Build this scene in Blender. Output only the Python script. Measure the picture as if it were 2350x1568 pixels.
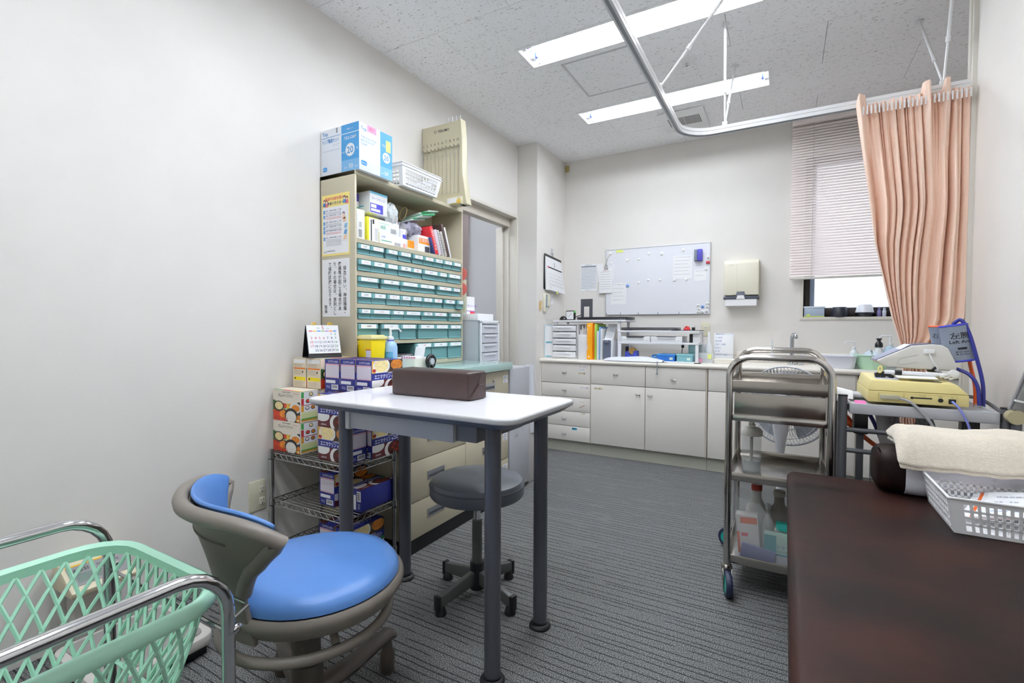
import bpy, bmesh, math, random
from mathutils import Vector, Matrix
random.seed(7)
PI = math.pi
SC = bpy.context.scene
COL = SC.collection
for _o in list(bpy.data.objects): bpy.data.objects.remove(_o)

# ------------------------------------------------------------------ camera, world, exposure
def _cam():
    yaw, pitch, roll = math.radians(29.4875), math.radians(-1.5554), math.radians(0.189)
    fwd = Vector((-math.sin(yaw)*math.cos(pitch), math.cos(yaw)*math.cos(pitch), math.sin(pitch)))
    right = Vector((math.cos(yaw), math.sin(yaw), 0)); up = right.cross(fwd)
    r = math.cos(roll)*right + math.sin(roll)*up; u = -math.sin(roll)*right + math.cos(roll)*up
    m = Matrix((r, u, -fwd)).transposed().to_4x4(); m.translation = (2.04, 0, 1.05)
    cd = bpy.data.cameras.new('camera'); cd.sensor_width = 36; cd.lens = 36*1108.54/2350; cd.clip_start = 0.02
    co = bpy.data.objects.new('camera', cd); COL.objects.link(co); co.matrix_world = m
    SC.camera = co
_cam()
w = bpy.data.worlds.new('sky'); SC.world = w; w.use_nodes = True
w.node_tree.nodes['Background'].inputs[0].default_value = (0.86, 0.92, 1.0, 1)
w.node_tree.nodes['Background'].inputs[1].default_value = 2.0
SC.view_settings.view_transform = 'Standard'; SC.view_settings.look = 'None'
SC.view_settings.gamma = 1; SC.view_settings.use_curve_mapping = False
SC.view_settings.exposure = 0.35
TUBE_POWER = 47.0
SC.cycles.use_denoising = True
SC.cycles.max_bounces = 10; SC.cycles.diffuse_bounces = 6; SC.cycles.transparent_max_bounces = 16
SC.cycles.caustics_reflective = False; SC.cycles.caustics_refractive = False
SC.cycles.sample_clamp_indirect = 6; SC.cycles.use_adaptive_sampling = True; SC.cycles.adaptive_threshold = .03

# ------------------------------------------------------------------ materials
def lin(h):
    h = h.lstrip('#'); h = h if len(h) == 6 else ''.join(x+x for x in h); c = [int(h[i:i+2], 16)/255 for i in (0, 2, 4)]
    return tuple(x/12.92 if x <= .04045 else ((x+.055)/1.055)**2.4 for x in c) + (1,)
MATS = {}
def M(name, hexc='#cccccc', rough=.5, metal=0, spec=.5, vary=0, vscale=20, bump=0, bscale=200, alpha=1, trans=0, emit=0, coat=0, sheen=0):
    if name in MATS: return MATS[name]
    m = bpy.data.materials.new(name); m.use_nodes = True; nt = m.node_tree; n = nt.nodes; L = nt.links
    b = n['Principled BSDF']; c = lin(hexc)
    b.inputs['Base Color'].default_value = c; b.inputs['Roughness'].default_value = rough
    b.inputs['Metallic'].default_value = metal; b.inputs['Specular IOR Level'].default_value = spec
    b.inputs['Alpha'].default_value = alpha; b.inputs['Transmission Weight'].default_value = trans
    b.inputs['Coat Weight'].default_value = coat; b.inputs['Sheen Weight'].default_value = sheen
    if emit:
        b.inputs['Emission Color'].default_value = c; b.inputs['Emission Strength'].default_value = emit
    if vary or bump:
        tc = n.new('ShaderNodeTexCoord')
    if vary:
        t = n.new('ShaderNodeTexNoise'); t.inputs['Scale'].default_value = vscale; t.inputs['Detail'].default_value = 4
        L.new(tc.outputs['Object'], t.inputs['Vector'])
        r = n.new('ShaderNodeMapRange'); r.inputs[1].default_value = .3; r.inputs[2].default_value = .7
        r.inputs[3].default_value = 1-vary; r.inputs[4].default_value = 1+vary
        L.new(t.outputs[0], r.inputs[0])
        x = n.new('ShaderNodeMix'); x.data_type = 'RGBA'; x.blend_type = 'MULTIPLY'; x.inputs[0].default_value = 1
        x.inputs[6].default_value = c; L.new(r.outputs[0], x.inputs[7]); L.new(x.outputs[2], b.inputs['Base Color'])
    if bump:
        t = n.new('ShaderNodeTexNoise'); t.inputs['Scale'].default_value = bscale; t.inputs['Detail'].default_value = 3
        L.new(tc.outputs['Object'], t.inputs['Vector'])
        p = n.new('ShaderNodeBump'); p.inputs['Strength'].default_value = bump; p.inputs['Distance'].default_value = .002
        L.new(t.outputs[0], p.inputs['Height']); L.new(p.outputs[0], b.inputs['Normal'])
    MATS[name] = m
    return m
def nodes_of(m):
    return m.node_tree.nodes, m.node_tree.links, m.node_tree.nodes['Principled BSDF']

# ------------------------------------------------------------------ mesh builder
_FONT = {}
def font_mesh(s, bold=0):
    k = (s, bold)
    if k not in _FONT:
        cu = bpy.data.curves.new('t', 'FONT'); cu.body = s; cu.size = 1; cu.resolution_u = 2; cu.offset = bold
        ob = bpy.data.objects.new('t', cu)
        me = ob.to_mesh(); V = [v.co.copy() for v in me.vertices]; F = [tuple(p.vertices) for p in me.polygons]
        ob.to_mesh_clear(); bpy.data.objects.remove(ob); bpy.data.curves.remove(cu)
        if V:
            x0 = min(v.x for v in V); x1 = max(v.x for v in V); y0 = min(v.y for v in V); y1 = max(v.y for v in V)
        else: x0 = x1 = y0 = y1 = 0
        _FONT[k] = (V, F, x0, x1, y0, y1)
    return _FONT[k]

class MB:
    def __init__(s, o=(0, 0, 0)):
        s.o = Vector(o.location if hasattr(o, 'location') else o); s.v = []; s.f = []; s.m = []; s.mats = []; s.cur = 0
    def mat(s, m):
        if m not in s.mats: s.mats.append(m)
        s.cur = s.mats.index(m); return s
    def add(s, vs, fs):
        b = len(s.v); s.v += [Vector(v)-s.o for v in vs]
        for f in fs: s.f.append(tuple(i+b for i in f)); s.m.append(s.cur)
        return s
    def box(s, x0, y0, z0, x1, y1, z1):
        return s.add([(x0,y0,z0),(x1,y0,z0),(x1,y1,z0),(x0,y1,z0),(x0,y0,z1),(x1,y0,z1),(x1,y1,z1),(x0,y1,z1)],
                     [(0,3,2,1),(4,5,6,7),(0,1,5,4),(1,2,6,5),(2,3,7,6),(3,0,4,7)])
    def obox(s, c, ax, ay, az):
        c = Vector(c); ax = Vector(ax); ay = Vector(ay); az = Vector(az)
        return s.add([c+a*ax+b*ay+d*az for d in (-1, 1) for a, b in ((-1,-1),(1,-1),(1,1),(-1,1))],
                     [(0,3,2,1),(4,5,6,7),(0,1,5,4),(1,2,6,5),(2,3,7,6),(3,0,4,7)])
    def quad(s, a, b, c, d): return s.add([a, b, c, d], [(0,1,2,3)])
    def poly(s, pts): return s.add(pts, [tuple(range(len(pts)))])
    def cyl(s, p0, p1, r, n=16, r2=None, caps=True):
        p0 = Vector(p0); p1 = Vector(p1); d = (p1-p0).normalized(); r2 = r if r2 is None else r2
        a = d.orthogonal().normalized(); b = d.cross(a)
        V = [p0+r*(math.cos(t)*a+math.sin(t)*b) for t in [2*PI*i/n for i in range(n)]]
        V += [p1+r2*(math.cos(t)*a+math.sin(t)*b) for t in [2*PI*i/n for i in range(n)]]
        F = [(i, (i+1) % n, n+(i+1) % n, n+i) for i in range(n)]
        if caps: F += [tuple(reversed(range(n))), tuple(range(n, 2*n))]
        return s.add(V, F)
    def tube(s, pts, r, n=8, closed=False, caps=True):
        P = [Vector(p) for p in pts]; k = len(P); V = []; F = []
        T = []
        for i in range(k):
            a = P[(i-1) % k] if closed or i else P[0]; b = P[(i+1) % k] if closed or i < k-1 else P[-1]
            T.append((b-a).normalized())
        a = T[0].orthogonal().normalized()
        for i in range(k):
            a = (a - T[i]*a.dot(T[i])).normalized(); b = T[i].cross(a); rr = r[i] if isinstance(r, (list, tuple)) else r
            V += [P[i]+rr*(math.cos(2*PI*j/n)*a+math.sin(2*PI*j/n)*b) for j in range(n)]
        for i in range(k if closed else k-1):
            j = (i+1) % k
            for q in range(n): F.append((i*n+q, i*n+(q+1) % n, j*n+(q+1) % n, j*n+q))
        if caps and not closed: F += [tuple(reversed(range(n))), tuple(range((k-1)*n, k*n))]
        return s.add(V, F)
    def lathe(s, prof, c=(0, 0, 0), n=24, ax=(0, 0, 1), caps=True):
        c = Vector(c); d = Vector(ax).normalized(); a = d.orthogonal().normalized(); b = d.cross(a); V = []; F = []
        for r, z in prof: V += [c+d*z+r*(math.cos(2*PI*j/n)*a+math.sin(2*PI*j/n)*b) for j in range(n)]
        for i in range(len(prof)-1):
            for q in range(n): F.append((i*n+q, i*n+(q+1) % n, (i+1)*n+(q+1) % n, (i+1)*n+q))
        if caps: F += [tuple(reversed(range(n))), tuple(range((len(prof)-1)*n, len(prof)*n))]
        return s.add(V, F)
    def prism(s, pts, vec):
        P = [Vector(p) for p in pts]; n = len(P); v = Vector(vec)
        return s.add(P+[p+v for p in P], [tuple(reversed(range(n))), tuple(range(n, 2*n))]+[(i, (i+1) % n, n+(i+1) % n, n+i) for i in range(n)])
    def grid(s, fn, nu, nv, cu=False):
        V = [fn(i/(nu if cu else nu-1), j/(nv-1)) for j in range(nv) for i in range(nu)]
        F = [(j*nu+i, j*nu+(i+1) % nu, (j+1)*nu+(i+1) % nu, (j+1)*nu+i) for j in range(nv-1) for i in range(nu if cu else nu-1)]
        return s.add(V, F)
    def disc(s, c, nrm, r, n=20, ry=None, up=None):
        c = Vector(c); d = Vector(nrm).normalized()
        a = (Vector(up).cross(d)).normalized() if up else d.orthogonal().normalized(); b = d.cross(a); ry = r if ry is None else ry
        return s.poly([c+r*math.cos(2*PI*i/n)*a+ry*math.sin(2*PI*i/n)*b for i in range(n)])
    def text(s, body, size, at, right=(1, 0, 0), up=(0, 0, 1), al='L', bold=0, fit=None):
        V, F, x0, x1, y0, y1 = font_mesh(body, bold); R = Vector(right).normalized(); U = Vector(up).normalized(); at = Vector(at)
        sx = size
        if fit and x1 > x0: sx = fit/(x1-x0)
        sh = {'L': -x0, 'C': -(x0+x1)/2, 'R': -x1}[al]
        return s.add([at+R*((v.x+sh)*sx)+U*(v.y*size) for v in V], F)
    def build(s, name, parent=None, bevel=0, seg=2, smooth=True, angle=38, solid=0, sub=0, loc=None):
        me = bpy.data.meshes.new(name); bm = bmesh.new(); vs = [bm.verts.new(v) for v in s.v]
        for f, mi in zip(s.f, s.m):
            try:
                fc = bm.faces.new([vs[i] for i in f]); fc.material_index = mi
            except ValueError: pass
        if bevel or sub: bmesh.ops.remove_doubles(bm, verts=bm.verts[:], dist=1e-6)
        if bevel:
            bm.normal_update()
            es = [e for e in bm.edges if len(e.link_faces) == 2 and e.calc_face_angle(0) > .5]
            bmesh.ops.bevel(bm, geom=es, offset=bevel, segments=seg, profile=.5, affect='EDGES', clamp_overlap=True)
        if smooth:
            bm.normal_update(); th = math.radians(angle)
            for f in bm.faces: f.smooth = True
            for e in bm.edges: e.smooth = len(e.link_faces) == 2 and e.calc_face_angle(0) < th
        bm.to_mesh(me); bm.free()
        for m in s.mats: me.materials.append(m)
        ob = bpy.data.objects.new(name, me); COL.objects.link(ob)
        if parent is None: ob.location = s.o
        else: ob.parent = parent
        if solid:
            md = ob.modifiers.new('solid', 'SOLIDIFY'); md.thickness = solid; md.offset = 0
        if sub:
            md = ob.modifiers.new('sub', 'SUBSURF'); md.levels = sub; md.render_levels = sub
        return ob

def tag(o, label, cat, group=None):
    o['label'] = label; o['category'] = cat
    if group: o['group'] = group
    return o
def thing(name, label, cat, loc=(0, 0, 0), rz=0, group=None):
    o = bpy.data.objects.new(name, None); COL.objects.link(o); o.empty_display_size = .05
    o.location = loc; o.rotation_euler = (0, 0, rz)
    return tag(o, label, cat, group)
def struct(o):
    o['kind'] = 'structure'; return o
def dup(root, loc, rz=None, label=None):
    r = root.copy(); COL.objects.link(r); r.location = loc
    if rz is not None: r.rotation_euler = (0, 0, rz)
    if label: r['label'] = label
    for ch in list(root.children):
        c = ch.copy(); COL.objects.link(c); c.parent = r
        for g in list(ch.children):
            d = g.copy(); COL.objects.link(d); d.parent = c
    return r
def arc(c, r, a0, a1, n, u=(1, 0, 0), v=(0, 0, 1)):
    c = Vector(c); u = Vector(u); v = Vector(v)
    return [c+r*(math.cos(math.radians(a0+(a1-a0)*i/n))*u+math.sin(math.radians(a0+(a1-a0)*i/n))*v) for i in range(n+1)]
def bez(pts, n=16):
    P = [Vector(p) for p in pts]; P = [2*P[0]-P[1]]+P+[2*P[-1]-P[-2]]; out = []
    for i in range(1, len(P)-2):
        for k in range(n):
            t = k/n; a, b, c, d = P[i-1:i+3]
            out.append(.5*((2*b)+(c-a)*t+(2*a-5*b+4*c-d)*t*t+(3*b-a-3*c+d)*t**3))
    return out+[P[-2]]
def rrect(x0, y0, x1, y1, r, n=5):
    out = []
    for cx, cy, a in ((x1-r, y1-r, 0), (x0+r, y1-r, 90), (x0+r, y0+r, 180), (x1-r, y0+r, 270)):
        out += [(cx+r*math.cos(math.radians(a+90*i/n)), cy+r*math.sin(math.radians(a+90*i/n))) for i in range(n+1)]
    return out

# common materials
WHITE = M('white_plastic', '#eceef0', .35)
WHITE2 = M('white_paper', '#f1f2f4', .8)
BLACK = M('black_plastic', '#17181b', .35)
CHROME = M('chrome', '#d8d8da', .12, 1)
STEEL = M('brushed_stainless', '#a8a49e', .22, 1, vary=.06, vscale=60)
BEIGE = M('beige_steel_paint', '#c3bba3', .42, vary=.015, vscale=3)
INK = M('black_ink', '#2a2a2e', .8); GREYINK = M('grey_ink', '#8f93a0', .8); REDINK = M('red_ink', '#c8434a', .8)
BLUEINK = M('blue_ink', '#3460ad', .8); WINK = M('white_ink', '#f4f4f6', .7)
# ------------------------------------------------------------------ structure
ZC, YB = 2.627, 4.29
WALL = M('off_white_wallpaper', '#e7e4df', .85, spec=.25, vary=.012, vscale=6, bump=.12, bscale=420)
TRIM = M('cream_trim_paint', '#dcd8ce', .45)
GREYW = M('grey_neighbour_wallpaper', '#e4e4e6', .85)
def carpet():
    m = M('ribbed_grey_carpet', '#777777', .95, spec=.1); n, L, b = nodes_of(m)
    tc = n.new('ShaderNodeTexCoord'); sp = n.new('ShaderNodeSeparateXYZ'); L.new(tc.outputs['Object'], sp.inputs[0])
    wob = n.new('ShaderNodeTexNoise'); wob.inputs['Scale'].default_value = 5; L.new(tc.outputs['Object'], wob.inputs['Vector'])
    ma = n.new('ShaderNodeMath'); ma.operation = 'MULTIPLY_ADD'; ma.inputs[1].default_value = .012
    L.new(wob.outputs[0], ma.inputs[0]); L.new(sp.outputs['Y'], ma.inputs[2])
    sc = n.new('ShaderNodeMath'); sc.operation = 'MULTIPLY'; sc.inputs[1].default_value = 33; L.new(ma.outputs[0], sc.inputs[0])
    vo = n.new('ShaderNodeTexVoronoi'); vo.voronoi_dimensions = '1D'; vo.feature = 'DISTANCE_TO_EDGE'; vo.inputs['Scale'].default_value = 1
    L.new(sc.outputs[0], vo.inputs['W'])
    ln = n.new('ShaderNodeMapRange'); ln.inputs[1].default_value = .03; ln.inputs[2].default_value = .10; L.new(vo.outputs['Distance'], ln.inputs[0])
    br = n.new('ShaderNodeTexNoise'); br.inputs['Scale'].default_value = 1; br.inputs['Detail'].default_value = 1
    mp = n.new('ShaderNodeMapping'); mp.inputs['Scale'].default_value = (7, 60, 1); L.new(tc.outputs['Object'], mp.inputs[0]); L.new(mp.outputs[0], br.inputs['Vector'])
    bk = n.new('ShaderNodeMapRange'); bk.inputs[1].default_value = .56; bk.inputs[2].default_value = .66; L.new(br.outputs[0], bk.inputs[0])
    mx = n.new('ShaderNodeMath'); mx.operation = 'MAXIMUM'; L.new(ln.outputs[0], mx.inputs[0]); L.new(bk.outputs[0], mx.inputs[1])
    s1 = n.new('ShaderNodeTexNoise'); s1.inputs['Scale'].default_value = 330; s1.inputs['Detail'].default_value = 2
    L.new(tc.outputs['Object'], s1.inputs['Vector'])
    rp = n.new('ShaderNodeValToRGB'); e = rp.color_ramp.elements
    e[0].position = .36; e[0].color = (.016, .017, .018, 1); e[1].position = .62; e[1].color = (.33, .335, .33, 1)
    q = rp.color_ramp.elements.new(.49); q.color = (.115, .118, .118, 1)
    L.new(s1.outputs[0], rp.inputs[0])
    mix = n.new('ShaderNodeMix'); mix.data_type = 'RGBA'; mix.inputs[6].default_value = (.038, .039, .041, 1)
    L.new(mx.outputs[0], mix.inputs[0]); L.new(rp.outputs[0], mix.inputs[7]); L.new(mix.outputs[2], b.inputs['Base Color'])
    bp = n.new('ShaderNodeBump'); bp.inputs['Strength'].default_value = .6; bp.inputs['Distance'].default_value = .004
    L.new(mx.outputs[0], bp.inputs['Height']); L.new(bp.outputs[0], b.inputs['Normal'])
    return m
def tilemat():
    m = M('fissured_ceiling_board', '#d2d2d3', .9, spec=.15); n, L, b = nodes_of(m)
    tc = n.new('ShaderNodeTexCoord')
    mp = n.new('ShaderNodeMapping'); mp.inputs['Scale'].default_value = (52, 150, 1); mp.inputs['Rotation'].default_value = (0, 0, .12)
    ge = n.new('ShaderNodeNewGeometry'); L.new(ge.outputs['Position'], mp.inputs[0])
    a = n.new('ShaderNodeTexNoise'); a.inputs['Scale'].default_value = 1; a.inputs['Detail'].default_value = 2.5; a.inputs['Roughness'].default_value = .62
    L.new(mp.outputs[0], a.inputs['Vector'])
    ra = n.new('ShaderNodeMapRange'); ra.inputs[1].default_value = .62; ra.inputs[2].default_value = .67; L.new(a.outputs[0], ra.inputs[0])
    v = n.new('ShaderNodeTexVoronoi'); v.inputs['Scale'].default_value = 150; L.new(ge.outputs['Position'], v.inputs['Vector'])
    rv = n.new('ShaderNodeMapRange'); rv.inputs[1].default_value = .17; rv.inputs[2].default_value = .1; L.new(v.outputs['Distance'], rv.inputs[0])
    mx = n.new('ShaderNodeMath'); mx.operation = 'MAXIMUM'; L.new(ra.outputs[0], mx.inputs[0]); L.new(rv.outputs[0], mx.inputs[1])
    mix = n.new('ShaderNodeMix'); mix.data_type = 'RGBA'; mix.inputs[6].default_value = lin('#fcfcfe'); mix.inputs[7].default_value = lin('#bcbcb6')
    L.new(mx.outputs[0], mix.inputs[0]); L.new(mix.outputs[2], b.inputs['Base Color'])
    bp = n.new('ShaderNodeBump'); bp.invert = True; bp.inputs['Strength'].default_value = .5; bp.inputs['Distance'].default_value = .003
    L.new(mx.outputs[0], bp.inputs['Height']); L.new(bp.outputs[0], b.inputs['Normal'])
    return m
struct(MB((0, 0, 0)).mat(carpet()).box(-1.7, -1.75, -.1, 3.7, 4.45, 0).build('floor', smooth=False))
# ceiling: grooved backing with boards of 0.455 x 0.91 as parts; openings for the recessed lamps
TILE = tilemat(); LAMPS = [(.684, 2.43, 1.936, 2.65), (.684, 3.35, 1.936, 3.57), (.684, 1.51, 1.936, 1.73), (.684, .59, 1.936, .81), (.684, -.33, 1.936, -.11), (-1.5, 3.0, -.3, 3.22)]
cl = struct(MB((0, 0, ZC)).mat(M('ceiling_backing', '#a5a5a2', .9)).box(-1.7, -1.75, ZC+.10, 3.7, 4.45, ZC+.2).build('ceiling', smooth=False))
def cut_rects(x0, y0, x1, y1, holes):
    xs = sorted({x0, x1, *[h for q in holes for h in (q[0], q[2]) if x0 < h < x1]}); ys = sorted({y0, y1, *[h for q in holes for h in (q[1], q[3]) if y0 < h < y1]})
    for i in range(len(xs)-1):
        for j in range(len(ys)-1):
            cx, cy = (xs[i]+xs[i+1])/2, (ys[j]+ys[j+1])/2
            if not any(q[0] < cx < q[2] and q[1] < cy < q[3] for q in holes): yield xs[i], ys[j], xs[i+1], ys[j+1]
row = 0; y = 1.635 - .449*8
while y < 4.45:
    x = -2.345 + (.455 if (row % 2 == 0) else 0)
    while x < 3.7:
        g = .0012; a = (max(x+g, -1.7), max(y+g, -1.75), min(x+.91-g, 3.7), min(y+.449-g, 4.45))
        if a[2]-a[0] > .02 and a[3]-a[1] > .02:
            mb = MB((a[0], a[1], ZC)).mat(TILE)
            for q in cut_rects(*a, LAMPS): mb.box(q[0], q[1], ZC, q[2], q[3], ZC+.099)
            if mb.v: mb.build('ceiling_board', cl, smooth=False).location = (a[0], a[1], 0)
        x += .91
    y += .449; row += 1
# walls
wl = MB((0, 0, 0)).mat(WALL)
wl.box(-.12, -1.75, 0, 0, 2.75, ZC+.1).box(-.12, 2.75, 2.028, 0, 3.70, ZC+.1).box(-.12, 3.70, 0, 0, 4.29, ZC+.1)
struct(wl.build('wall_left', smooth=False))
struct(MB((.095, 3.99, 0)).mat(WALL).box(0.0005, 3.695, 0, .19, 4.2895, ZC+.099).build('wall_pillar', smooth=False))
WX0, WX1, WZ0, WZ1 = 2.155, 3.05, 1.143, 2.35
wb = MB((0, YB, 0)).mat(WALL)
for q in cut_rects(-1.7, 0, 3.7, ZC+.1, [(WX0, WZ0, WX1, WZ1)]): wb.box(q[0], YB, q[1], q[2], YB+.16, q[3])
struct(wb.build('wall_back', smooth=False))
struct(MB((2.72, 0, 0)).mat(WALL).box(2.72, -1.75, 0, 2.84, 2.73, ZC+.1).build('wall_right', smooth=False))
struct(MB((2.7, 2.75, 0)).mat(TRIM).box(2.703, 2.73, 0, 2.85, 2.775, ZC+.099).box(2.697, 2.742, 0, 2.712, 2.77, ZC+.099).build('trim_1', bevel=.003))
struct(MB((3.6, 3.5, 0)).mat(WALL).box(3.6, 2.2, 0, 3.7, YB, ZC+.1).box(2.84, 2.1, 0, 3.7, 2.2, ZC+.1).build('wall_alcove', smooth=False))
struct(MB((0, -1.75, 0)).mat(WALL).box(-1.7, -1.85, 0, 3.7, -1.75, ZC+.1).build('wall_front', smooth=False))
struct(MB((-1.6, 3, 0)).mat(GREYW).box(-1.8, 1.2, 0, -1.7, YB, ZC+.1).box(-1.7, 1.2, 0, -.12, 1.3, ZC+.1).build('wall_neighbour', smooth=False))
struct(MB((-.9, YB, 0)).mat(GREYW).box(-1.7, YB-.02, 0, -.12, YB-.001, ZC).build('wall_neighbour_back', smooth=False))
# doorway frame of the sliding door
fr = thing('door_1', 'doorway', 'door', (0, 3.683, 0)); del fr['category']; del fr['label']; struct(fr)
f = MB(fr).mat(TRIM)
f.box(-.125, 2.75, 2.003, .004, 3.699, 2.028); f.build('lintel', fr, bevel=.002)
f = MB(fr).mat(TRIM); f.box(-.075, 3.683, 0, .006, 3.699, 2.003); f.build('jamb', fr, bevel=.002)
f = MB(fr).mat(TRIM); f.box(-.125, 3.672, 0, -.077, 3.699, 1.955); f.build('inner_jamb', fr, bevel=.002)
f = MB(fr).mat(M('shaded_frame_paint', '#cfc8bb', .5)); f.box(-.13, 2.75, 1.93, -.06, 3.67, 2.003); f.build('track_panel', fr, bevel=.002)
f = MB(fr).mat(TRIM); f.box(-.19, 3.65, 0, -.127, 3.72, 1.93); f.build('door_stop', fr, bevel=.002)
# window in the back wall
win = thing('window_1', 'w', 'w', (2.6, YB, WZ0)); del win['category']; del win['label']; struct(win)
DKF = M('dark_bronze_aluminium', '#2b2322', .4)
f = MB(win).mat(TRIM)
for q in cut_rects(WX0-.022, WZ0-.022, WX1+.022, WZ1+.022, [(WX0, WZ0, WX1, WZ1)]): f.box(q[0], YB-.008, q[1], q[2], YB+.10, q[3])
f.build('window_frame', win, bevel=.002)
f = MB(win).mat(DKF)
for q in cut_rects(WX0, WZ0, WX1, WZ1, [(WX0+.045, WZ0+.07, WX1-.05, WZ1-.05)]): f.box(q[0], YB+.085, q[1], q[2], YB+.13, q[3])
f.build('sash', win, bevel=.003)
gm = M('frosted_window_glass', '#f4f8ff', .5)
n, L, b = nodes_of(gm); tr = n.new('ShaderNodeBsdfTranslucent'); tr.inputs[0].default_value = (.95, .97, 1, 1)
mxs = n.new('ShaderNodeMixShader'); mxs.inputs[0].default_value = .9; L.new(b.outputs[0], mxs.inputs[1]); L.new(tr.outputs[0], mxs.inputs[2]); L.new(mxs.outputs[0], n['Material Output'].inputs[0])
MB(win).mat(gm).box(WX0+.075, YB+.10, WZ0+.07, WX1-.05, YB+.106, WZ1-.05).build('pane', win)
MB(win).mat(M('edge_wire_glass', '#8f9fb4', .3)).box(WX0+.045, YB+.10, WZ0+.07, WX0+.075, YB+.107, WZ1-.05).build('wire_glass_strip', win)

# ------------------------------------------------------------------ ceiling fittings
TUBE = M('lit_fluorescent_tube', '#f3f8ff', .4, emit=TUBE_POWER)
PANW = M('white_enamel', '#f3f3f4', .35)
def lamp(q, label):
    x0, y0, x1, y1 = q; cy = (y0+y1)/2
    t = thing('ceiling_lamp', label, 'lamp', ((x0+x1)/2, cy, ZC), group='recessed fluorescent ceiling lamps')
    f = MB(t).mat(PANW)
    for r in cut_rects(x0-.008, y0-.008, x1+.008, y1+.008, [(x0+.012, y0+.012, x1-.012, y1-.012)]): f.box(r[0], r[1], ZC-.004, r[2], r[3], ZC)
    f.build('rim', t, bevel=.001)
    f = MB(t).mat(PANW)
    f.box(x0+.001, y0+.001, ZC+.085, x1-.001, y1-.001, ZC+.095)
    f.prism([(x0+.012, y0+.012, ZC), (x0+.012, y0+.001, ZC), (x0+.012, y0+.001, ZC+.085), (x0+.012, y0+.045, ZC+.085)], (x1-x0-.024, 0, 0))
    f.prism([(x0+.012, y1-.012, ZC), (x0+.012, y1-.001, ZC), (x0+.012, y1-.001, ZC+.085), (x0+.012, y1-.045, ZC+.085)], (x1-x0-.024, 0, 0))
    f.prism([(x0+.012, cy-.018, ZC+.085), (x0+.012, cy+.018, ZC+.085), (x0+.012, cy, ZC+.045)], (x1-x0-.024, 0, 0))
    f.box(x0+.001, y0+.001, ZC, x0+.012, y1-.001, ZC+.085); f.box(x1-.012, y0+.001, ZC, x1-.001, y1-.001, ZC+.085)
    f.build('reflector', t, smooth=False)
    for s in (-1, 1):
        c = cy+s*.055
        tb = MB(t).mat(TUBE).cyl((x0+.075, c, ZC+.038), (x1-.075, c, ZC+.038), .0145, 14).build('tube', t)
        for a, d in ((x0, 1), (x1, -1)):
            f = MB(t).mat(M('tube_end_white', '#dfe2e6', .4)).cyl((a+d*.04, c, ZC+.038), (a+d*.075, c, ZC+.038), .0146, 14)
            f.mat(M('tube_blue_band', '#2f4fc0', .4)).cyl((a+d*.044, c, ZC+.038), (a+d*.053, c, ZC+.038), .0152, 14)
            f.mat(M('lampholder', '#c9cbc9', .4)).box(min(a+d*.014, a+d*.036), c-.014, ZC+.02, max(a+d*.014, a+d*.036), c+.014, ZC+.086)
            f.build('tube_end', tb)
    MB(t).mat(INK).poly([(x0+.052, y1-.030, ZC-.0045), (x0+.068, y1-.030, ZC-.0045), (x0+.06, y1-.042, ZC-.0045)]).build('arrow_mark', t)
lamp(LAMPS[0], 'lit twin-tube ceiling lamp nearest the viewer, crossed by the curtain rail')
lamp(LAMPS[1], 'lit twin-tube ceiling lamp farther back, close to the square air vent')
lamp(LAMPS[2], 'twin-tube ceiling lamp above the treatment table')  # added out of view to brighten the front half of the room
lamp(LAMPS[3], 'twin-tube ceiling lamp above the blue chair')  # unseen, put in for more light on the chair and left wall
lamp(LAMPS[4], 'twin-tube ceiling lamp above the basket cart')  # another unseen addition, evens out the light near the camera
lamp(LAMPS[5], 'twin-tube ceiling lamp in the room beyond the doorway')  # added out of view to light the otherwise dark next room
# access hatch
a = (.847, 2.69, 1.297, 3.155)
hp = thing('ceiling_access_hatch', 'square ceiling access hatch with thin white double frame', 'hatch', ((a[0]+a[2])/2, (a[1]+a[3])/2, ZC))
f = MB(hp).mat(M('hatch_frame_white', '#c9c9cd', .6))
for r in cut_rects(*a, [(a[0]+.014, a[1]+.014, a[2]-.014, a[3]-.014)]): f.box(r[0], r[1], ZC-.0016, r[2], r[3], ZC-.0005)
f.build('hatch_frame', hp, bevel=.001)
MB(hp).mat(TILE).box(a[0]+.017, a[1]+.017, ZC-.0012, a[2]-.017, a[3]-.017, ZC-.0005).build('hatch_panel', hp)
# air vent
va = thing('air_vent', 'white square ceiling air vent with two blocks of dark slots', 'vent', (1.36, 3.84, ZC))
f = MB(va).mat(PANW).box(1.19, 3.66, ZC-.012, 1.51, 4.02, ZC-.0005); f.build('cover', va, bevel=.006)
for bx in (1.245, 1.36):
    for k in range(11):
        xx = bx+k*.0102
        MB(va).mat(BLACK).box(xx, 3.76, ZC-.0126, xx+.0055, 3.91, ZC-.0121).build('slot', va, smooth=False)
# sprinkler / detector
d = thing('sprinkler_head', 'small round recessed sprinkler head in ceiling', 'sprinkler', (1.51, 3.02, ZC))
MB(d).mat(PANW).lathe([(.001, -.012), (.03, -.012), (.042, -.004), (.044, -.0005)], (1.51, 3.02, ZC), 24).build('rosette', d)
MB(d).mat(CHROME).cyl((1.51, 3.02, ZC-.03), (1.51, 3.02, ZC-.012), .009, 10).box(1.492, 3.017, ZC-.034, 1.528, 3.023, ZC-.029).build('nozzle', d)
sg = MB((.215, YB, 2.5)).mat(M('yellowed_plastic', '#b5a66a', .5)).box(.2, YB-.02, 2.535, .232, YB-.001, 2.59).box(.204, YB-.026, 2.56, .228, YB-.018, 2.585).build('wall_bracket', bevel=.002)
tag(sg, 'tiny yellowed plastic bracket in the corner below ceiling', 'bracket')
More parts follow.
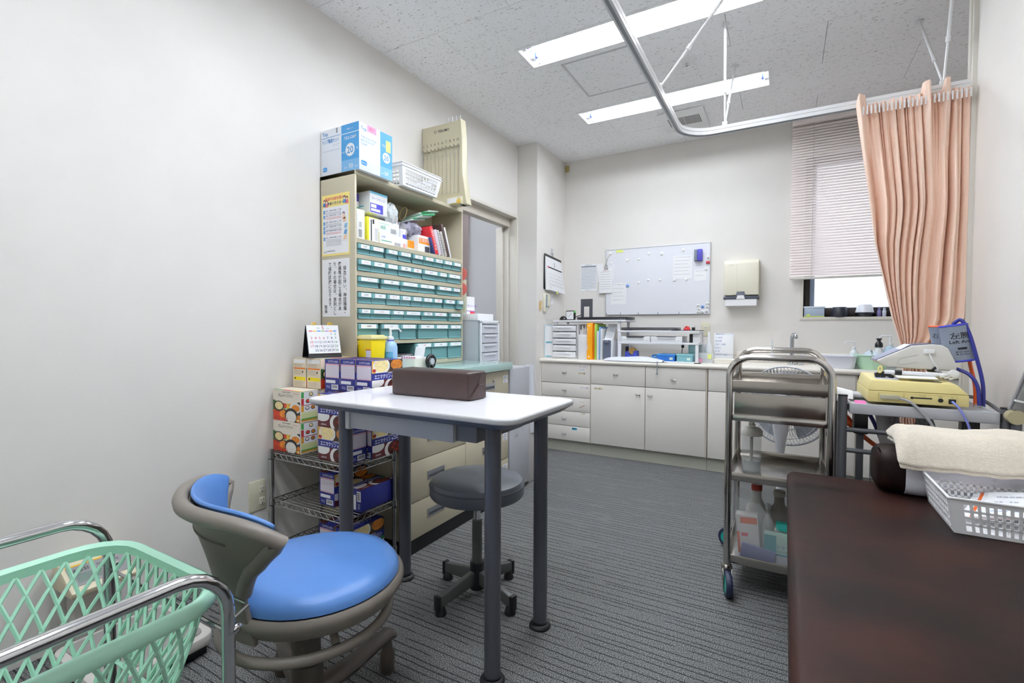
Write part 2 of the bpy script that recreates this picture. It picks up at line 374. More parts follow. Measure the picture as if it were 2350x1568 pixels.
# ------------------------------------------------------------------ curtain rail
RAIL = M('white_aluminium_rail', '#e6e7e8', .3); GREYR = M('rail_groove_grey', '#8d9298', .4)
rl = thing('curtain_rail', 'white L-shaped curtain rail hung below ceiling with rounded corner', 'rail', (1.54, 2.75, 2.085))
R0 = .16
path = [(1.54, -1.0), (1.54, .5), (1.54, 2.75-R0)] + [(1.54+R0-R0*math.cos(math.radians(t)), 2.75-R0+R0*math.sin(math.radians(t))) for t in range(9, 91, 9)] + [(2.71, 2.75)]
def sweep(mb, prof, path):
    n = len(prof); V = []; F = []
    for i, p in enumerate(path):
        a = Vector(path[max(i-1, 0)]); b = Vector(path[min(i+1, len(path)-1)]); t = (b-a).normalized(); nr = Vector((t.y, -t.x))
        V += [(p[0]+nr.x*q[0], p[1]+nr.y*q[0], q[1]) for q in prof]
    for i in range(len(path)-1):
        for j in range(n): F.append((i*n+j, i*n+(j+1) % n, (i+1)*n+(j+1) % n, (i+1)*n+j))
    F += [tuple(range(n)), tuple(range((len(path)-1)*n, len(path)*n))]
    return mb.add(V, F)
z0, z1 = 2.07, 2.105
f = MB(rl).mat(RAIL); sweep(f, [(.014, z0), (.014, .5*(z0+z1)-.002), (.0115, .5*(z0+z1)), (.014, .5*(z0+z1)+.002), (.014, z1), (-.014, z1), (-.014, z0)], path); f.build('track', rl, angle=25)
f = MB(rl).mat(GREYR); sweep(f, [(.005, z0-.003), (.005, z0+.004), (-.005, z0+.004), (-.005, z0-.003)], path); f.build('runner_groove', rl)
def hanger(x, y, tops):
    f = MB(rl).mat(RAIL)
    for (a, b) in tops:
        p0 = Vector((x, y, z1)); p1 = Vector((a, b, ZC)); mid = p0.lerp(p1, .33)
        f.cyl(p0, mid+ (p1-p0)*.02, .0045, 8); f.cyl(mid, p1, .0065, 8); f.cyl(mid-(p1-p0)*.01, mid+(p1-p0)*.03, .009, 8)
        f.lathe([(.018, -.008), (.02, -.001)], (a, b, ZC), 12)
    f.box(x-.012, y-.01, z1-.002, x+.012, y+.01, z1+.02); f.build('hanger_rod', rl)
hanger(1.75, 2.75, [(1.745, 2.75), (1.753, 3.206)])
hanger(1.54, 2.19, [(1.87, 2.36), ])
hanger(2.616, 2.75, [(2.611, 3.207), (2.63, 2.66)])
hanger(1.54, .6, [(1.54, .6)])
# ------------------------------------------------------------------ back counter
CAB = M('cream_laminate', '#efebe4', .5, spec=.4); GAP = M('dark_gap', '#6b6255', .8); KICK = M('grey_green_vinyl', '#bdbdb0', .6)
TOP = M('cream_worktop', '#f0ebe1', .4)
YF = 3.775
def knob(x, z, parent, mb0):
    f = MB(mb0).mat(CHROME)
    f.cyl((x-.012, YF, z), (x-.012, YF-.014, z), .003, 8); f.cyl((x+.012, YF, z), (x+.012, YF-.014, z), .003, 8)
    f.tube([(x-.018, YF-.015, z+.003), (x-.01, YF-.018, z-.002), (x+.01, YF-.018, z-.002), (x+.018, YF-.015, z+.003)], .0042, 8)
    f.build('handle', parent)
def front(u, x0, z0, x1, z1, name, kx=None, kz=None):
    g = .0022
    p = MB(u).mat(CAB).box(x0+g, YF, z0+g, x1-g, YF+.02, z1-g).build(name, u, bevel=.0015)
    if kx is not None: knob(kx, kz, p, u)
    return p
def cab(x0, x1, label):
    u = thing('base_cabinet', label, 'cabinet', ((x0+x1)/2, 4.03, 0), group='cream cabinets under the worktop')
    MB(u).mat(GAP).box(x0+.001, YF+.0195, .1, x1-.001, 4.27, .757).build('body', u)
    MB(u).mat(M('cream_edge', '#cfc6b8', .6)).box(x1-.009, YF+.004, .1, x1+.003, YF+.02, .757).build('edge_strip', u)
    MB(u).mat(KICK).box(x0+.0005, 3.812, 0, x1-.0005, 3.83, .1).build('kickboard', u)
    return u
u = cab(.192, .647, 'cream cabinet of five stacked drawers at the pillar end')
zs = [.757, .588, .472, .352, .228, .102]
dr = [front(u, .2, zs[i+1], .647, zs[i], 'drawer', .42, (.678, .53, .40, .285, .159)[i]) for i in range(5)]
MB(u).mat(CAB).box(.191, YF-.004, .1, .2, YF+.02, .757).build('end_panel', u)
def sticker(par, x, z, s, m, size=.014, bg=None, wd=None):
    f = MB(u)
    if bg: f.mat(bg).quad((x, YF-.0004, z-.004), (x+(wd or .07), YF-.0004, z-.004), (x+(wd or .07), YF-.0004, z+size), (x, YF-.0004, z+size))
    f.mat(m).text(s, size, (x+.003, YF-.0008, z)); f.build('sticker', par)
sticker(dr[0], .545, .728, 'ティッシュ', M('violet_ink', '#9d8cc4', .8)); sticker(dr[0], .55, .70, 'テープ', M('green_ink', '#5b9b78', .8), bg=WHITE2, wd=.05); sticker(dr[0], .545, .672, 'ガーゼ類', INK, bg=M('pale_yellow_paper', '#efe7c9', .8), wd=.06)
sticker(dr[1], .56, .553, 'スピッツ類', M('violet_ink')); sticker(dr[2], .555, .433, 'コード', M('olive_ink', '#9b9a4a', .8)); sticker(dr[3], .562, .335, '心電図', M('olive_ink'))
sticker(dr[4], .488, .202, '電池', INK, bg=M('cyan_tape', '#2a9fc6', .6), wd=.045)
MB(u).mat(M('brown_smear', '#9a6a35', .8)).tube([(.556, YF-.001, .39), (.575, YF-.001, .40), (.6, YF-.001, .412)], .002, 5).build('sticker', dr[2])
u = cab(.648, 1.546, 'cream cabinet with two drawers over two doors below the whiteboard')
front(u, .651, .595, 1.098, .757, 'drawer', .865, .682); front(u, 1.098, .595, 1.54, .757, 'drawer', 1.311, .665)
d1 = front(u, .651, .102, 1.098, .595, 'door', 1.045, .534); front(u, 1.098, .102, 1.54, .595, 'door', 1.137, .533)
sticker(d1, .68, .555, 'コピー紙', INK, .014, M('pale_yellow_paper'), .075)
u = cab(1.548, 2.446, 'cream cabinet behind the steel trolley, under the sink')
front(u, 1.553, .595, 2.0, .757, 'drawer'); front(u, 2.0, .595, 2.44, .757, 'drawer'); front(u, 1.553, .102, 2.0, .595, 'door'); front(u, 2.0, .102, 2.44, .595, 'door')
u = cab(2.448, 3.59, 'cream cabinet at the curtain end of the worktop')
front(u, 2.453, .595, 3.0, .757, 'drawer'); front(u, 2.453, .102, 3.0, .595, 'door'); front(u, 3.0, .102, 3.585, .757, 'door')
wt = thing('worktop', 'long cream laminate worktop with rounded front edge', 'worktop', (1.9, 4.03, .757))
pr = [(0, 4.289, .7575), (0, 4.289, .79)] + [(0, 3.772+.0165*-math.sin(math.radians(t)), .7735+.0165*math.cos(math.radians(t))) for t in range(0, 181, 20)]
MB(wt).mat(TOP).prism([(.1905, p[1], p[2]) for p in pr], (3.405, 0, 0)).build('slab', wt, angle=30)
MB(wt).mat(TOP).box(1.55, 4.268, .7905, 3.59, 4.289, .872).build('backsplash', wt, bevel=.006)
# ------------------------------------------------------------------ on the counter
ZT = .7905
def pbox(name, label, cat, x0, y0, z0, x1, y1, z1, m, bevel=.003, group=None):
    o = MB(((x0+x1)/2, (y0+y1)/2, z0)).mat(m).box(x0, y0, z0, x1, y1, z1).build(name, bevel=bevel)
    return tag(o, label, cat, group)
CLEARP = M('clear_plastic_film', '#e6eef2', .15, alpha=.35); 
# leaning clear folders at the pillar
fo = thing('document_folder', 'clear plastic folder of papers standing at worktop left end', 'folder', (.2, 3.9, ZT))
f = MB(fo).mat(WHITE2)
for k in range(4):
    yy = 3.86+k*.02; f.add([(.195, yy, ZT), (.255, yy+.01, ZT), (.27, yy+.02, ZT+.28), (.2, yy+.012, ZT+.28), (.195, yy+.004, ZT), (.255, yy+.014, ZT), (.27, yy+.024, ZT+.28), (.2, yy+.016, ZT+.28)], [(0,1,2,3),(7,6,5,4),(0,4,5,1),(1,5,6,2),(2,6,7,3),(3,7,4,0)])
f.build('paper_stack', fo)
MB(fo).mat(M('teal_rule', '#7db3c4', .7)).quad((.198, 3.857, ZT+.01), (.252, 3.866, ZT+.01), (.252, 3.866, ZT+.02), (.198, 3.857, ZT+.02)).quad((.2, 3.864, ZT+.13), (.258, 3.874, ZT+.13), (.258, 3.874, ZT+.145), (.2, 3.864, ZT+.145)).build('printed_bands', fo)
MB(fo).mat(M('folder_plastic', '#dfe9ee', .2)).box(.193, 3.845, ZT, .2, 3.99, ZT+.3).build('cover', fo)
# letter tray tower
lt = thing('letter_tray_tower', 'white plastic desktop tower of five shallow drawers', 'drawer tower', (.36, 3.98, ZT))
SEMI = M('translucent_white_plastic', '#eef0f3', .3)
x0, x1 = .262, .495; zb, zt = ZT, 1.087
f = MB(lt).mat(SEMI).box(x0, 3.86, zb, x0+.006, 4.15, zt).box(x1-.006, 3.86, zb, x1, 4.15, zt).box(x0, 3.86, zb, x1, 4.15, zb+.008).box(x0, 3.86, zt-.006, x1, 4.15, zt).box(x0, 4.14, zb, x1, 4.15, zt)
hs = (zt-zb-.014)/5
for k in range(1, 5): f.box(x0, 3.865, zb+.008+k*hs-.003, x1, 4.14, zb+.008+k*hs)
f.build('casing', lt, bevel=.0015)
for k in range(5):
    z = zb+.011+k*hs
    f = MB(lt).mat(SEMI); xa, xb = x0+.009, x1-.009; h = hs-.009
    f.prism([(xa, 3.853, z), (xb, 3.853, z), (xb, 3.853, z+h), (xa, 3.853, z+h)], (0, .004, 0))
    f.box(xa+.045, 3.845, z+h*.62, xb-.045, 3.856, z+h*.68); f.box(xa, 3.857, z, xb, 4.12, z+.003)
    f.mat(M('drawer_paper', '#d9dade', .7)).box(xa+.006, 3.86, z+.004, xb-.006, 4.1, z+.02)
    f.build('drawer', lt, bevel=.001)
# riser over it with things on top
rs = thing('desk_riser', 'tall white shelf stand spanning the files', 'shelf stand', (.55, 4.03, ZT))
RW = M('white_coated_board', '#ebecf1', .4)
MB(rs).mat(RW).box(.262, 3.88, 1.108, .905, 4.2, 1.124).build('shelf', rs, bevel=.002)
for xx in (.264, .835): MB(rs).mat(RW).box(xx, 3.9, ZT, xx+.022, 3.922, 1.108).build('leg', rs, bevel=.002)
for xx in (.264, .835): MB(rs).mat(RW).box(xx, 4.17, ZT, xx+.022, 4.192, 1.108).build('leg', rs, bevel=.002)
ck = thing('alarm_clock', 'small square black alarm clock with white dial', 'clock', (.40, 3.95, 1.1245))
MB(ck).mat(BLACK).box(.352, 3.94, 1.1245, .436, 3.98, 1.208).build('case', ck, bevel=.008)
f = MB(ck).mat(WHITE2).box(.36, 3.9385, 1.132, .428, 3.9405, 1.2)
for h in range(12):
    a = h*PI/6; f.mat(GREYINK).text(str(h or 12), .011, (.394+.026*math.sin(a), 3.938, 1.1625+.026*math.cos(a)), al='C')
f.mat(INK).tube([(.394, 3.937, 1.166), (.409, 3.937, 1.183)], .0013, 5).tube([(.394, 3.937, 1.166), (.38, 3.937, 1.152)], .001, 5); f.build('dial', ck)
MB(ck).mat(M('green_tape', '#58c552', .5)).box(.432, 3.938, 1.187, .448, 3.944, 1.202).build('green_marker', ck, bevel=.001)
ms = MB((.335, 3.93, 1.1245)).mat(BLACK).grid(lambda u, v: (.335+.036*math.cos(2*PI*u)*math.cos(v*PI/2)*1.0, 3.935+.028*math.sin(2*PI*u)*math.cos(v*PI/2), 1.1245+.036*math.sin(v*PI/2)), 18, 7, True).build('computer_mouse')
tag(ms, 'black computer mouse beside the alarm clock', 'mouse')
be = thing('bookend', 'dark grey metal bookend with a tall cut-out', 'bookend', (.51, 4.05, 1.1245))
f = MB(be).mat(M('slate_grey_metal', '#4a4b52', .45))
for q in cut_rects(.452, 1.1245, .562, 1.312, [(.482, 1.150, .532, 1.245)]): f.box(q[0], 4.05, q[1], q[2], 4.053, q[3])
f.build('upright', be)
MB(be).mat(M('slate_grey_metal')).box(.482, 3.975, 1.1246, .532, 4.05, 1.127).build('foot', be)
def laptop(name, label, x0, x1, y0, y1, z, m):
    t = thing(name, label, 'laptop', ((x0+x1)/2, (y0+y1)/2, z))
    MB(t).mat(m).box(x0, y0, z+.003, x1, y1, z+.014).build('base', t, bevel=.003)
    MB(t).mat(m).box(x0, y0+.002, z+.0155, x1, y1, z+.024).build('lid', t, bevel=.003)
    f = MB(t).mat(M('laptop_port_grey', '#55585f', .4)).box(x1-.06, y0-.0005, z+.006, x1-.01, y0+.01, z+.012); f.build('ports', t)
    f = MB(t).mat(BLACK)
    for a in (x0+.03, x1-.03):
        for c in (y0+.02, y1-.02): f.cyl((a, c, z), (a, c, z+.003), .006, 8)
    f.build('rubber_feet', t)
DL = M('dark_laptop_shell', '#23252d', .4)
laptop('laptop', 'closed dark laptop lying on the tall white riser', .475, .91, 3.9, 4.15, 1.1245, DL)
pn = MB((.5, 3.93, 1.13)).mat(BLACK).tube([(.455, 3.92, 1.15), (.50, 3.925, 1.166)], .0035, 6).tube([(.44, 3.9, 1.128), (.455, 3.92, 1.15)], .002, 6).build('pen_stand'); tag(pn, 'thin black pen leaning in a slim holder by the bookend', 'pen')
# files
pbox('file_box', 'plain white cardboard file box beside the orange binder', 'file box', .503, 3.86, ZT, .583, 4.12, 1.0, M('white_card', '#e7e8ea', .6), .002)
pp = MB((.54, 3.95, 1.0)).mat(WHITE2)
for k in range(5): pp.box(.51+k*.012, 3.9+k*.005, .9, .516+k*.012, 4.1, 1.04+.012*((k*3) % 5))
tag(pp.build('loose_papers', smooth=False), 'sheaf of papers sticking up out of white file box', 'papers')
ob = thing('binder', 'orange ring binder with white lettering on its spine', 'binder', (.62, 3.98, ZT))
OR = M('orange_binder', '#f5a800', .45)
MB(ob).mat(OR).box(.586, 3.85, ZT, .634, 4.13, 1.098).build('cover', ob, bevel=.004)
MB(ob).mat(M('deep_orange_board', '#e87a10', .5)).box(.6345, 3.855, ZT, .6375, 4.13, 1.095).build('back_board', ob)
f = MB(ob).mat(WINK).disc((.605, 3.8495, 1.075), (0, -1, 0), .006, 12).disc((.605, 3.8495, .815), (0, -1, 0), .006, 12)
f.text('検査データ ファイル', .02, (.598, 3.8492, .87), (0, 0, 1), (-1, 0, 0)); f.build('spine_print', ob)
for nm, x, w_, h, c, lb in [('slim_file', .640, .006, .29, '#e8922a', 'thin orange file beside orange binder'), ('slim_file', .648, .016, .30, '#a5cf50', 'thin lime green file behind the white files'), ('slim_file', .666, .018, .24, '#dfe4e8', 'thin white file in front of the lime green one'), ('slim_file', .686, .010, .275, '#7fb0e0', 'thin light blue file among the white files'), ('slim_file', .698, .014, .26, '#e3e6e9', 'thin pale grey file right of the light blue file')]:
    pbox(nm, lb, 'file', x, 3.87, ZT, x+w_, 4.12, ZT+h, M('file_'+c, c, .5), .0015, 'files standing on the worktop')
gb = thing('file_case', 'white plastic case with slate grey front and curved pull', 'file case', (.75, 3.95, ZT))
MB(gb).mat(WHITE).box(.715, 3.87, ZT, .80, 4.15, .962).build('body', gb, bevel=.004)
MB(gb).mat(M('slate_plastic', '#5a6274', .4)).prism([(p[0], 3.866, p[1]) for p in rrect(.721, ZT+.006, .79, .955, .008)], (0, .005, 0)).build('front_panel', gb)
f = MB(gb).mat(BLACK).tube([(.735, 3.864, .931), (.738, 3.862, .927), (.773, 3.862, .927), (.776, 3.864, .931)], .002, 6); f.mat(WINK).text('FILE', .009, (.756, 3.8655, .944), al='C'); f.build('pull', gb)
lp = MB((.76, 3.97, .96)).mat(WHITE2).add([(.725, 3.9, .962), (.79, 3.93, .962), (.80, 4.0, 1.09), (.735, 3.97, 1.09), (.725, 3.905, .962), (.79, 3.935, .962), (.80, 4.005, 1.09), (.735, 3.975, 1.09)], [(0,1,2,3),(7,6,5,4),(0,4,5,1),(1,5,6,2),(2,6,7,3),(3,7,4,0)])
for k in range(8): lp.mat(GREYINK).quad((.733+k*.0008, 3.908+k*.0055, .975+k*.012), (.78+k*.0008, 3.929+k*.0055, .975+k*.012), (.78+k*.0008, 3.930+k*.0055, .977+k*.012), (.733+k*.0008, 3.909+k*.0055, .977+k*.012))
tag(lp.build('printed_leaflet'), 'printed sheet leaning above the slate grey file case', 'paper')
# lower rack
rk = thing('desk_rack', 'low white two-tier rack holding trays and a laptop', 'shelf stand', (1.16, 4.0, ZT))
MB(rk).mat(RW).box(.845, 3.87, 1.022, 1.475, 4.13, 1.036).build('shelf', rk, bevel=.002)
MB(rk).mat(RW).box(.85, 3.87, .928, 1.47, 4.13, .944).build('shelf', rk, bevel=.002)
MB(rk).mat(RW).box(.85, 3.87, ZT, 1.47, 4.13, ZT+.006).build('shelf', rk, bevel=.002)
for xx in (.85, 1.448):
    for yy in (3.872, 4.106): MB(rk).mat(RW).box(xx, yy, ZT+.006, xx+.022, yy+.022, .928).build('leg', rk, bevel=.002)
for xx in (.85, 1.448): MB(rk).mat(RW).box(xx, 4.106, .944, xx+.022, 4.128, 1.022).build('leg', rk, bevel=.002)
MB(rk).mat(RW).box(.85, 3.872, .944, .872, 3.894, 1.022).build('leg', rk, bevel=.002)
laptop('laptop', 'closed dark laptop lying on the low white rack', .868, 1.30, 3.89, 4.11, 1.0365, DL)
mp_ = MB((1.38, 3.98, 1.0365)).mat(M('mouse_mat_black', '#26272e', .8)).box(1.27, 3.875, 1.0365, 1.475, 4.1, 1.040).build('mouse_mat', bevel=.001); tag(mp_, 'thin black mouse mat on the low rack', 'mouse mat')
rm = thing('computer_mouse', 'glossy red computer mouse on the black mat', 'mouse', (1.37, 3.95, 1.0405))
MB(rm).mat(M('glossy_red', '#d01826', .12, coat=.6)).grid(lambda u, v: (1.375+.026*math.cos(2*PI*u)*math.cos(v*PI/2), 3.94+.04*math.sin(2*PI*u)*math.cos(v*PI/2), 1.0405+.034*math.sin(v*PI/2)), 18, 7, True).build('shell', rm)
MB(rm).mat(BLACK).box(1.372, 3.902, 1.058, 1.378, 3.912, 1.068).build('wheel', rm)
c_ = MB((1.42, 3.97, 1.0405)).mat(BLACK).box(1.408, 3.95, 1.0405, 1.43, 3.975, 1.062).mat(WHITE2).box(1.409, 3.951, 1.062, 1.429, 3.974, 1.078).build('ink_stamp', bevel=.001); tag(c_, 'small black and white stamp next to red mouse', 'stamp')
for k, (xa, xb, lb) in enumerate([(.868, 1.105, 'shallow white paper tray at left on the low rack'), (1.112, 1.35, 'shallow white paper tray at right on the low rack')]):
    t = thing('paper_tray', lb, 'tray', ((xa+xb)/2, 4.0, .9445), group='white trays on the low rack')
    z, h = .9445, .046
    f = MB(t).mat(WHITE).box(xa+.006, 3.885, z, xb-.006, 4.1, z+.003).box(xa, 3.88, z, xa+.006, 4.1, z+h).box(xb-.006, 3.88, z, xb, 4.1, z+h).box(xa, 4.094, z, xb, 4.1, z+h)
    f.prism([(xa, 3.878, z), (xb, 3.878, z), (xb, 3.878, z+h), (xb-.04, 3.878, z+h), (xb-.055, 3.878, z+h*.7), (xa+.055, 3.878, z+h*.7), (xa+.04, 3.878, z+h), (xa, 3.878, z+h)], (0, .004, 0)); f.build('tray_body', t, bevel=.001)
    MB(t).mat(WHITE).box(xa+.05, 3.871, z+h*.62, xb-.05, 3.879, z+h*.7).build('lip', t)
    MB(t).mat(M('drawer_paper')).box(xa+.01, 3.9, z+.004, xb-.01, 4.09, z+.03+.012*k).build('papers', t)
bt = thing('cardboard_carton', 'small white carton with black side at the rack end', 'carton', (1.43, 3.95, .9445))
MB(bt).mat(WHITE2).box(1.425, 3.9, .9445, 1.478, 4.0, 1.012).build('body', bt, bevel=.001)
MB(bt).mat(BLACK).box(1.4, 3.9, .9445, 1.425, 4.0, 1.012).build('black_side', bt)
td = thing('tape_dispenser', 'blue desk tape dispenser under the low rack', 'dispenser', (.93, 3.97, .797))
TB = M('cobalt_plastic', '#3a4bb0', .4)
MB(td).mat(TB).prism([(.89, 3.93, .7966), (.995, 3.93, .7966), (.99, 3.93, .87), (.965, 3.93, .87), (.95, 3.93, .83), (.925, 3.93, .84), (.92, 3.93, .87), (.89, 3.93, .86)], (0, .06, 0)).build('body', td, bevel=.003)
MB(td).mat(M('amber_tape', '#c9a15a', .3)).cyl((.945, 3.94, .87), (.945, 3.98, .87), .028, 20).build('tape_roll', td)
pc = MB((.885, 4.0, .8)).mat(M('dark_navy', '#1d2438', .5)).box(.873, 4.0, .7966, .9, 4.03, .9).mat(WHITE).box(.902, 4.0, .7966, .92, 4.02, .91).build('pen_cup'); tag(pc, 'dark pen cup beside the blue tape dispenser', 'cup')
sc_ = thing('scissors', 'scissors with bright blue handles lying under the rack', 'scissors', (1.13, 3.95, .797))
MB(sc_).mat(M('bright_blue_plastic', '#2f8fe0', .35)).tube(arc((1.13, 3.95, .83), .022, 0, 360, 14, (1, 0, 0), (0, .7, .4))[:-1], .006, 6, True).tube(arc((1.17, 3.965, .835), .02, 0, 360, 14, (1, 0, 0), (0, .7, .4))[:-1], .006, 6, True).build('handles', sc_)
MB(sc_).mat(STEEL).obox((1.215, 3.98, .815), (.045, .01, -.004), (0, .004, 0), (0, 0, .0015)).build('blades', sc_)
for lb, xa, xb, ya, c1, c2, h in [('low blue plastic container with pale label under the rack', 1.16, 1.30, 3.885, '#2c6fc0', '#3f8fd8', .062), ('low translucent teal plastic container under the rack', 1.305, 1.43, 3.885, '#7fb6bd', '#8fc6cc', .066)]:
    t = thing('plastic_container', lb, 'container', ((xa+xb)/2, ya+.09, ZT+.006))
    MB(t).mat(M('cont'+c1, c1, .25)).box(xa+.004, ya+.004, ZT+.006, xb-.004, ya+.17, ZT+h-.012).build('tub', t, bevel=.004)
    MB(t).mat(M('cont'+c2, c2, .25)).box(xa, ya, ZT+h-.013, xb, ya+.174, ZT+h).build('lid', t, bevel=.003)
    MB(t).mat(M('pale_label', '#d3e3d3', .7)).quad((xb-.045, ya+.0035, ZT+.018), (xb-.02, ya+.0035, ZT+.018), (xb-.02, ya+.0035, ZT+.036), (xb-.045, ya+.0035, ZT+.036)).build('label', t)
td2 = thing('drawer_chest', 'little teal translucent drawer chest at the rack right end', 'drawer chest', (1.44, 4.0, ZT+.006))
MB(td2).mat(M('cont#8fc6cc')).box(1.38, 3.98, ZT+.0065, 1.445, 4.09, .925).build('body', td2, bevel=.003)
for k in range(2): MB(td2).mat(M('pale_teal', '#a9cfd2', .25)).box(1.384, 3.974, ZT+.012+k*.062, 1.441, 3.981, ZT+.066+k*.062).build('drawer', td2, bevel=.002)
cb = MB((1.35, 4.02, .93)).mat(BLACK).tube(bez([(1.335, 4.0, .925), (1.33, 3.99, .87), (1.333, 3.98, .80)], 8), .003, 6).cyl((1.335, 4.0, .927), (1.334, 3.997, .9), .011, 8).build('power_cable'); tag(cb, 'black cable hanging down inside the low rack', 'cable')
# pouch and papers at the front
po = thing('zip_pouch', 'flat pale blue-white zip pouch lying at the worktop front', 'pouch', (.99, 3.83, ZT))
POU = M('pale_vinyl', '#dfe3ee', .45)
MB(po).mat(POU).grid(lambda u, v: (.765+.46*u, 3.763+.115*v, ZT+.003+.036*math.sin(PI*v)**.6*(math.sin(PI*(u*.92+.04))**.5)*(1+.12*math.sin(9*u+3*v))), 26, 10).build('pouch_body', po, solid=.003)
f = MB(po).mat(GREYR).tube([(1.19, 3.758, ZT+.01), (1.194, 3.747, ZT-.02), (1.192, 3.746, ZT-.075)], .004, 6).lathe([(.003, 0), (.008, .004), (.008, .012), (.003, .018)], (1.192, 3.746, ZT-.09), 8); f.build('pull_cord', po)
lf = MB((1.33, 3.82, ZT)).mat(WHITE2).obox((1.345, 3.83, ZT+.003), (.1, .02, 0), (-.01, .045, 0), (0, 0, .002)).obox((1.30, 3.815, ZT+.007), (.07, .01, .001), (-.006, .03, 0), (0, 0, .002)).build('document_stack', smooth=False); tag(lf, 'few loose white papers in front of the low rack', 'papers')
pe = MB((1.47, 3.79, ZT)).mat(INK).tube([(1.455, 3.78, ZT+.004), (1.50, 3.80, ZT+.004)], .0035, 6).build('pen'); tag(pe, 'short black pen lying at worktop edge', 'pen')
# white bottles, memo board, holder, tray
def pump(name, label, x, y, z, r, h, body, cap, spout=(1, 0), lblm=None, blab=None, ph=.06, group=None):
    t = thing(name, label, 'bottle', (x, y, z), group=group)
    MB(t).mat(body).lathe([(r*.94, 0), (r, .004), (r, h*.78), (r*.85, h*.9), (r*.42, h)], (x, y, z), 20).build('bottle_body', t)
    f = MB(t).mat(cap).lathe([(r*.45, h), (r*.45, h+.018), (r*.2, h+.022), (r*.16, h+.022+ph*.6)], (x, y, z), 14)
    e = Vector((spout[0], spout[1], 0)).normalized()
    f.tube([(x-e.x*.006, y-e.y*.006, z+h+.024+ph*.6), (x+e.x*.045, y+e.y*.045, z+h+.026+ph*.6), (x+e.x*.06, y+e.y*.06, z+h+.012+ph*.6)], .005, 7); f.build('pump', t)
    if lblm:
        f = MB(t).mat(lblm)
        f.grid(lambda u, v: (x+(r+.0006)*math.cos(-2.6+u*2.1), y+(r+.0006)*math.sin(-2.6+u*2.1), z+h*(.12+.5*v)), 10, 2)
        f.build('label', t)
    return t
PW = M('milky_plastic', '#eff1f4', .3)
b1 = thing('spray_bottle', 'white unlabelled plastic bottle behind the memo holder', 'bottle', (1.47, 4.12, ZT))
MB(b1).mat(PW).lathe([(.03, 0), (.032, .005), (.032, .12), (.024, .15), (.012, .165), (.012, .20), (.004, .21)], (1.455, 4.13, ZT), 18).build('bottle_body', b1)
b2 = thing('spray_bottle', 'white plastic bottle with tall nozzle beside the memo board', 'bottle', (1.515, 4.1, ZT))
MB(b2).mat(PW).lathe([(.026, 0), (.028, .005), (.028, .10), (.018, .14), (.009, .16), (.007, .235), (.003, .24)], (1.515, 4.1, ZT), 18).build('bottle_body', b2)
mo = thing('memo_board', 'small white memo board with handwriting leaning on the wall', 'memo board', (1.61, 4.16, ZT))
MB(mo).mat(WHITE).obox((1.615, 4.175, ZT+.125), (.072, 0, 0), (0, .004, 0), (0, .02, .1)).build('board', mo, bevel=.003)
f = MB(mo).mat(M('bluish_ink', '#7b86b8', .8)); N = Vector((0, -.0045, 0))
for k, s in enumerate(['検査項目について', '① 血液', '   採血管', 'CRP・血糖', '  HbA1c', '② 尿', '依頼票を確認すること']):
    tt = .088-k*.027; f.text(s, .016, (1.553, 4.1705+.2*tt, ZT+.125+tt), (1, 0, 0), (0, .2, 1))
f.build('handwriting', mo)
mh = thing('memo_holder', 'clear acrylic note holder with pink and yellow stickies', 'note holder', (1.49, 4.0, ZT))
ACR = M('clear_acrylic', '#f2f6f8', .08, alpha=.28)
MB(mh).mat(ACR).box(1.44, 3.97, ZT, 1.56, 3.975, ZT+.075).box(1.44, 4.03, ZT, 1.56, 4.035, ZT+.075).box(1.44, 3.975, ZT, 1.444, 4.03, ZT+.075).box(1.556, 3.975, ZT, 1.56, 4.03, ZT+.075).build('acrylic_box', mh)
MB(mh).mat(M('pink_note', '#f7a9cd', .8)).box(1.443, 3.965, ZT+.002, 1.485, 3.969, ZT+.03).build('sticky_note', mh)
MB(mh).mat(M('yellow_note', '#e7f08a', .8)).box(1.525, 3.965, ZT+.03, 1.55, 3.969, ZT+.066).build('sticky_note', mh)
MB(mh).mat(M('pale_card', '#dfe6ef', .8)).box(1.46, 3.98, ZT+.004, 1.5, 4.0, ZT+.07).build('cards', mh)
ty = thing('shallow_dish', 'shallow white plastic tray by the memo board', 'tray', (1.66, 3.98, ZT))
MB(ty).mat(M('ivory_plastic', '#f0eee6', .4)).add([(p[0], p[1], z) for z, s in ((ZT, .0), (ZT+.032, .01)) for p in rrect(1.575-s, 3.93-s, 1.735+s, 4.03+s, .02)], [tuple(range(24))]+[(i, (i+1) % 24, 24+(i+1) % 24, 24+i) for i in range(24)]).build('dish', ty, solid=.003)
# tap, tub, bowl, bottles at the sink
fa = thing('sink_tap', 'chrome swan-neck mixer tap with lever handle', 'tap', (2.09, 4.13, ZT))
CH2 = M('bright_chrome', '#cfd3d8', .08, 1)
MB(fa).mat(CH2).cyl((2.085, 4.13, ZT), (2.085, 4.13, ZT+.2), .014, 16).lathe([(.03, 0), (.03, .008), (.018, .016)], (2.085, 4.13, ZT), 20).build('column', fa)
MB(fa).mat(CH2).tube(arc((2.097, 4.115, ZT+.2), .022, 180, -20, 10, (.6, -.8, 0)), .013, 10).build('spout', fa)
MB(fa).mat(CH2).lathe([(.024, 0), (.024, .03), (.016, .05)], (2.14, 4.12, ZT), 18).obox((2.155, 4.11, ZT+.07), (.012, -.008, .02), (.004, .006, 0), (.01, 0, -.006)).build('lever', fa, bevel=.002)
tb = thing('wash_tub', 'translucent white plastic wash tub near the sink', 'tub', (2.36, 3.95, ZT))
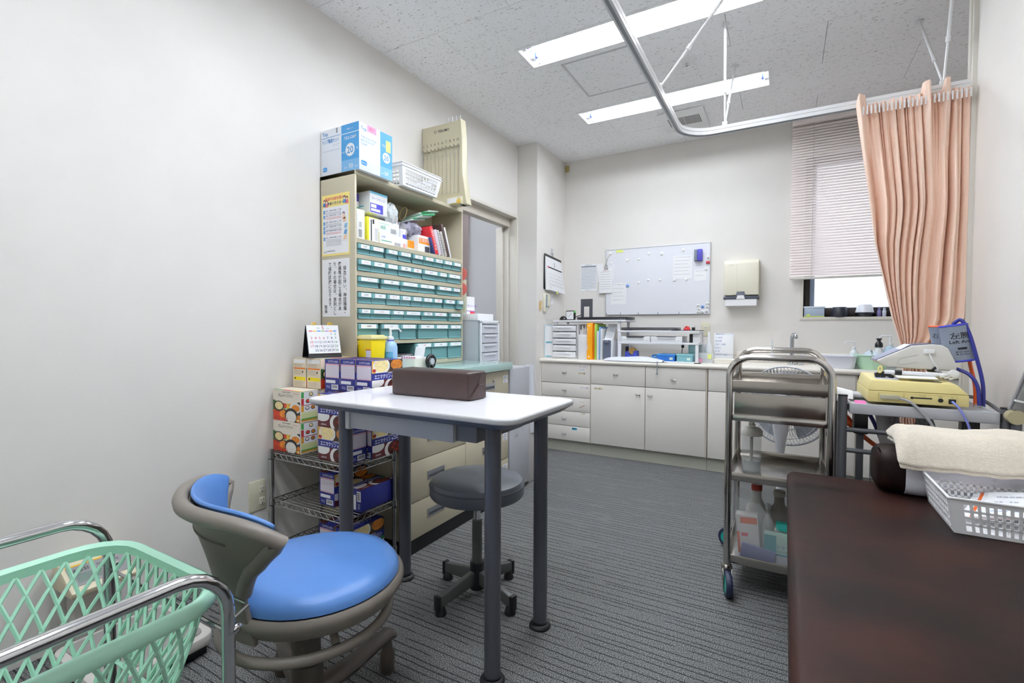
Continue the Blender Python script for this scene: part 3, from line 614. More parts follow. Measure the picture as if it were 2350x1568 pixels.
MB(tb).mat(M('frosty_plastic', '#e2e5f0', .3)).add([(p[0], p[1], z) for z, s in ((ZT, 0), (ZT+.08, .014), (ZT+.083, .02)) for p in rrect(2.275-s, 3.86-s, 2.44+s, 4.02+s, .03)], [tuple(range(24))]+[(k*24+i, k*24+(i+1) % 24, (k+1)*24+(i+1) % 24, (k+1)*24+i) for k in range(2) for i in range(24)]).build('tub_body', tb, solid=.003)
gbw = thing('wash_bowl', 'translucent mint green bowl holding a crumpled plastic bag', 'bowl', (2.54, 3.95, ZT))
MB(gbw).mat(M('mint_translucent', '#c3e8cb', .3)).lathe([(.001, 0), (.07, 0), (.085, .03), (.1, .088), (.108, .092)], (2.54, 3.93, ZT), 28, caps=False).build('bowl_body', gbw, solid=.003)
pb = MB((2.54, 3.93, ZT+.06)).mat(M('crinkled_clear_film', '#dbe8f2', .2)).grid(lambda u, v: (2.54+.085*math.cos(2*PI*u)*(1-v*.85), 3.93+.085*math.sin(2*PI*u)*(1-v*.85), ZT+.06+.055*v+.014*math.sin(17*u*2+5*v)), 24, 6, True).build('plastic_bag'); tag(pb, 'crumpled pale plastic bag lying in the mint bowl', 'bag')
hbt = pump('bottle', 'small clear pump bottle with green print left of mint bowl', 2.455, 4.06, ZT, .026, .12, M('clear_soap', '#e8eef0', .15), WHITE, (-1, -.2), M('green_print', '#57c9a0', .6), ph=.05)
bk = thing('squeeze_bottle', 'white squeeze bottle with black cap behind the mint bowl', 'bottle', (2.6, 4.1, ZT))
MB(bk).mat(PW).lathe([(.024, 0), (.025, .1), (.02, .13), (.016, .14)], (2.598, 4.1, ZT), 16).build('bottle_body', bk)
MB(bk).mat(BLACK).lathe([(.024, .14), (.022, .165), (.011, .178), (.01, .186), (.017, .195), (.016, .2)], (2.598, 4.1, ZT), 16).build('cap', bk)
pump('bottle', 'pale blue hand sanitizer pump bottle beside the curtain', 2.66, 4.1, ZT, .036, .15, M('sanitizer_blue', '#c3dcee', .15), WHITE, (-1, 0), M('sanitizer_label', '#a9c9ea', .6), ph=.07)
# ------------------------------------------------------------------ window sill
def sill(name): pass
zs_ = WZ0+.0005; ys = YB+.035
cc = thing('lidded_box', 'clear plastic box with lime clip edge on the window sill', 'box', (2.225, ys, zs_))
MB(cc).mat(M('cloudy_clear', '#aebdd2', .2)).box(2.162, ys-.03, zs_+.006, 2.292, ys+.03, zs_+.07).build('box_body', cc, bevel=.002)
MB(cc).mat(M('lime_plastic', '#cfe36a', .4)).box(2.16, ys-.033, zs_, 2.293, ys+.033, zs_+.0065).box(2.18, ys-.036, zs_+.002, 2.2, ys-.03, zs_+.02).build('lid', cc, bevel=.001)
MB(cc).mat(M('clear_rim', '#dfeaf2', .2)).box(2.159, ys-.034, zs_+.068, 2.296, ys+.034, zs_+.08).build('rim', cc, bevel=.001)
NV = M('navy_black_plastic', '#20242f', .45)
cn = MB((2.385, ys, zs_)).mat(NV).lathe([(.056, 0), (.057, .004), (.046, .068), (.044, .072), (.03, .073)], (2.388, ys, zs_), 28).build('speaker_cone'); tag(cn, 'black truncated-cone device on the window sill', 'speaker')
df = thing('aroma_diffuser', 'white-topped black round diffuser on the window sill', 'diffuser', (2.54, ys, zs_))
MB(df).mat(NV).lathe([(.044, 0), (.055, .016), (.058, .028), (.056, .03)], (2.54, ys, zs_), 28).build('base', df)
MB(df).mat(M('white_satin', '#e8ebf4', .4)).lathe([(.057, .031), (.056, .034), (.044, .084), (.04, .088), (.01, .089)], (2.54, ys, zs_), 28).build('cover', df)
for x, m, lb in [(2.625, M('violet_liquid', '#7b76a8', .2), 'little violet glass vial by the white diffuser'), (2.655, M('clear_vial', '#cfd6e4', .1), 'little clear glass vial next to the violet one')]:
    t = MB((x, ys, zs_)).mat(m).lathe([(.012, 0), (.0125, .04), (.007, .048), (.008, .05), (.008, .06), (.006, .062)], (x, ys, zs_), 14).build('glass_vial'); tag(t, lb, 'vial', 'vials on the sill')
# ------------------------------------------------------------------ venetian blind
BLM = M('pinkish_aluminium_slat', '#f6ece9', .35)
bd = thing('venetian_blind', 'pale pink aluminium venetian blind lowered over the window', 'blind', (2.5, YB-.05, 1.43))
BX0, BX1 = 2.063, 3.1
sl = MB((0, 0, 0)).mat(BLM)
P_ = [(-.0125, -.0035), (-.007, -.0008), (0, .0005), (.007, -.0008), (.0125, -.0035)]
vs = []
for xx in (BX0, BX1): vs += [(xx-2.5, a, b) for a, b in P_]+[(xx-2.5, a, b-.0006) for a, b in reversed(P_)]
sl.add(vs, [(i, (i+1) % 10, 10+(i+1) % 10, 10+i) for i in range(10)])
slo = None; nsl = 55
for k in range(nsl):
    z = .028+k*(2.585-1.43-.03-.028)/(nsl-1)
    if slo is None: slo = sl.build('slat', bd, angle=60); o = slo
    else:
        o = slo.copy(); COL.objects.link(o)
    o.location = (0, 0, z); o.rotation_euler = (1.0, 0, 0)
MB(bd).mat(M('blind_bottom_rail', '#d4d0c9', .4)).box(BX0, YB-.06, 1.424, BX1, YB-.04, 1.442).build('bottom_rail', bd, bevel=.003)
MB(bd).mat(BLM).box(BX0, YB-.075, 2.575, BX1, YB-.03, 2.61).build('head_rail', bd, bevel=.002)
for xx in (2.2, 2.62, 2.98): MB(bd).mat(M('ladder_cord', '#c9bfbc', .7)).cyl((xx, YB-.064, 1.43), (xx, YB-.064, 2.58), .0012, 5).cyl((xx, YB-.036, 1.43), (xx, YB-.036, 2.58), .0012, 5).build('ladder_cord', bd)
# blind seen through the doorway in the next room
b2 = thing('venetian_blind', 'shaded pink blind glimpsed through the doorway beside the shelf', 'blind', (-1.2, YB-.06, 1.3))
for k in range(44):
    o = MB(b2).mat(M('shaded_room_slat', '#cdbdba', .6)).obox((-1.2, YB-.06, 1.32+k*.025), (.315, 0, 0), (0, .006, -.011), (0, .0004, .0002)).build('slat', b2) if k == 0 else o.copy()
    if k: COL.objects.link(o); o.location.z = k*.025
# ------------------------------------------------------------------ on the back wall
wbd = thing('whiteboard', 'wall-mounted whiteboard with thin silver frame', 'whiteboard', (1.05, YB-.01, 1.175))
BW = M('whiteboard_enamel', '#e9ebf2', .18)
X0, X1, Z0, Z1 = .605, 1.495, 1.175, 1.768
MB(wbd).mat(BW).box(X0+.006, YB-.016, Z0+.006, X1-.006, YB-.001, Z1-.006).build('panel', wbd)
f = MB(wbd).mat(M('silver_frame', '#d3d5d9', .4, .3))
for q in cut_rects(X0, Z0, X1, Z1, [(X0+.007, Z0+.007, X1-.007, Z1-.007)]): f.box(q[0], YB-.019, q[1], q[2], YB-.001, q[3])
f.build('frame', wbd, bevel=.001)
for xx in (.613, .745, .905, 1.075, 1.25, 1.44): MB(wbd).mat(BLACK).box(xx, YB-.021, Z0+.002, xx+.004, YB-.019, Z0+.02).build('clip_mark', wbd)
yb = YB-.0165
def px2w(u, v):   # position on the board measured in its own coordinates (0..1)
    return X0+(X1-X0)*u, Z0+(Z1-Z0)*v
def paper(name, label, x0, z0, x1, z1, y, m=WHITE2, lines=0, th=.0008, tilt=0, ink=GREYINK):
    o = MB(((x0+x1)/2, y, z1)).mat(m).box(x0, y-th, z0, x1, y, z1)
    for k in range(lines):
        zz = z1-.012-(z1-z0-.02)*k/lines; o.mat(ink).quad((x0+.01, y-th-.0003, zz-.0016), (x1-.01-((k*37) % 5)*.006, y-th-.0003, zz-.0016), (x1-.01-((k*37) % 5)*.006, y-th-.0003, zz), (x0+.01, y-th-.0003, zz))
    o = o.build(name, smooth=False); o.rotation_euler = (0, tilt, 0); return tag(o, label, 'paper')
paper('pinned_note', 'blank-looking note sheet under a magnet, right on whiteboard', 1.20, 1.475, 1.355, 1.67, yb, lines=6, tilt=.02)
paper('pinned_note', 'note sheet low at left on the whiteboard, small print', .655, 1.27, .795, 1.46, yb, lines=5)
paper('pinned_note', 'small slip of paper at the whiteboard right edge', 1.37, 1.45, 1.465, 1.545, yb, lines=2)
MAGW = M('white_magnet', '#f2f2f0', .3)
mags = [(.803, 1.663, .011), (.902, 1.664, .011), (.995, 1.707, .012), (1.103, 1.698, .016), (1.28, 1.717, .012), (.742, 1.455, .010), (.905, 1.458, .011), (.99, 1.478, .011), (1.09, 1.475, .012), (1.21, 1.465, .011), (1.307, 1.468, .012), (1.463, 1.545, .012), (.652, 1.645, .011)]
whr = ['in the upper row, leftmost', 'in the upper row, second from left', 'high up, third from left', 'larger than the rest, high in the middle', 'holding the right-hand note sheet', 'holding the low left note', 'below the middle, right of the blue magnet', 'below the middle, fourth in its row', 'below the middle, fifth in its row', 'below the middle, sixth in its row', 'below the middle, last in its row', 'at the board right edge on a slip', 'over the clipped papers at left']
for (x, z, r), wn in zip(mags, whr):
    o = MB((x, yb, z)).mat(MAGW).lathe([(r, 0), (r, .004), (r*.6, .007), (r*.55, .007)], (x, yb, z), 16, (0, -1, 0)).build('magnet'); tag(o, 'round white magnet on whiteboard, '+wn, 'magnet', 'white magnets on the whiteboard')
o = MB((.808, yb, 1.44)).mat(M('blue_magnet', '#7fa3dc', .4)).lathe([(.015, 0), (.015, .004), (.008, .008)], (.808, yb, 1.435), 16, (0, -1, 0)).build('magnet'); tag(o, 'pale blue round magnet on the whiteboard', 'magnet')
k = 0
for (x, z, c) in [(1.405, 1.245, MAGW), (1.41, 1.215, MAGW), (1.44, 1.235, M('blue_magnet')), (1.475, 1.26, MAGW), (1.478, 1.235, MAGW), (1.405, 1.192, MAGW), (1.435, 1.195, MAGW), (1.47, 1.2, MAGW)]:
    o = MB((x, yb, z)).mat(c).lathe([(.013, 0), (.013, .006), (.007, .011)], (x, yb, z), 14, (0, -1, 0)).mat(INK).text('◆', .008, (x-.003, yb-.0115, z-.003)).build('game_piece_magnet')
    tag(o, 'pale blue round magnet inside the corner cluster of whiteboard' if c != MAGW else 'small round white magnet in the cluster at whiteboard lower right corner', 'magnet', 'cluster of magnets at the board corner')
er = thing('whiteboard_eraser', 'violet-blue board eraser with grey felt side', 'eraser', (1.41, yb, 1.66))
MB(er).mat(M('violet_blue_foam', '#4a45b0', .6)).box(1.395, yb-.035, 1.615, 1.435, yb-.002, 1.71).build('grip', er, bevel=.006)
MB(er).mat(M('grey_felt', '#7c8690', .95, bump=.5, bscale=900)).box(1.372, yb-.033, 1.618, 1.395, yb-.004, 1.708).build('felt', er, bevel=.002)
yn = tag(MB((.74, yb, 1.75)).mat(M('yellow_note')).box(.70, yb-.002, 1.735, .765, yb, 1.757).build('sticky_note'), 'yellow sticky note at whiteboard top left', 'note')
rc = thing('magnet_clip', 'white magnetic hook holding a small red clip', 'clip', (1.477, yb, 1.62))
MB(rc).mat(MAGW).box(1.468, yb-.006, 1.635, 1.488, yb, 1.655).build('hook_base', rc, bevel=.002)
MB(rc).mat(STEEL).tube([(1.478, yb-.008, 1.64), (1.478, yb-.01, 1.615)], .0015, 5).build('wire', rc)
MB(rc).mat(M('red_clip', '#b5303a', .4)).box(1.463, yb-.012, 1.588, 1.492, yb-.002, 1.61).build('clip', rc, bevel=.002)
# papers left of the board
sh = paper('timetable_sheet', 'printed timetable sheet taped to the wall left of whiteboard', .356, 1.4, .511, 1.652, YB-.001)
f = MB((.4335, YB-.001, 1.652)).mat(M('slate_ink', '#5b6478', .8)).quad((.362, YB-.0026, 1.625), (.506, YB-.0026, 1.625), (.506, YB-.0026, 1.633), (.362, YB-.0026, 1.633))
for k in range(15): f.mat(M('pale_table_ink', '#aab0be', .8)).quad((.362, YB-.0026, 1.615-k*.0135), (.506, YB-.0026, 1.615-k*.0135), (.506, YB-.0026, 1.62-k*.0135), (.362, YB-.0026, 1.62-k*.0135))
f.mat(WHITE2)
for k in range(7): f.quad((.378+k*.019, YB-.0029, 1.42), (.380+k*.019, YB-.0029, 1.42), (.380+k*.019, YB-.0029, 1.622), (.378+k*.019, YB-.0029, 1.622))
f.mat(GREYINK).text('診療時間一覧', .012, (.43, YB-.0026, 1.638), al='C').text('ご確認ください', .009, (.43, YB-.0026, 1.408), al='C'); f.build('table_print', sh)
cp = thing('clipped_papers', 'sheaf of papers hanging from a black bulldog clip', 'papers', (.61, YB-.02, 1.6))
MB(cp).mat(WHITE2).obox((.545, YB-.004, 1.565), (.028, 0, 0), (0, .001, 0), (0, 0, .082)).build('back_sheet', cp)
MB(cp).mat(M('paper_cool', '#e9eaef', .8)).obox((.655, YB-.0185, 1.55), (.035, 0, 0), (0, .001, 0), (.006, 0, .075)).build('back_sheet', cp)
f = MB(cp).mat(WHITE2).box(.545, YB-.026, 1.375, .67, YB-.021, 1.60)
f.mat(GREYINK)
for k in range(8): f.quad((.555, YB-.0264, 1.565-k*.022), (.655, YB-.0264, 1.565-k*.022), (.655, YB-.0264, 1.567-k*.022), (.555, YB-.0264, 1.567-k*.022))
f.mat(REDINK).text('お知らせ', .014, (.607, YB-.0264, 1.575), al='C'); f.build('front_sheet', cp, smooth=False)
f = MB(cp).mat(BLACK).tube([(.602, YB-.027, 1.62), (.594, YB-.028, 1.595), (.628, YB-.028, 1.595), (.62, YB-.027, 1.62), (.612, YB-.024, 1.635)], .0022, 6, True); f.build('clip', cp)
f = MB(cp).mat(MAGW).lathe([(.014, 0), (.014, .005), (.008, .008)], (.645, yb, 1.735), 16, (0, -1, 0)).mat(M('ivory_hook', '#e6e2d4', .4)).tube([(.645, YB-.026, 1.73), (.63, YB-.028, 1.71), (.618, YB-.027, 1.68)], .004, 6).mat(STEEL).tube([(.618, YB-.027, 1.68), (.612, YB-.026, 1.635)], .0015, 5); f.build('magnet_hook', cp)
# paper towel dispenser
pt = thing('paper_towel_dispenser', 'cream wall-mounted paper towel dispenser with dark grey lip', 'dispenser', (1.73, YB, 1.26))
CR = M('ivory_abs', '#e9e5d2', .35)
x0, x1, ya, yc = 1.608, 1.857, YB-.11, YB-.001
prof = [(yc, 1.315), (ya, 1.315), (ya-.004, 1.45), (ya+.003, 1.57), (ya+.02, 1.592), (yc, 1.6)]
MB(pt).mat(CR).prism([(x0, a, b) for a, b in prof], (x1-x0, 0, 0)).build('housing', pt, bevel=.008, seg=3)
MB(pt).mat(M('dark_slate_plastic', '#4b4f5c', .4)).prism([(x0-.001, ya-.006, 1.285), (x1+.001, ya-.006, 1.285), (x1+.001, ya-.006, 1.308), (1.765, ya-.006, 1.31), (1.757, ya-.006, 1.345), (1.705, ya-.006, 1.345), (1.697, ya-.006, 1.31), (x0-.001, ya-.006, 1.308)], (0, .1, 0)).build('lip', pt, bevel=.002)
MB(pt).mat(WHITE2).box(1.622, ya-.002, 1.235, 1.842, yc, 1.287).prism([(1.70, ya-.0065, 1.286), (1.762, ya-.0065, 1.286), (1.752, ya-.0068, 1.315), (1.71, ya-.0068, 1.315)], (0, .002, 0)).build('paper_towel', pt)
MB(pt).mat(M('dispenser_seam', '#c9c4b2', .5)).box(1.7035, ya-.0045, 1.33, 1.7045, ya-.0035, 1.57).build('seam', pt)
MB(pt).mat(M('emboss_ink', '#bdb9a8', .6)).text('TOWEL', .012, (1.64, ya-.004, 1.55)).build('embossed_name', pt)
def outlet(label, c, R, N, w_, h_, rows):
    t = thing('wall_outlet', label, 'outlet', c); c = Vector(c); R = Vector(R); N = Vector(N); U = Vector((0, 0, 1))
    MB(t).mat(M('almond_plate', '#d9d5bd', .4)).obox(c+N*.003, R*w_/2, N*.003, U*h_/2).build('plate', t, bevel=.003)
    for k, (dz, dx) in enumerate(rows):
        MB(t).mat(M('outlet_insert', '#e3e0cf', .4)).obox(c+N*.006+U*dz+R*dx, R*.013, N*.002, U*.016).build('socket', t, bevel=.001)
        f = MB(t).mat(BLACK)
        for s in (-1, 1): f.obox(c+N*.0082+U*(dz+.004)+R*(dx+s*.0055), R*.001, N*.0003, U*.004)
        f.obox(c+N*.0082+U*(dz-.009)+R*dx, R*.002, N*.0003, U*.002); f.build('slots', t)
outlet('almond wall outlet with one socket by the low rack', (1.463, YB, 1.048), (1, 0, 0), (0, -1, 0), .072, .116, [(.01, 0)])
outlet('almond double wall outlet beside the wire rack', (0, 1.30, .30), (0, 1, 0), (1, 0, 0), .08, .135, [(.026, .02), (-.026, .02)])
# ------------------------------------------------------------------ on the pillar side (facing into the room)
XP = .1905
ca = thing('wall_calendar', 'white month calendar on black board hanging on the pillar', 'calendar', (XP, 4.0, 1.4))
MB(ca).mat(BLACK).obox((XP+.008, 4.0, 1.54), (.003, 0, .0), (0, .175, -.012), (.004, 0, .155)).build('backing', ca)
cm = MB(ca).mat(WHITE2).add([(XP+.014, 3.83, 1.69), (XP+.014, 4.17, 1.668), (XP+.05, 4.19, 1.372), (XP+.05, 3.85, 1.39), (XP+.011, 3.83, 1.69), (XP+.011, 4.17, 1.668), (XP+.014, 4.18, 1.372), (XP+.014, 3.84, 1.39)], [(0,1,2,3),(7,6,5,4),(0,4,5,1),(1,5,6,2),(2,6,7,3),(3,7,4,0)]); cm.build('pages', ca, smooth=False)
A = Vector((XP+.0145, 3.83, 1.69)); Rv = Vector((0, .34, -.022)); Uv = Vector((.036, .02, -.3)); nn = Vector((.0012, 0, 0))
f = MB(ca).mat(INK)
def cp_(u, v): return A+Rv*u+Uv*v+nn
f.text('5', .05, cp_(.5, .25), Rv, -Uv, 'C')
f.quad(cp_(.05, .335), cp_(.95, .335), cp_(.95, .30), cp_(.05, .30)); f.mat(REDINK).quad(cp_(.05, .337)+nn*.2, cp_(.17, .337)+nn*.2, cp_(.17, .298)+nn*.2, cp_(.05, .298)+nn*.2)
f.mat(INK); d = 1
for r in range(6):
    for q in range(7):
        if r == 0 and q < 5: continue
        if d > 31: break
        f.text(str(d), .017, cp_(.1+q*.128, .42+r*.105), Rv, -Uv, 'C'); d += 1
f.build('page_print', ca)
MB(ca).mat(STEEL).tube([(XP+.012, 3.97, 1.68), (XP+.012, 3.99, 1.73), (XP+.012, 4.01, 1.68)], .0015, 5).build('wire_hanger', ca)
MB(ca).mat(M('clear_hook', '#cfd2d4', .3)).box(XP, 3.975, 1.725, XP+.012, 4.01, 1.77).build('wall_hook', ca, bevel=.002)
MB(ca).mat(M('yellow_note')).box(XP+.046, 4.0, 1.362, XP+.05, 4.03, 1.385).build('sticky_note', ca)
rm_ = thing('remote_control', 'cream air conditioner remote in a wall holder under the calendar', 'remote', (XP, 3.85, 1.2))
MB(rm_).mat(CR).box(XP+.001, 3.815, 1.2, XP+.024, 3.865, 1.36).build('body', rm_, bevel=.004)
f = MB(rm_).mat(M('remote_blue_keys', '#6f8fb0', .5))
for k in range(6): f.box(XP+.0235, 3.826, 1.235+k*.014, XP+.0255, 3.855, 1.245+k*.014)
f.mat(M('remote_screen', '#8fa0a0', .2)).box(XP+.0235, 3.825, 1.32, XP+.025, 3.856, 1.348); f.build('keys', rm_)
sw = MB((XP, 3.91, 1.24)).mat(CR).box(XP+.001, 3.885, 1.25, XP+.018, 3.94, 1.36).build('thermostat', bevel=.003); tag(sw, 'small cream wall thermostat beside the remote', 'thermostat')
pt_ = MB((XP, 3.99, 1.3)).mat(WHITE2).box(XP+.0005, 3.965, 1.27, XP+.0015, 4.03, 1.365).build('slip'); tag(pt_, 'narrow paper slip taped under the calendar', 'paper')
rb = MB((XP, 3.75, 1.25)).mat(M('rubber_band', '#d9b878', .6))
for k in range(5): rb.tube([(XP+.006+.003*k, 3.74+.006*k, 1.29), (XP+.008+.002*k, 3.732+.009*k, 1.24+.006*k), (XP+.006+.002*k, 3.742+.005*k, 1.20+.005*k), (XP+.004, 3.752+.002*k, 1.245)], .0016, 5, True)
tag(rb.build('rubber_bands'), 'bunch of tan rubber bands hung on the pillar edge', 'rubber bands')
# ------------------------------------------------------------------ beige base cabinet with green glass top
XL = .558
bc = thing('drawer_cabinet', 'beige steel drawer cabinet with recessed silver pulls along the left wall', 'cabinet', (.28, 2.11, 0))
Y0, Y1, YD = 1.655, 2.578, 2.121
MB(bc).mat(BEIGE).box(.004, Y0, .067, XL-.018, Y1, .799).build('body', bc)
MB(bc).mat(M('black_plinth', '#121215', .6)).box(.02, Y0+.002, 0, XL-.004, Y1-.002, .067).build('plinth', bc)
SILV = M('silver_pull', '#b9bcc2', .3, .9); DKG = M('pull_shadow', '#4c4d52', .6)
def bdrawer(y0, y1, z0, z1, cup=True, lock=False):
    g = .0018
    d = MB(bc).mat(BEIGE).box(XL-.018, y0+g, z0+g, XL, y1-g, z1-g).build('drawer', bc, bevel=.0015)
    if cup:
        yc = (y0+y1)/2 - (.02 if y0 < 2 else 0); zc = z0+(z1-z0)*.54
        f = MB(bc).mat(SILV)
        for q in cut_rects(yc-.066, zc-.02, yc+.066, zc+.02, [(yc-.06, zc-.014, yc+.06, zc+.014)]): f.box(XL-.001, q[0], q[1], XL+.003, q[2], q[3])
        f.prism([(XL-.0, yc-.06, zc+.014), (XL+.0025, yc-.06, zc+.014), (XL+.0025, yc-.06, zc+.004), (XL+.0005, yc-.06, zc-.002)], (0, .12, 0))
        f.build('pull', d, smooth=False)
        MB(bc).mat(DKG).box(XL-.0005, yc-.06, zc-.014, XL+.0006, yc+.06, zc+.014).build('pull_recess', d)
    if lock: MB(bc).mat(CHROME).lathe([(.009, 0), (.009, .006), (.006, .008)], (XL, y0+.28, z1-.05), 14, (1, 0, 0)).build('lock', d)
    return d
for y0, y1 in ((Y0, YD), (YD, Y1)):
    rows_ = [(.067, .24), (.24, .432), (.432, .615), (.615, .795)] if y0 < 2 else [(.067, .25), (.25, .44), (.44, .615), (.615, .795)]
    for z0, z1 in rows_:
        d = bdrawer(y0, y1, z0, z1, True, z1 > .7)
        if y0 > 2:
            f = MB(bc).mat(WHITE2).quad((XL+.0004, Y1-.065, z1-.05), (XL+.0004, Y1-.012, z1-.05), (XL+.0004, Y1-.012, z1-.03), (XL+.0004, Y1-.065, z1-.03)).quad((XL+.0004, Y1-.065, z1-.075), (XL+.0004, Y1-.012, z1-.075), (XL+.0004, Y1-.012, z1-.055), (XL+.0004, Y1-.065, z1-.055))
            f.mat(BLUEINK).text('伝票', .012, (XL+.0008, Y1-.055, z1-.046), (0, 1, 0)).text('用紙', .012, (XL+.0008, Y1-.055, z1-.07), (0, 1, 0)); f.build('label', d)
gt = thing('green_counter_top', 'pale green laminate top with paler edge on beige drawer cabinet', 'worktop', (.3, 2.11, .7995))
TEAL = M('pale_green_laminate', '#a9c9c3', .12, spec=.6)
MB(gt).mat(TEAL).box(.003, Y0-.002, .7995, XL+.025, Y1+.008, .8415).build('slab', gt, bevel=.0015)
wc = thing('side_cabinet', 'white two-drawer cabinet standing beside beige drawer cabinet', 'cabinet', (.28, 2.72, 0))
LG = M('light_grey_steel', '#b2b4ba', .4)
MB(wc).mat(LG).box(.02, 2.592, .03, XL-.015, 2.853, .80).build('body', wc, bevel=.002)
for z0, z1 in ((.03, .42), (.42, .80)): MB(wc).mat(LG).box(XL-.014, 2.594, z0+.002, XL+.002, 2.851, z1-.002).build('drawer', wc, bevel=.002)
MB(wc).mat(BLACK).box(.03, 2.6, 0, XL-.02, 2.845, .03).build('plinth', wc)
f = MB(wc).mat(M('faded_pencil', '#a7a8ae', .8)).text('書類', .02, (XL+.0026, 2.66, .36), (0, 1, 0)).text('在庫', .015, (XL+.0026, 2.75, .39), (0, 1, 0)); f.build('pencil_marks', wc)
tr_ = MB((.3, 2.9, 0)).mat(M('crumpled_clear_bag', '#dfe2ea', .2)).grid(lambda u, v: (.52+.035*math.cos(2*PI*u)*(1+.2*math.sin(5*v)), 2.93+.05*math.sin(2*PI*u)*(1+.15*math.sin(9*v+u*6)), .34+.46*v), 14, 9, True).build('plastic_bag'); tag(tr_, 'clear plastic bag hanging at the white cabinet far side', 'bag')
st = pbox('storage_bin', 'tall pale grey bin standing between white cabinet and pillar', 'bin', .3, 2.88, 0, .545, 3.1, .42, M('pale_grey_pl', '#b9b6b6', .5), .01)
# translucent drawer chest on the white cabinet
pc_ = thing('plastic_drawer_chest', 'translucent plastic drawer chest standing on the white cabinet', 'drawer chest', (.21, 2.72, .8005))
FR = M('frosted_poly', '#e4e7ef', .3, alpha=.62); FRE = M('frosted_edge', '#f0f2f6', .3, alpha=.85)
x0, x1, y0, y1, z0, z1 = .09, .335, 2.6, 2.84, .8005, 1.10
f = MB(pc_).mat(FR).box(x0, y0, z0, x1, y0+.004, z1).box(x0, y1-.004, z0, x1, y1, z1).box(x0, y0, z1-.005, x1, y1, z1).box(x0, y0, z0+.01, x1, y1, z0+.015).box(x0, y0, z0, x0+.004, y1, z1); f.build('casing', pc_)
f = MB(pc_).mat(FRE)
for yy in (y0, y1-.02):
    f.box(x1-.02, yy, z0, x1+.002, yy+.02, z1)
f.box(x1-.02, y0, z1-.02, x1+.002, y1, z1+.001).box(x1-.02, y0, z0+.005, x1+.002, y1, z0+.03); f.build('frame', pc_, bevel=.003)
for k in range(4):
    za = z0+.034+k*.061
    d = MB(pc_).mat(FR).box(x1-.23, y0+.024, za, x1-.002, y1-.024, za+.003).box(x1-.004, y0+.022, za, x1+.001, y1-.022, za+.054).build('drawer', pc_)
    MB(pc_).mat(FRE).box(x1+.001, y0+.05, za+.04, x1+.008, y1-.05, za+.046).build('lip', d)
    if k in (1, 2): MB(pc_).mat(M('grey_contents', '#8d8c92', .7)).box(x1-.1, y0+.03, za+.004, x1-.02, y0+.14, za+.045).mat(M('pink_contents', '#e8a3c6', .7)).box(x1-.1, y0+.145, za+.004, x1-.015, y0+.185, za+.045).build('contents', d)
wb_ = pbox('paper_box', 'plain white lidded paper box on the plastic drawer chest', 'box', .12, 2.61, 1.1015, .31, 2.80, 1.145, WHITE2, .002)
mb_ = thing('medicine_carton', 'white medicine carton with violet Japanese name and red corner', 'carton', (.2, 2.66, 1.1455))
MB(mb_).mat(WHITE2).box(.12, 2.63, 1.1455, .21, 2.72, 1.26).build('carton_body', mb_)
f = MB(mb_).mat(M('violet_print', '#5a3fb0', .7)).text('ダメシン錠', .022, (.2108, 2.634, 1.19), (0, 1, 0)).quad((.2106, 2.63, 1.163), (.2106, 2.72, 1.163), (.2106, 2.72, 1.167), (.2106, 2.63, 1.167)).text('メシン', .02, (.135, 2.6294, 1.19)).quad((.12, 2.6296, 1.163), (.21, 2.6296, 1.163), (.21, 2.6296, 1.167), (.12, 2.6296, 1.167))
f.mat(M('red_print', '#e0405c', .7)).quad((.2107, 2.67, 1.146), (.2107, 2.72, 1.146), (.2107, 2.72, 1.162), (.2107, 2.66, 1.162)); f.build('print', mb_)
# ------------------------------------------------------------------ upper shelf cabinet
us = thing('shelf_cabinet', 'tall beige steel cabinet of small green drawers under an open shelf', 'cabinet', (.123, 2.09, .842))
UX, UY0, UY1, UZ0, UZ1 = .246, 1.647, 2.532, .842, 1.803
B = MB(us).mat(BEIGE); B.box(0.003, UY0, UZ0, UX, UY0+.012, UZ1).build('side_panel', us, bevel=.001)
MB(us).mat(BEIGE).box(.003, UY1-.012, UZ0, UX, UY1, UZ1).build('side_panel', us, bevel=.001)
MB(us).mat(BEIGE).box(.003, UY0, UZ1-.02, UX+.002, UY1, UZ1).build('top_panel', us, bevel=.001)
MB(us).mat(BEIGE).box(.003, UY0, UZ0, .008, UY1, UZ1).build('back_panel', us)
SH = [(1.46, 1.483), (1.385, 1.406), (1.302, 1.326), (1.227, 1.248), (1.146, 1.168), (1.074, 1.093), (.968, .989), (.8425, .866)]
for a, b_ in SH: MB(us).mat(BEIGE).box(.008, UY0+.012, b_-.004, UX, UY1-.012, b_).box(UX-.014, UY0+.012, a, UX, UY1-.012, b_-.004).build('shelf', us, bevel=.001)
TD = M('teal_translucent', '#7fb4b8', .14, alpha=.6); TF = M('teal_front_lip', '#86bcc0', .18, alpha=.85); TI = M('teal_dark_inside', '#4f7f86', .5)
CRD = M('name_card', '#f3f4f6', .6); cont = [M('cont_a', '#8fb7b5', .6), M('cont_b', '#8794b5', .6), M('cont_c', '#c6d8d4', .6), M('cont_d', '#6f8798', .6), M('cont_g', '#8fbf96', .6)]
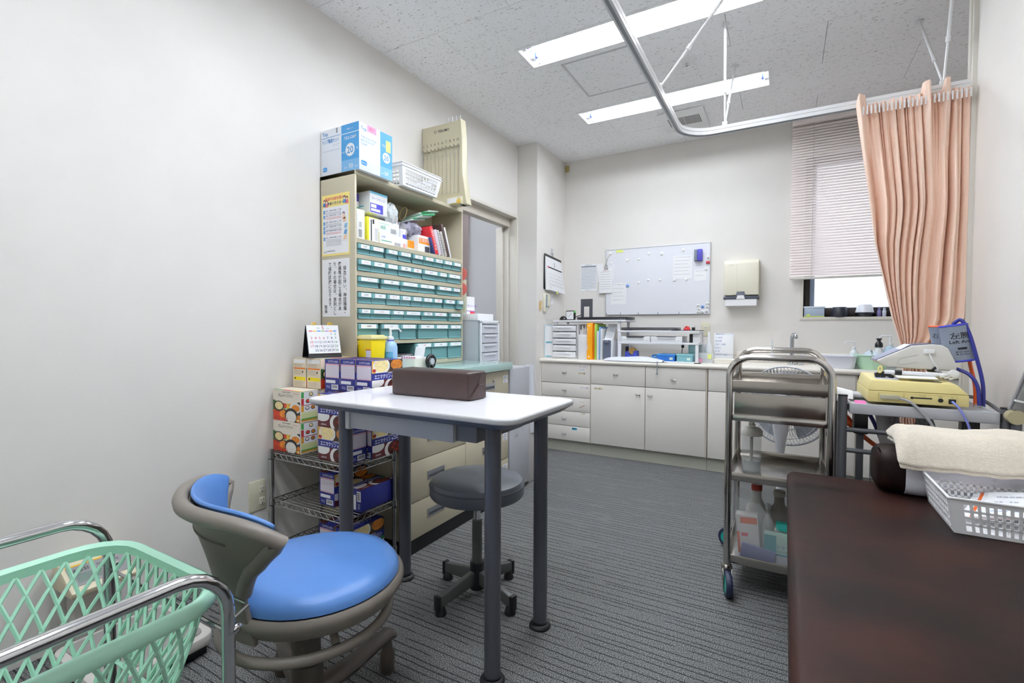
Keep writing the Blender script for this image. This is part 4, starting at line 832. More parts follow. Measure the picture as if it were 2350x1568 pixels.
DR = {0: [1.660, 1.742, 1.837, None, 1.849, 1.939, 2.038, None, 2.049, 2.141, 2.234, 2.32, 2.412, 2.503],
      1: [1.660, 1.747, 1.846, 1.939, 2.042, 2.133, 2.275, 2.363, 2.503],
      2: [1.660, 1.80, None, 1.815, 1.955, 2.099, 2.246, None, 2.266, 2.411, 2.498],
      3: [1.660, 1.752, 1.851, 1.951, 2.038, 2.129, 2.226, 2.32, None, 2.333, 2.448, 2.518],
      4: [1.660, 1.742, 1.882, 1.985, 2.125, 2.225, 2.363, None, 2.38, 2.503],
      5: [1.660, 1.792, None, 1.813, 1.947, 2.08, None, 2.098, 2.245, 2.38, 2.513],
      6: [2.072, 2.221, 2.372, 2.513]}
words = ['注射針', 'ガーゼ', '綿棒', 'カテーテル', '絆創膏', '翼状針', '三方活栓', '採血管', '手袋', 'テープ', '延長管', 'シリンジ', '滅菌', '包帯', '留置針', 'キャップ']
rnd = random.Random(3); wi = 0
for r, ys_ in DR.items():
    zb, zt = SH[r+1][1]+.002, SH[r][0]-.004
    for i in range(len(ys_)-1):
        if ys_[i] is None or ys_[i+1] is None: continue
        a, c = ys_[i]+.002, ys_[i+1]-.002; jx = UX-.004+rnd.random()*.006+(.012 if (r, i) == (3, 10) else 0); lip = min(.024, (zt-zb)*.46)
        f = MB(us).mat(TD).box(jx-.003, a, zb, jx, c, zt-lip)
        f.box(.03, a, zb, jx, a+.002, zt-.006).box(.03, c-.002, zb, jx, c, zt-.006).box(.03, a, zb, jx, c, zb+.003)
        f.mat(TF).box(jx-.004, a, zt-lip, jx+.009, c, zt).box(jx-.001, a, zb, jx+.004, c, zb+.006)
        d = f.build('drawer', us, smooth=False)
        e = .008 if c-a < .1 else .012
        f = MB(us).mat(CRD).box(jx+.009, a+.016, zt-lip+.002, jx+.0098, c-e, zt-.002)
        f.mat(REDINK if wi % 4 == 1 else (GREYINK if wi % 3 else INK)).text(words[wi % 16], lip*.38, (jx+.0102, (a+c)/2+.004, zt-lip*.62), (0, 1, 0), al='C'); wi += 1
        f.build('name_card', d, smooth=False)
        m = cont[4] if (r, i) == (3, 4) else rnd.choice(cont[:4]); hh = (zt-zb)*(.3+.35*rnd.random())
        MB(us).mat(m).box(.08, a+.01, zb+.004, jx-.012-rnd.random()*.03, c-.01-rnd.random()*.02, zb+hh).build('contents', d)
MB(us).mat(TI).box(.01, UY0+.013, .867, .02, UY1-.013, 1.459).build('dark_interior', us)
# stack of papers in the open slot
ps = MB((.15, 1.96, .866)).mat(M('dark_envelope', '#3a3a42', .7))
for k in range(9): ps.mat(WHITE2 if k % 2 else M('dark_envelope')).box(.06, 1.9+.004*(k % 3), .8665+k*.005, .24+.003*(k % 3), 2.06, .8705+k*.005)
tag(ps.build('envelope_stack', smooth=False), 'stack of white and dark envelopes in the bottom slot', 'papers')
# posters on the side panel
def wallsheet(name, label, x0, z0, x1, z1, m, ysurf):
    t = thing(name, label, 'poster', ((x0+x1)/2, ysurf, z0)); MB(t).mat(m).box(x0, ysurf-.001, z0, x1, ysurf-.0002, z1).build('sheet', t); return t
ysf = UY0-.0001
p1 = wallsheet('poster', 'yellow-bordered printed notice with small figures on cabinet side', .016, 1.405, .212, 1.705, M('poster_yellow', '#f5e28a', .7), ysf)
f = MB(p1).mat(WHITE2).quad((.022, ysf-.0013, 1.415), (.206, ysf-.0013, 1.415), (.206, ysf-.0013, 1.645), (.022, ysf-.0013, 1.645)); f.build('white_area', p1)
f = MB(p1); yy = ysf-.0017
f.mat(M('poster_red', '#d8485e', .7)).text('採血や注射を受ける', .0165, (.114, yy, 1.678), al='C', bold=.012); f.mat(M('poster_navy', '#2a3f7a', .7)).text('患者の皆さまへ', .0165, (.114, yy, 1.655), al='C', bold=.012)
SKY = M('poster_blue', '#3f8fd0', .7)
for k, z in enumerate([1.622, 1.598, 1.566, 1.543, 1.523, 1.49]):
    f.mat(SKY).quad((.028, yy, z-.008), (.04, yy, z-.008), (.04, yy, z+.008), (.028, yy, z+.008)); f.mat(WINK).text(str(k+1), .011, (.034, yy-.0003, z-.004), al='C')
    f.mat(M('poster_navy')).text('採血・注射時のお願いとご注意', .0085, (.045, yy, z+.002), fit=.11)
    f.mat(REDINK if k in (1, 4) else GREYINK)
    for q in range(2 if k < 5 else 6): f.quad((.046, yy, z-.006-q*.006), (.155, yy, z-.006-q*.006), (.155, yy, z-.0045-q*.006), (.046, yy, z-.0045-q*.006))
f.mat(INK).text('日本臨床検査技師会', .007, (.05, yy, 1.426)).text('院 長', .009, (.03, yy, 1.421))
for (x, z, c1, c2) in [(.036, 1.672, '#5b4a3f', '#4f86c6'), (.052, 1.668, '#7a5a44', '#e88a8a'), (.178, 1.676, '#4a4550', '#5b9bd5'), (.195, 1.672, '#5b4a3f', '#e07a8e'), (.172, 1.60, '#3a4a80', '#f0c8b0')]:
    f.mat(M('fig'+c2, c2, .7)).poly([(x-.011, yy, z-.022), (x+.011, yy, z-.022), (x+.008, yy, z-.004), (x-.008, yy, z-.004)]); f.mat(M('fig'+c1, c1, .7)).disc((x, yy-.0002, z+.004), (0, -1, 0), .0085, 12); f.mat(M('fig_skin', '#f3d3bd', .7)).disc((x, yy-.0004, z+.001), (0, -1, 0), .0062, 12)
for (x, z, c) in [(.178, 1.575, '#f0c9a8'), (.186, 1.545, '#8fc0e0'), (.18, 1.49, '#f0c9a8'), (.184, 1.515, '#6fa6d8')]:
    f.mat(M('pic'+c, c, .7)).poly([(x-.012, yy, z-.01), (x+.008, yy, z-.012), (x+.013, yy, z+.012), (x-.006, yy, z+.01)])
f.build('print', p1)
p2 = wallsheet('notice', 'white sheet with four columns of bold vertical black characters', .016, 1.105, .21, 1.388, WHITE2, ysf)
f = MB(p2).mat(M('notice_black', '#1e1e22', .8)); yy = ysf-.0014
cols = ['　採血に伴い、神経損傷・', '疼痛等が起こる場合があ', 'り、その場合は、原則とし', 'て保険診療になります。']
for ci, s in enumerate(cols):
    x = .166-ci*.035
    for k, chh in enumerate(s.rstrip('　')):
        if chh == '　': continue
        z = 1.362-k*.0217
        if chh in '、。': f.text(chh, .025, (x+.016, yy, z+.004), al='L')
        else: f.text(chh, .0225, (x+.011, yy, z-.008), al='C', bold=.012)
for k, chh in enumerate('院長'): f.text(chh, .021, (.042, yy, 1.145-k*.021), al='C', bold=.012)
f.build('lettering', p2)
# ------------------------------------------------------------------ things on the open shelf
ZS = 1.4835
def carton(label, x0, y0, z0, x1, y1, z1, prints=(), base='#eef0f2', group='cartons on the open shelf', name='supply_carton', rz=0):
    t = thing(name, label, 'carton', ((x0+x1)/2, (y0+y1)/2, z0), rz, group)
    MB(t).mat(M('card_'+base, base, .6)).box(x0, y0, z0, x1, y1, z1).build('carton_body', t, bevel=.0008)
    if prints:
        f = MB(t)
        for p in prints:
            k = p[0]
            if k in 'xy':           # rectangle on the +x or -y face, in face fractions
                _, u0, v0, u1, v1, c = p; f.mat(M('pr_'+c, c, .6))
                if k == 'x': X_ = x1+.0004+p[1]*1e-5; f.quad((X_, y0+(y1-y0)*u0, z0+(z1-z0)*v0), (X_, y0+(y1-y0)*u1, z0+(z1-z0)*v0), (X_, y0+(y1-y0)*u1, z0+(z1-z0)*v1), (X_, y0+(y1-y0)*u0, z0+(z1-z0)*v1))
                else: Y_ = y0-.0004; f.quad((x0+(x1-x0)*u0, Y_, z0+(z1-z0)*v0), (x0+(x1-x0)*u1, Y_, z0+(z1-z0)*v0), (x0+(x1-x0)*u1, Y_, z0+(z1-z0)*v1), (x0+(x1-x0)*u0, Y_, z0+(z1-z0)*v1))
            else:                   # 'X'/'Y' text
                _, s, u, v, size, c = p; f.mat(M('pr_'+c, c, .6))
                if k == 'X': f.text(s, size, (x1+.0008, y0+(y1-y0)*u, z0+(z1-z0)*v), (0, 1, 0))
                else: f.text(s, size, (x0+(x1-x0)*u, y0-.0008, z0+(z1-z0)*v), (1, 0, 0))
        f.build('print', t, smooth=False)
    return t
def bars(u, v0, v1, n, w_, c='#555a66'):
    return [('x', u+i*w_, v0, u+i*w_+w_*(.35+.4*((i*7) % 3)/3), v1, c) for i in range(n)]
carton('tall white carton with blue mark at open shelf left end', .06, 1.668, ZS, .205, 1.748, ZS+.152, [('X', '注', .05, .66, .03, '#3a4fc0'), ('x', .06, .6, .3, .85, '#3a4fc0')]+bars(.5, .1, .35, 9, .03)+bars(.55, .42, .6, 7, .03, '#9aa'))
yc_ = carton('yellow-topped carton with black strip label and small print', .05, 1.765, ZS, .205, 1.842, ZS+.128, [('x', .16, .02, .98, .97, '#f0f1f3'), ('x', .3, .06, .4, .9, '#2a2a2e'), ('x', .46, .75, .62, .93, '#2a2a2e')]+bars(.66, .1, .6, 6, .05, '#a5a8b2'), '#e6e23c')
carton('white carton with green print lying lowest in the shelf stack', .05, 1.85, ZS, .205, 2.025, ZS+.062, [('x', .06, .35, .5, .42, '#4aa98a'), ('X', '100枚', .06, .62, .014, '#6f8fd0')]+bars(.62, .12, .42, 9, .03))
carton('white carton with pale green print stacked on another white carton', .05, 1.848, ZS+.0625, .2, 2.0, ZS+.128, [('X', '滅菌', .08, .35, .02, '#58b99a'), ('x', .05, .72, .5, .8, '#bfe0d2')]+bars(.58, .12, .5, 9, .03))
carton('white and violet-blue carton of wing needles on top of the stack', .03, 1.788, ZS+.1525, .2, 1.912, ZS+.262, [('x', 0, .9, 1, .995, '#6fc0e0'), ('x', .02, .04, .74, .46, '#4340b8'), ('x', .06, .26, .36, .42, '#f1f2f8'), ('x', .06, .1, .58, .22, '#f1f2f8'), ('X', 'カーフセット', .1, .63, .016, '#3c3f90'), ('Y', 'セット', .1, .7, .016, '#3c3f60'), ('y', .55, .3, .75, .36, '#58b8d8')])
carton('violet and green carton seen at upper left of the open shelf', .03, 1.667, ZS+.1525, .13, 1.78, ZS+.25, [('x', 0, .6, 1, 1, '#4d48b0'), ('x', 0, .1, 1, .3, '#2f9a5a')])
carton('white carton with red stamp standing deep in the shelf', .02, 1.985, ZS+.09, .15, 2.045, ZS+.22, [('x', .1, .5, .95, .62, '#d8505c')]+bars(.25, .12, .4, 6, .08), '#dfe0e2')
carton('small white carton with blue corner on the open shelf', .05, 2.03, ZS, .185, 2.075, ZS+.115, [('x', .3, .55, .98, .75, '#4a46c0'), ('X', '10', .1, .82, .014, '#5a60a8'), ('x', .2, .1, .9, .3, '#e2a7a3')])
carton('orange carton with open flap on the shelf', .06, 2.078, ZS, .19, 2.135, ZS+.062, [('x', .02, .3, .98, .98, '#f08d10')], '#eceae6')
oc = carton('white carton with orange label and dark square print', .06, 2.14, ZS, .215, 2.245, ZS+.098, [('x', .05, .52, .97, .86, '#ef8a1a'), ('x', .55, .06, .95, .4, '#3a3d48')]); MB(oc).mat(WINK).text('生理食塩', .024, (.2162, 2.148, ZS+.063), (0, 1, 0), fit=.09).build('print', oc)
FILM = M('shelf_clear_film', '#d5dee2', .12, alpha=.5); rb2 = random.Random(5)
def bag(label, c, r, nlo, mat_, seed):
    q = random.Random(seed); ph = [q.random()*6 for _ in range(6)]
    def fn(u, v):
        th = 2*PI*u; fi = PI*(v-.5); k = 1+.13*math.sin(5*th+ph[0]+3*fi)+.09*math.sin(9*th+ph[1]-5*fi)+.06*math.sin(15*th+ph[2])
        return (c[0]+r[0]*math.cos(fi)*math.cos(th)*k, c[1]+r[1]*math.cos(fi)*math.sin(th)*k, c[2]+r[2]*math.sin(fi)*k)
    o = MB(c).mat(mat_).grid(fn, 30, 12, True).build(nlo, angle=20); return tag(o, label, 'bag')
gbg = thing('packet_bundle', 'bundle of green and clear sterile packets stuffed on the shelf top', 'packets', (.13, 2.19, ZS+.17))
for k in range(9):
    a = rb2.uniform(-.35, .35); MB(gbg).mat([M('packet_white', '#e3e9e6', .3), M('packet_green', '#3fa56f', .4), M('packet_pale', '#c8dcd2', .25)][k % 3]).obox((.12+.01*k % .05, 2.17+.012*k, ZS+.185+.008*k), (.07, .02*a, .008), (-.03*a, .06, .012), (0, -.0015, .004)).build('packet', gbg, bevel=.002)
MB(gbg).mat(M('rubber_band')).tube(arc((.13, 2.11, ZS+.22), .035, 0, 360, 14, (.8, 0, .3), (0, .15, 1))[:-1], .002, 5, True).build('rubber_band', gbg)
bag('crumpled clear bag hanging over the white cartons', (.18, 1.955, ZS+.175), (.035, .04, .055), 'plastic_bag', M('bag_white', '#e6ecef', .15, alpha=.75), 2)
bag('crumpled violet-tinted clear bag above the orange label carton', (.13, 2.15, ZS+.135), (.075, .075, .04), 'plastic_bag', M('bag_violet', '#b9b6cc', .15, alpha=.8), 4)
bag('clear bag with yellow swabs behind the orange carton', (.14, 2.075, ZS+.10), (.045, .025, .05), 'plastic_bag', M('bag_grey', '#c3c2c6', .15, alpha=.75), 9)
# leaning books and binders
def book(label, y, tilt, w_, d_, h, m, pm=None, txt=None, wire=False, x1=.235, name='book', catg='book', grp='books leaning on the open shelf'):
    t = thing(name, label, catg, (x1, y, ZS), group=grp); t.rotation_euler = (tilt, 0, 0)
    L_ = MB().mat(m).box(-d_, 0, .0, 0, w_, h); L_.build('cover', t, bevel=.001)
    if pm: MB().mat(pm).box(-d_-.0005, .003, .003, .0008 if wire else -.004, w_-.003, h-.003).build('pages', t)
    if txt: MB().mat(txt[1]).text(txt[0], w_*.62, (.0015, w_*.32, h*.9), (0, 0, -1), (0, 1, 0), fit=h*.75).build('spine_lettering', t)
    if wire:
        f = MB().mat(BLACK)
        for k in range(14): f.tube(arc((.001, w_/2, .008+k*(h-.016)/13), .008, 0, 360, 8, (1, 0, 0), (0, 1, 0))[:-1], .0011, 4, True)
        f.build('wire_binding', t)
    return t
rot = .36
book('thin navy booklet left of the red book', 2.262, rot, .008, .15, .10, M('navy_cover', '#2a3f78', .5), WHITE2)
book('thick red book with white spine lettering', 2.272, rot, .028, .15, .165, M('red_cover', '#d02a30', .45), WHITE2, ('栄養指導の手引き 第三版', WINK))
book('grey-lilac notebook leaning right of the red book', 2.304, rot, .03, .17, .15, M('lilac_cover', '#cfc4cf', .5), M('lilac_pages', '#d9ccd4', .7))
book('black wire-bound notebook among the leaning books', 2.340, rot, .016, .16, .155, M('pale_notebook', '#d9d6d4', .5), WHITE2, None, True)
book('grey book with script title on its spine', 2.364, rot, .022, .16, .15, M('grey_cover', '#c5c0ba', .5), WHITE2, ('Cook', INK))
book('large dark brown binder leaning at shelf right end', 2.390, rot, .022, .215, .2, M('brown_binder', '#4a3834', .45), None, name='binder', catg='binder')
book('white ring file leaning outermost at shelf right end', 2.416, rot, .014, .2, .185, M('white_file', '#e9e9ee', .4), WHITE2, name='binder', catg='binder')
# ------------------------------------------------------------------ on top of the cabinet
ib = thing('infusion_set_box', 'large white and blue infusion set box on the cabinet top', 'box', (.14, 1.76, 1.8035))
x0, x1, y0, y1, z0, z1 = .006, .272, 1.652, 1.872, 1.8035, 2.028
MB(ib).mat(M('box_white', '#e9eef6', .5)).box(x0, y0, z0, x1, y1, z1).build('box_body', ib, bevel=.001)
CY = M('box_blue', '#4a9fdb', .5); CY2 = M('box_blue_light', '#7db8e6', .5); SKYT = M('box_blue_text', '#3d8fd0', .6)
f = MB(ib); xs_ = x0+(x1-x0)*.55; ym = y0-.0005; H = z1-z0
f.mat(CY).quad((xs_, ym, z0), (x1, ym, z0), (x1, ym, z1), (xs_, ym, z1)); f.mat(CY2).quad((xs_, ym-.0003, z0), (x1, ym-.0003, z0), (x1, ym-.0003, z0+H*.24), (xs_, ym-.0003, z0+H*.24))
f.mat(WINK).quad((xs_, ym-.0003, z0+H*.80), (x1, ym-.0003, z0+H*.80), (x1, ym-.0003, z0+H*.815), (xs_, ym-.0003, z0+H*.815))
f.disc(((xs_+x1)/2, ym-.0004, z0+H*.45), (0, -1, 0), .031, 28); f.text('TIS2-S26M', .019, ((xs_+x1)/2, ym-.0005, z0+H*.68), al='C', bold=.01); f.text('50', .03, (xs_+.05, ym-.0006, z0+H*.06), bold=.01).text('QTY', .012, (xs_+.018, ym-.0006, z0+H*.06)).text('本入', .013, (xs_+.09, ym-.0006, z0+H*.06)).text('輸液セット', .009, ((xs_+x1)/2, ym-.0006, z0+H*.88), al='C').text('1mL≒', .012, (xs_+.004, ym-.0006, z0+H*.4)).text('滴', .013, (x1-.018, ym-.0006, z0+H*.43))
f.mat(SKYT).text('20', .045, ((xs_+x1)/2, ym-.0007, z0+H*.38), al='C', bold=.015)
f.text('Top', .024, (x0+.012, ym, z0+H*.87), bold=.015).quad((x0+.006, ym, z0+H*.82), (xs_-.006, ym, z0+H*.82), (xs_-.006, ym, z0+H*.83), (x0+.006, ym, z0+H*.83)); f.text('トップ輸液セット', .024, (x0+.012, ym, z0+H*.70), bold=.012, fit=.118); f.mat(M('box_grey_text', '#a8bcd0', .6)).text('クリア', .017, (x0+.085, ym, z0+H*.6)).text('TOP SOLUTION INFUSION SET CLEAR', .007, (x0+.012, ym, z0+H*.52))
f.mat(M('barcode_grey', '#8b8f98', .6)).quad((x0+.11, ym, z0+H*.88), (x0+.12, ym, z0+H*.88), (x0+.12, ym, z0+H*.99), (x0+.11, ym, z0+H*.99))
f.mat(SKYT).poly([(p[0], ym, p[1]) for p in rrect(x0+.012, z0+.02, x0+.045, z0+.042, .01)]); f.mat(WINK).text('DEHP free', .008, (x0+.0285, ym-.0003, z0+.028), al='C')
xm = x1+.0005; ysplit = y0+(y1-y0)*.62
f.mat(CY).quad((xm, ysplit, z0), (xm, y1, z0), (xm, y1, z1), (xm, ysplit, z1)); f.mat(CY2).quad((xm+.0003, ysplit, z0), (xm+.0003, y1, z0), (xm+.0003, y1, z0+H*.24), (xm+.0003, ysplit, z0+H*.24))
f.mat(WINK).disc((xm+.0004, (ysplit+y1)/2, z0+H*.46), (1, 0, 0), .026, 24).text('50', .026, (xm+.0006, ysplit+.03, z0+H*.07), (0, 1, 0), bold=.01).text('QTY', .011, (xm+.0006, ysplit+.006, z0+H*.07), (0, 1, 0)).text('TIS2', .018, (xm+.0006, ysplit+.01, z0+H*.68), (0, 1, 0))
f.mat(SKYT).text('20', .036, (xm+.0007, (ysplit+y1)/2, z0+H*.40), (0, 1, 0), al='C', bold=.012).text('Top', .022, (xm, y0+.01, z0+H*.85), (0, 1, 0), bold=.015).poly([(xm, p[0], p[1]) for p in rrect(y0+.01, z0+.025, y0+.05, z0+.047, .01)]).text('TOP SOLUTION', .014, (xm, y0+.01, z0+H*.68), (0, 1, 0)).text('INFUSION SET', .014, (xm, y0+.01, z0+H*.61), (0, 1, 0)).text('CLEAR', .014, (xm, y0+.01, z0+H*.54), (0, 1, 0))
f.mat(M('pink_note')).quad((xm+.0008, y0+.05, z0+H*.86), (xm+.0008, y0+.11, z0+H*.86), (xm+.0008, y0+.11, z0+H*.995), (xm+.0008, y0+.05, z0+H*.995)); f.mat(M('yellow_note')).quad((xm+.0008, y1-.045, z0+H*.6), (xm+.0008, y1-.012, z0+H*.6), (xm+.0008, y1-.012, z0+H*.85), (xm+.0008, y1-.045, z0+H*.85)); f.mat(REDINK).text('残少', .018, (xm+.0012, y0+.062, z0+H*.9), (0, 1, 0))
f.mat(WINK).text('DEHP free', .009, (xm+.0003, y0+.03, z0+.032), (0, 1, 0), al='C'); f.build('print', ib, smooth=False)
# nested white baskets
def basket(name, label, cx, cy, z0, lx, ly, h, m, taper=.9, rows=4, nx=9, ny=7, band=.012, rot=0, group=None, catg='basket', hw=.0018):
    t = thing(name, label, catg, (cx, cy, z0), rot, group)
    bx, by = lx/2*taper, ly/2*taper; tx, ty = lx/2, ly/2
    f = MB().mat(m)
    def side(a0, a1, b0, b1, n):   # a: bottom corners, b: top corners
        a0, a1, b0, b1 = map(Vector, (a0, a1, b0, b1))
        nu = (a1-a0).cross(b0-a0).normalized()*.0011
        def pt(u, v): return (a0.lerp(a1, u)).lerp(b0.lerp(b1, u), v)
        def bar(u0, v0, u1, v1):
            P = [pt(u0, v0), pt(u1, v0), pt(u1, v1), pt(u0, v1)]
            f.add([p-nu for p in P]+[p+nu for p in P], [(0,3,2,1),(4,5,6,7),(0,1,5,4),(1,2,6,5),(2,3,7,6),(3,0,4,7)])
        vb, vt = .10, .84; L = (a1-a0).length
        bar(0, 0, 1, vb); bar(0, vt, 1, 1)
        e = .022/L
        bar(0, vb, e, vt); bar(1-e, vb, 1, vt)
        st_ = (1-2*e)/n
        for k in range(1, n): bar(e+k*st_-hw/L, vb, e+k*st_+hw/L, vt)
        for k in range(1, rows): vv = vb+(vt-vb)*k/rows; bar(e, vv-hw/h, 1-e, vv+hw/h)
    c = [(-bx, -by, 0), (bx, -by, 0), (bx, by, 0), (-bx, by, 0)]; d = [(-tx, -ty, h), (tx, -ty, h), (tx, ty, h), (-tx, ty, h)]
    for i, n in zip(range(4), (nx, ny, nx, ny)): side(c[i], c[(i+1) % 4], d[i], d[(i+1) % 4], n)
    f.build('wall', t, smooth=False)
    MB().mat(m).box(-bx, -by, 0, bx, by, .002).build('base', t)
    e = .004; f = MB().mat(m)
    for q in cut_rects(-tx-e, -ty-e, tx+e, ty+e, [(-tx+.002, -ty+.002, tx-.002, ty-.002)]): f.box(q[0], q[1], h-.004, q[2], q[3], h)
    f.build('rim', t, bevel=.001)
    return t
PW2 = M('white_polyprop', '#f2f3f5', .35)
for k in range(2):
    t = basket('plastic_basket', ['white plastic basket at the bottom of the nested pair on cabinet', 'white plastic basket nested on top of another on the cabinet'][k], .172, 2.09, 1.8035+k*.016, .24, .33, .10, PW2, .86, 4, 8, 11, group='nested baskets on the cabinet top')
# blood sedimentation rack
er_ = thing('sedimentation_rack', 'beige blood sedimentation tube rack with ten numbered slots on cabinet', 'rack', (.15, 2.44, 1.8035))
ES = M('beige_abs', '#cfc8ac', .4); x0, x1, yf = .002, .305, 2.42
MB(er_).mat(ES).prism([(x0, 2.47, 1.82), (x1, 2.47, 1.82), (x1+.012, 2.50, 1.82), (x1, 2.50, 2.32), (x1-.02, 2.49, 2.335), (x0, 2.49, 2.335)], (0, .025, 0)).build('back_plate', er_) if 0 else None
MB(er_).mat(ES).box(x0, yf+.02, 1.85, x1, yf+.055, 2.325).build('panel', er_, bevel=.008, seg=3)
MB(er_).mat(ES).prism([(x1, yf+.005, 2.325), (x1+.012, yf+.005, 2.20), (x1+.012, yf+.005, 2.0), (x1+.045, yf+.005, 1.8036), (x1-.01, yf+.005, 1.8036), (x1-.01, yf+.005, 2.325)], (0, .055, 0)).build('side_frame', er_, bevel=.003)
MB(er_).mat(ES).box(x0, yf-.02, 1.8036, x1+.02, yf+.06, 1.85).build('foot', er_, bevel=.004)
MB(er_).mat(ES).box(x0, yf+.005, 2.165, x1, yf+.022, 2.185).box(x0, yf+.010, 2.185, x1, yf+.022, 2.32).build('clip_rail', er_, bevel=.003)
for k in range(10):
    xx = x0+.016+k*.0298
    f = MB(er_).mat(BEIGE).box(xx-.011, yf+.016, 1.885, xx-.0085, yf+.021, 2.14)
    f.mat(M('scale_strip', '#d8d3bd', .5)).box(xx-.006, yf+.018, 1.885, xx+.006, yf+.0205, 2.14); f.mat(INK)
    for q in range(24): f.quad((xx-.002, yf+.0176, 1.893+q*.0101), (xx+.002, yf+.0176, 1.893+q*.0101), (xx+.002, yf+.0176, 1.896+q*.0101), (xx-.002, yf+.0176, 1.896+q*.0101))
    f.build('scale', er_, smooth=False)
    MB(er_).mat(M('dull_clip_metal', '#8f8f88', .4, .7)).cyl((xx, yf+.006, 2.168), (xx, yf+.006, 2.115), .0018, 6).lathe([(.004, 0), (.003, .01)], (xx, yf+.004, 2.166), 8).build('tube_clip', er_)
    if k in (6, 7, 8, 9): MB(er_).mat(M('glass_tip', '#e3e6e8', .1)).cyl((xx, yf+.03, 2.325), (xx, yf+.03, 2.355), .003, 6).build('tube_tip', er_)
f = MB(er_).mat(INK)
for k in range(10): f.text(str(k+1), .022, (x0+.012+k*.0298, yf+.0092, 2.196), al='C')
f.text('TERUMO', .022, (.172, yf+.0092, 2.27), al='C', bold=.012); f.tube(arc((.108, yf+.0092, 2.278), .009, 0, 360, 16)[:-1], .0008, 4, True).text('T', .013, (.108, yf+.0092, 2.2735), al='C'); f.build('print', er_)
MB(er_).mat(M('yellow_adhesive', '#d8b84a', .5)).box(x1-.05, yf-.022, 1.806, x1+.018, yf-.0195, 1.83).mat(WHITE2).box(x1-.08, yf-.024, 1.81, x1-.01, yf-.0195, 1.84).build('sticker', er_)
# pink tags on the cabinet's far side
for k, z in enumerate((1.395, 1.30)):
    o = MB((.2, UY1, z)).mat(M('coral_tag', '#e0746e', .5)).lathe([(.04, 0), (.04, .004)], (.236, UY1+.002, z), 20, (0, 1, 0)).mat(INK).text('採血', .02, (.21, UY1+.0002, z)).build('round_tag'); tag(o, ['upper coral red round tag at shelf cabinet edge', 'lower coral red round tag at shelf cabinet edge'][k], 'tag', 'coral tags')
o = MB((.2, UY1, 1.2)).mat(M('ivory_strip', '#ece6cf', .6)).box(.15, UY1+.0055, 1.15, .268, UY1+.009, 1.36).build('paper_strip'); tag(o, 'ivory paper strip hanging at the shelf cabinet edge', 'paper')
# ------------------------------------------------------------------ on the green top
ZG = .842
sb = thing('sharps_bin', 'yellow square sharps bin with pale lid', 'bin', (.285, 1.705, ZG))
def tap(cx, cy, z0, z1, a0, b0, a1, b1): return [(cx-a0, cy-b0, z0), (cx+a0, cy-b0, z0), (cx+a0, cy+b0, z0), (cx-a0, cy+b0, z0), (cx-a1, cy-b1, z1), (cx+a1, cy-b1, z1), (cx+a1, cy+b1, z1), (cx-a1, cy+b1, z1)]
BF = [(0,3,2,1),(4,5,6,7),(0,1,5,4),(1,2,6,5),(2,3,7,6),(3,0,4,7)]
MB(sb).mat(M('bin_yellow', '#f2d60c', .35)).add(tap(.285, 1.712, ZG, ZG+.155, .041, .041, .049, .049), BF).build('bin_body', sb, bevel=.006)
MB(sb).mat(M('bin_lid', '#efe6a8', .35)).box(.231, 1.658, ZG+.153, .339, 1.766, ZG+.168).box(.24, 1.667, ZG+.168, .33, 1.757, ZG+.174).build('lid', sb, bevel=.004)
MB(sb).mat(WHITE2).add([(.295, 1.6692, ZG+.02), (.325, 1.6692, ZG+.02), (.328, 1.6652, ZG+.1), (.295, 1.6652, ZG+.1)], [(0, 1, 2, 3)]).mat(M('orange_rule', '#e07a2a', .7)).add([(.295, 1.6648, ZG+.1), (.328, 1.6648, ZG+.1), (.328, 1.6642, ZG+.106), (.295, 1.6642, ZG+.106)], [(0, 1, 2, 3)]).build('label', sb)
t = pump('disinfectant_bottle', 'blue labelled disinfectant pump bottle beside the yellow bin', .32, 1.806, ZG, .034, .145, M('disinfect_blue', '#9fc4ea', .25), WHITE, (.3, 1), M('disinfect_label', '#63a9dc', .5), ph=.055)
MB(t).mat(M('violet_ring', '#5a55c8', .4)).lathe([(.0165, .141), (.0165, .149)], (.32, 1.806, ZG), 16).build('collar', t)
f = MB(t)
for s, sz, zz, m in [('消毒用エタプラス', .017, .05, INK), ('IP+', .012, .08, M('poster_navy')), ('500mL', .008, .03, INK)]:
    V_, F_, a0, a1, b0, b1 = font_mesh(s); r_ = .0352; k_ = sz if sz < .015 else .05/(a1-a0)
    f.mat(m).add([(.32+r_*math.cos(-1.15+((v.x-(a0+a1)/2)*k_)/r_), 1.806+r_*math.sin(-1.15+((v.x-(a0+a1)/2)*k_)/r_), ZG+zz+v.y*sz) for v in V_], F_)
f.build('lettering', t)
cbx = thing('supply_tray', 'shallow cream box holding a glove pack and folded gauze', 'box', (.35, 1.92, ZG))
f = MB(cbx).mat(M('cream_card', '#eceadf', .6)).box(.27, 1.862, ZG, .43, 1.985, ZG+.003)
for q in cut_rects(.27, 1.862, .43, 1.985, [(.273, 1.865, .427, 1.982)]): f.box(q[0], q[1], ZG, q[2], q[3], ZG+.052)
f.build('box_walls', cbx)
gp = thing('glove_pack', 'small white pack with pink checks lying in the cream box', 'pack', (.37, 1.91, ZG+.004))
MB(gp).mat(WHITE2).box(.32, 1.88, ZG+.004, .42, 1.925, ZG+.064).build('pack_body', gp, bevel=.003)
f = MB(gp).mat(M('pink_check', '#e07ba0', .7))
for i in range(6):
    for j in range(3): f.box(.325+i*.016, 1.8793, ZG+.048+j*.0055, .334+i*.016, 1.88, ZG+.052+j*.0055)
f.build('pink_checks', gp)
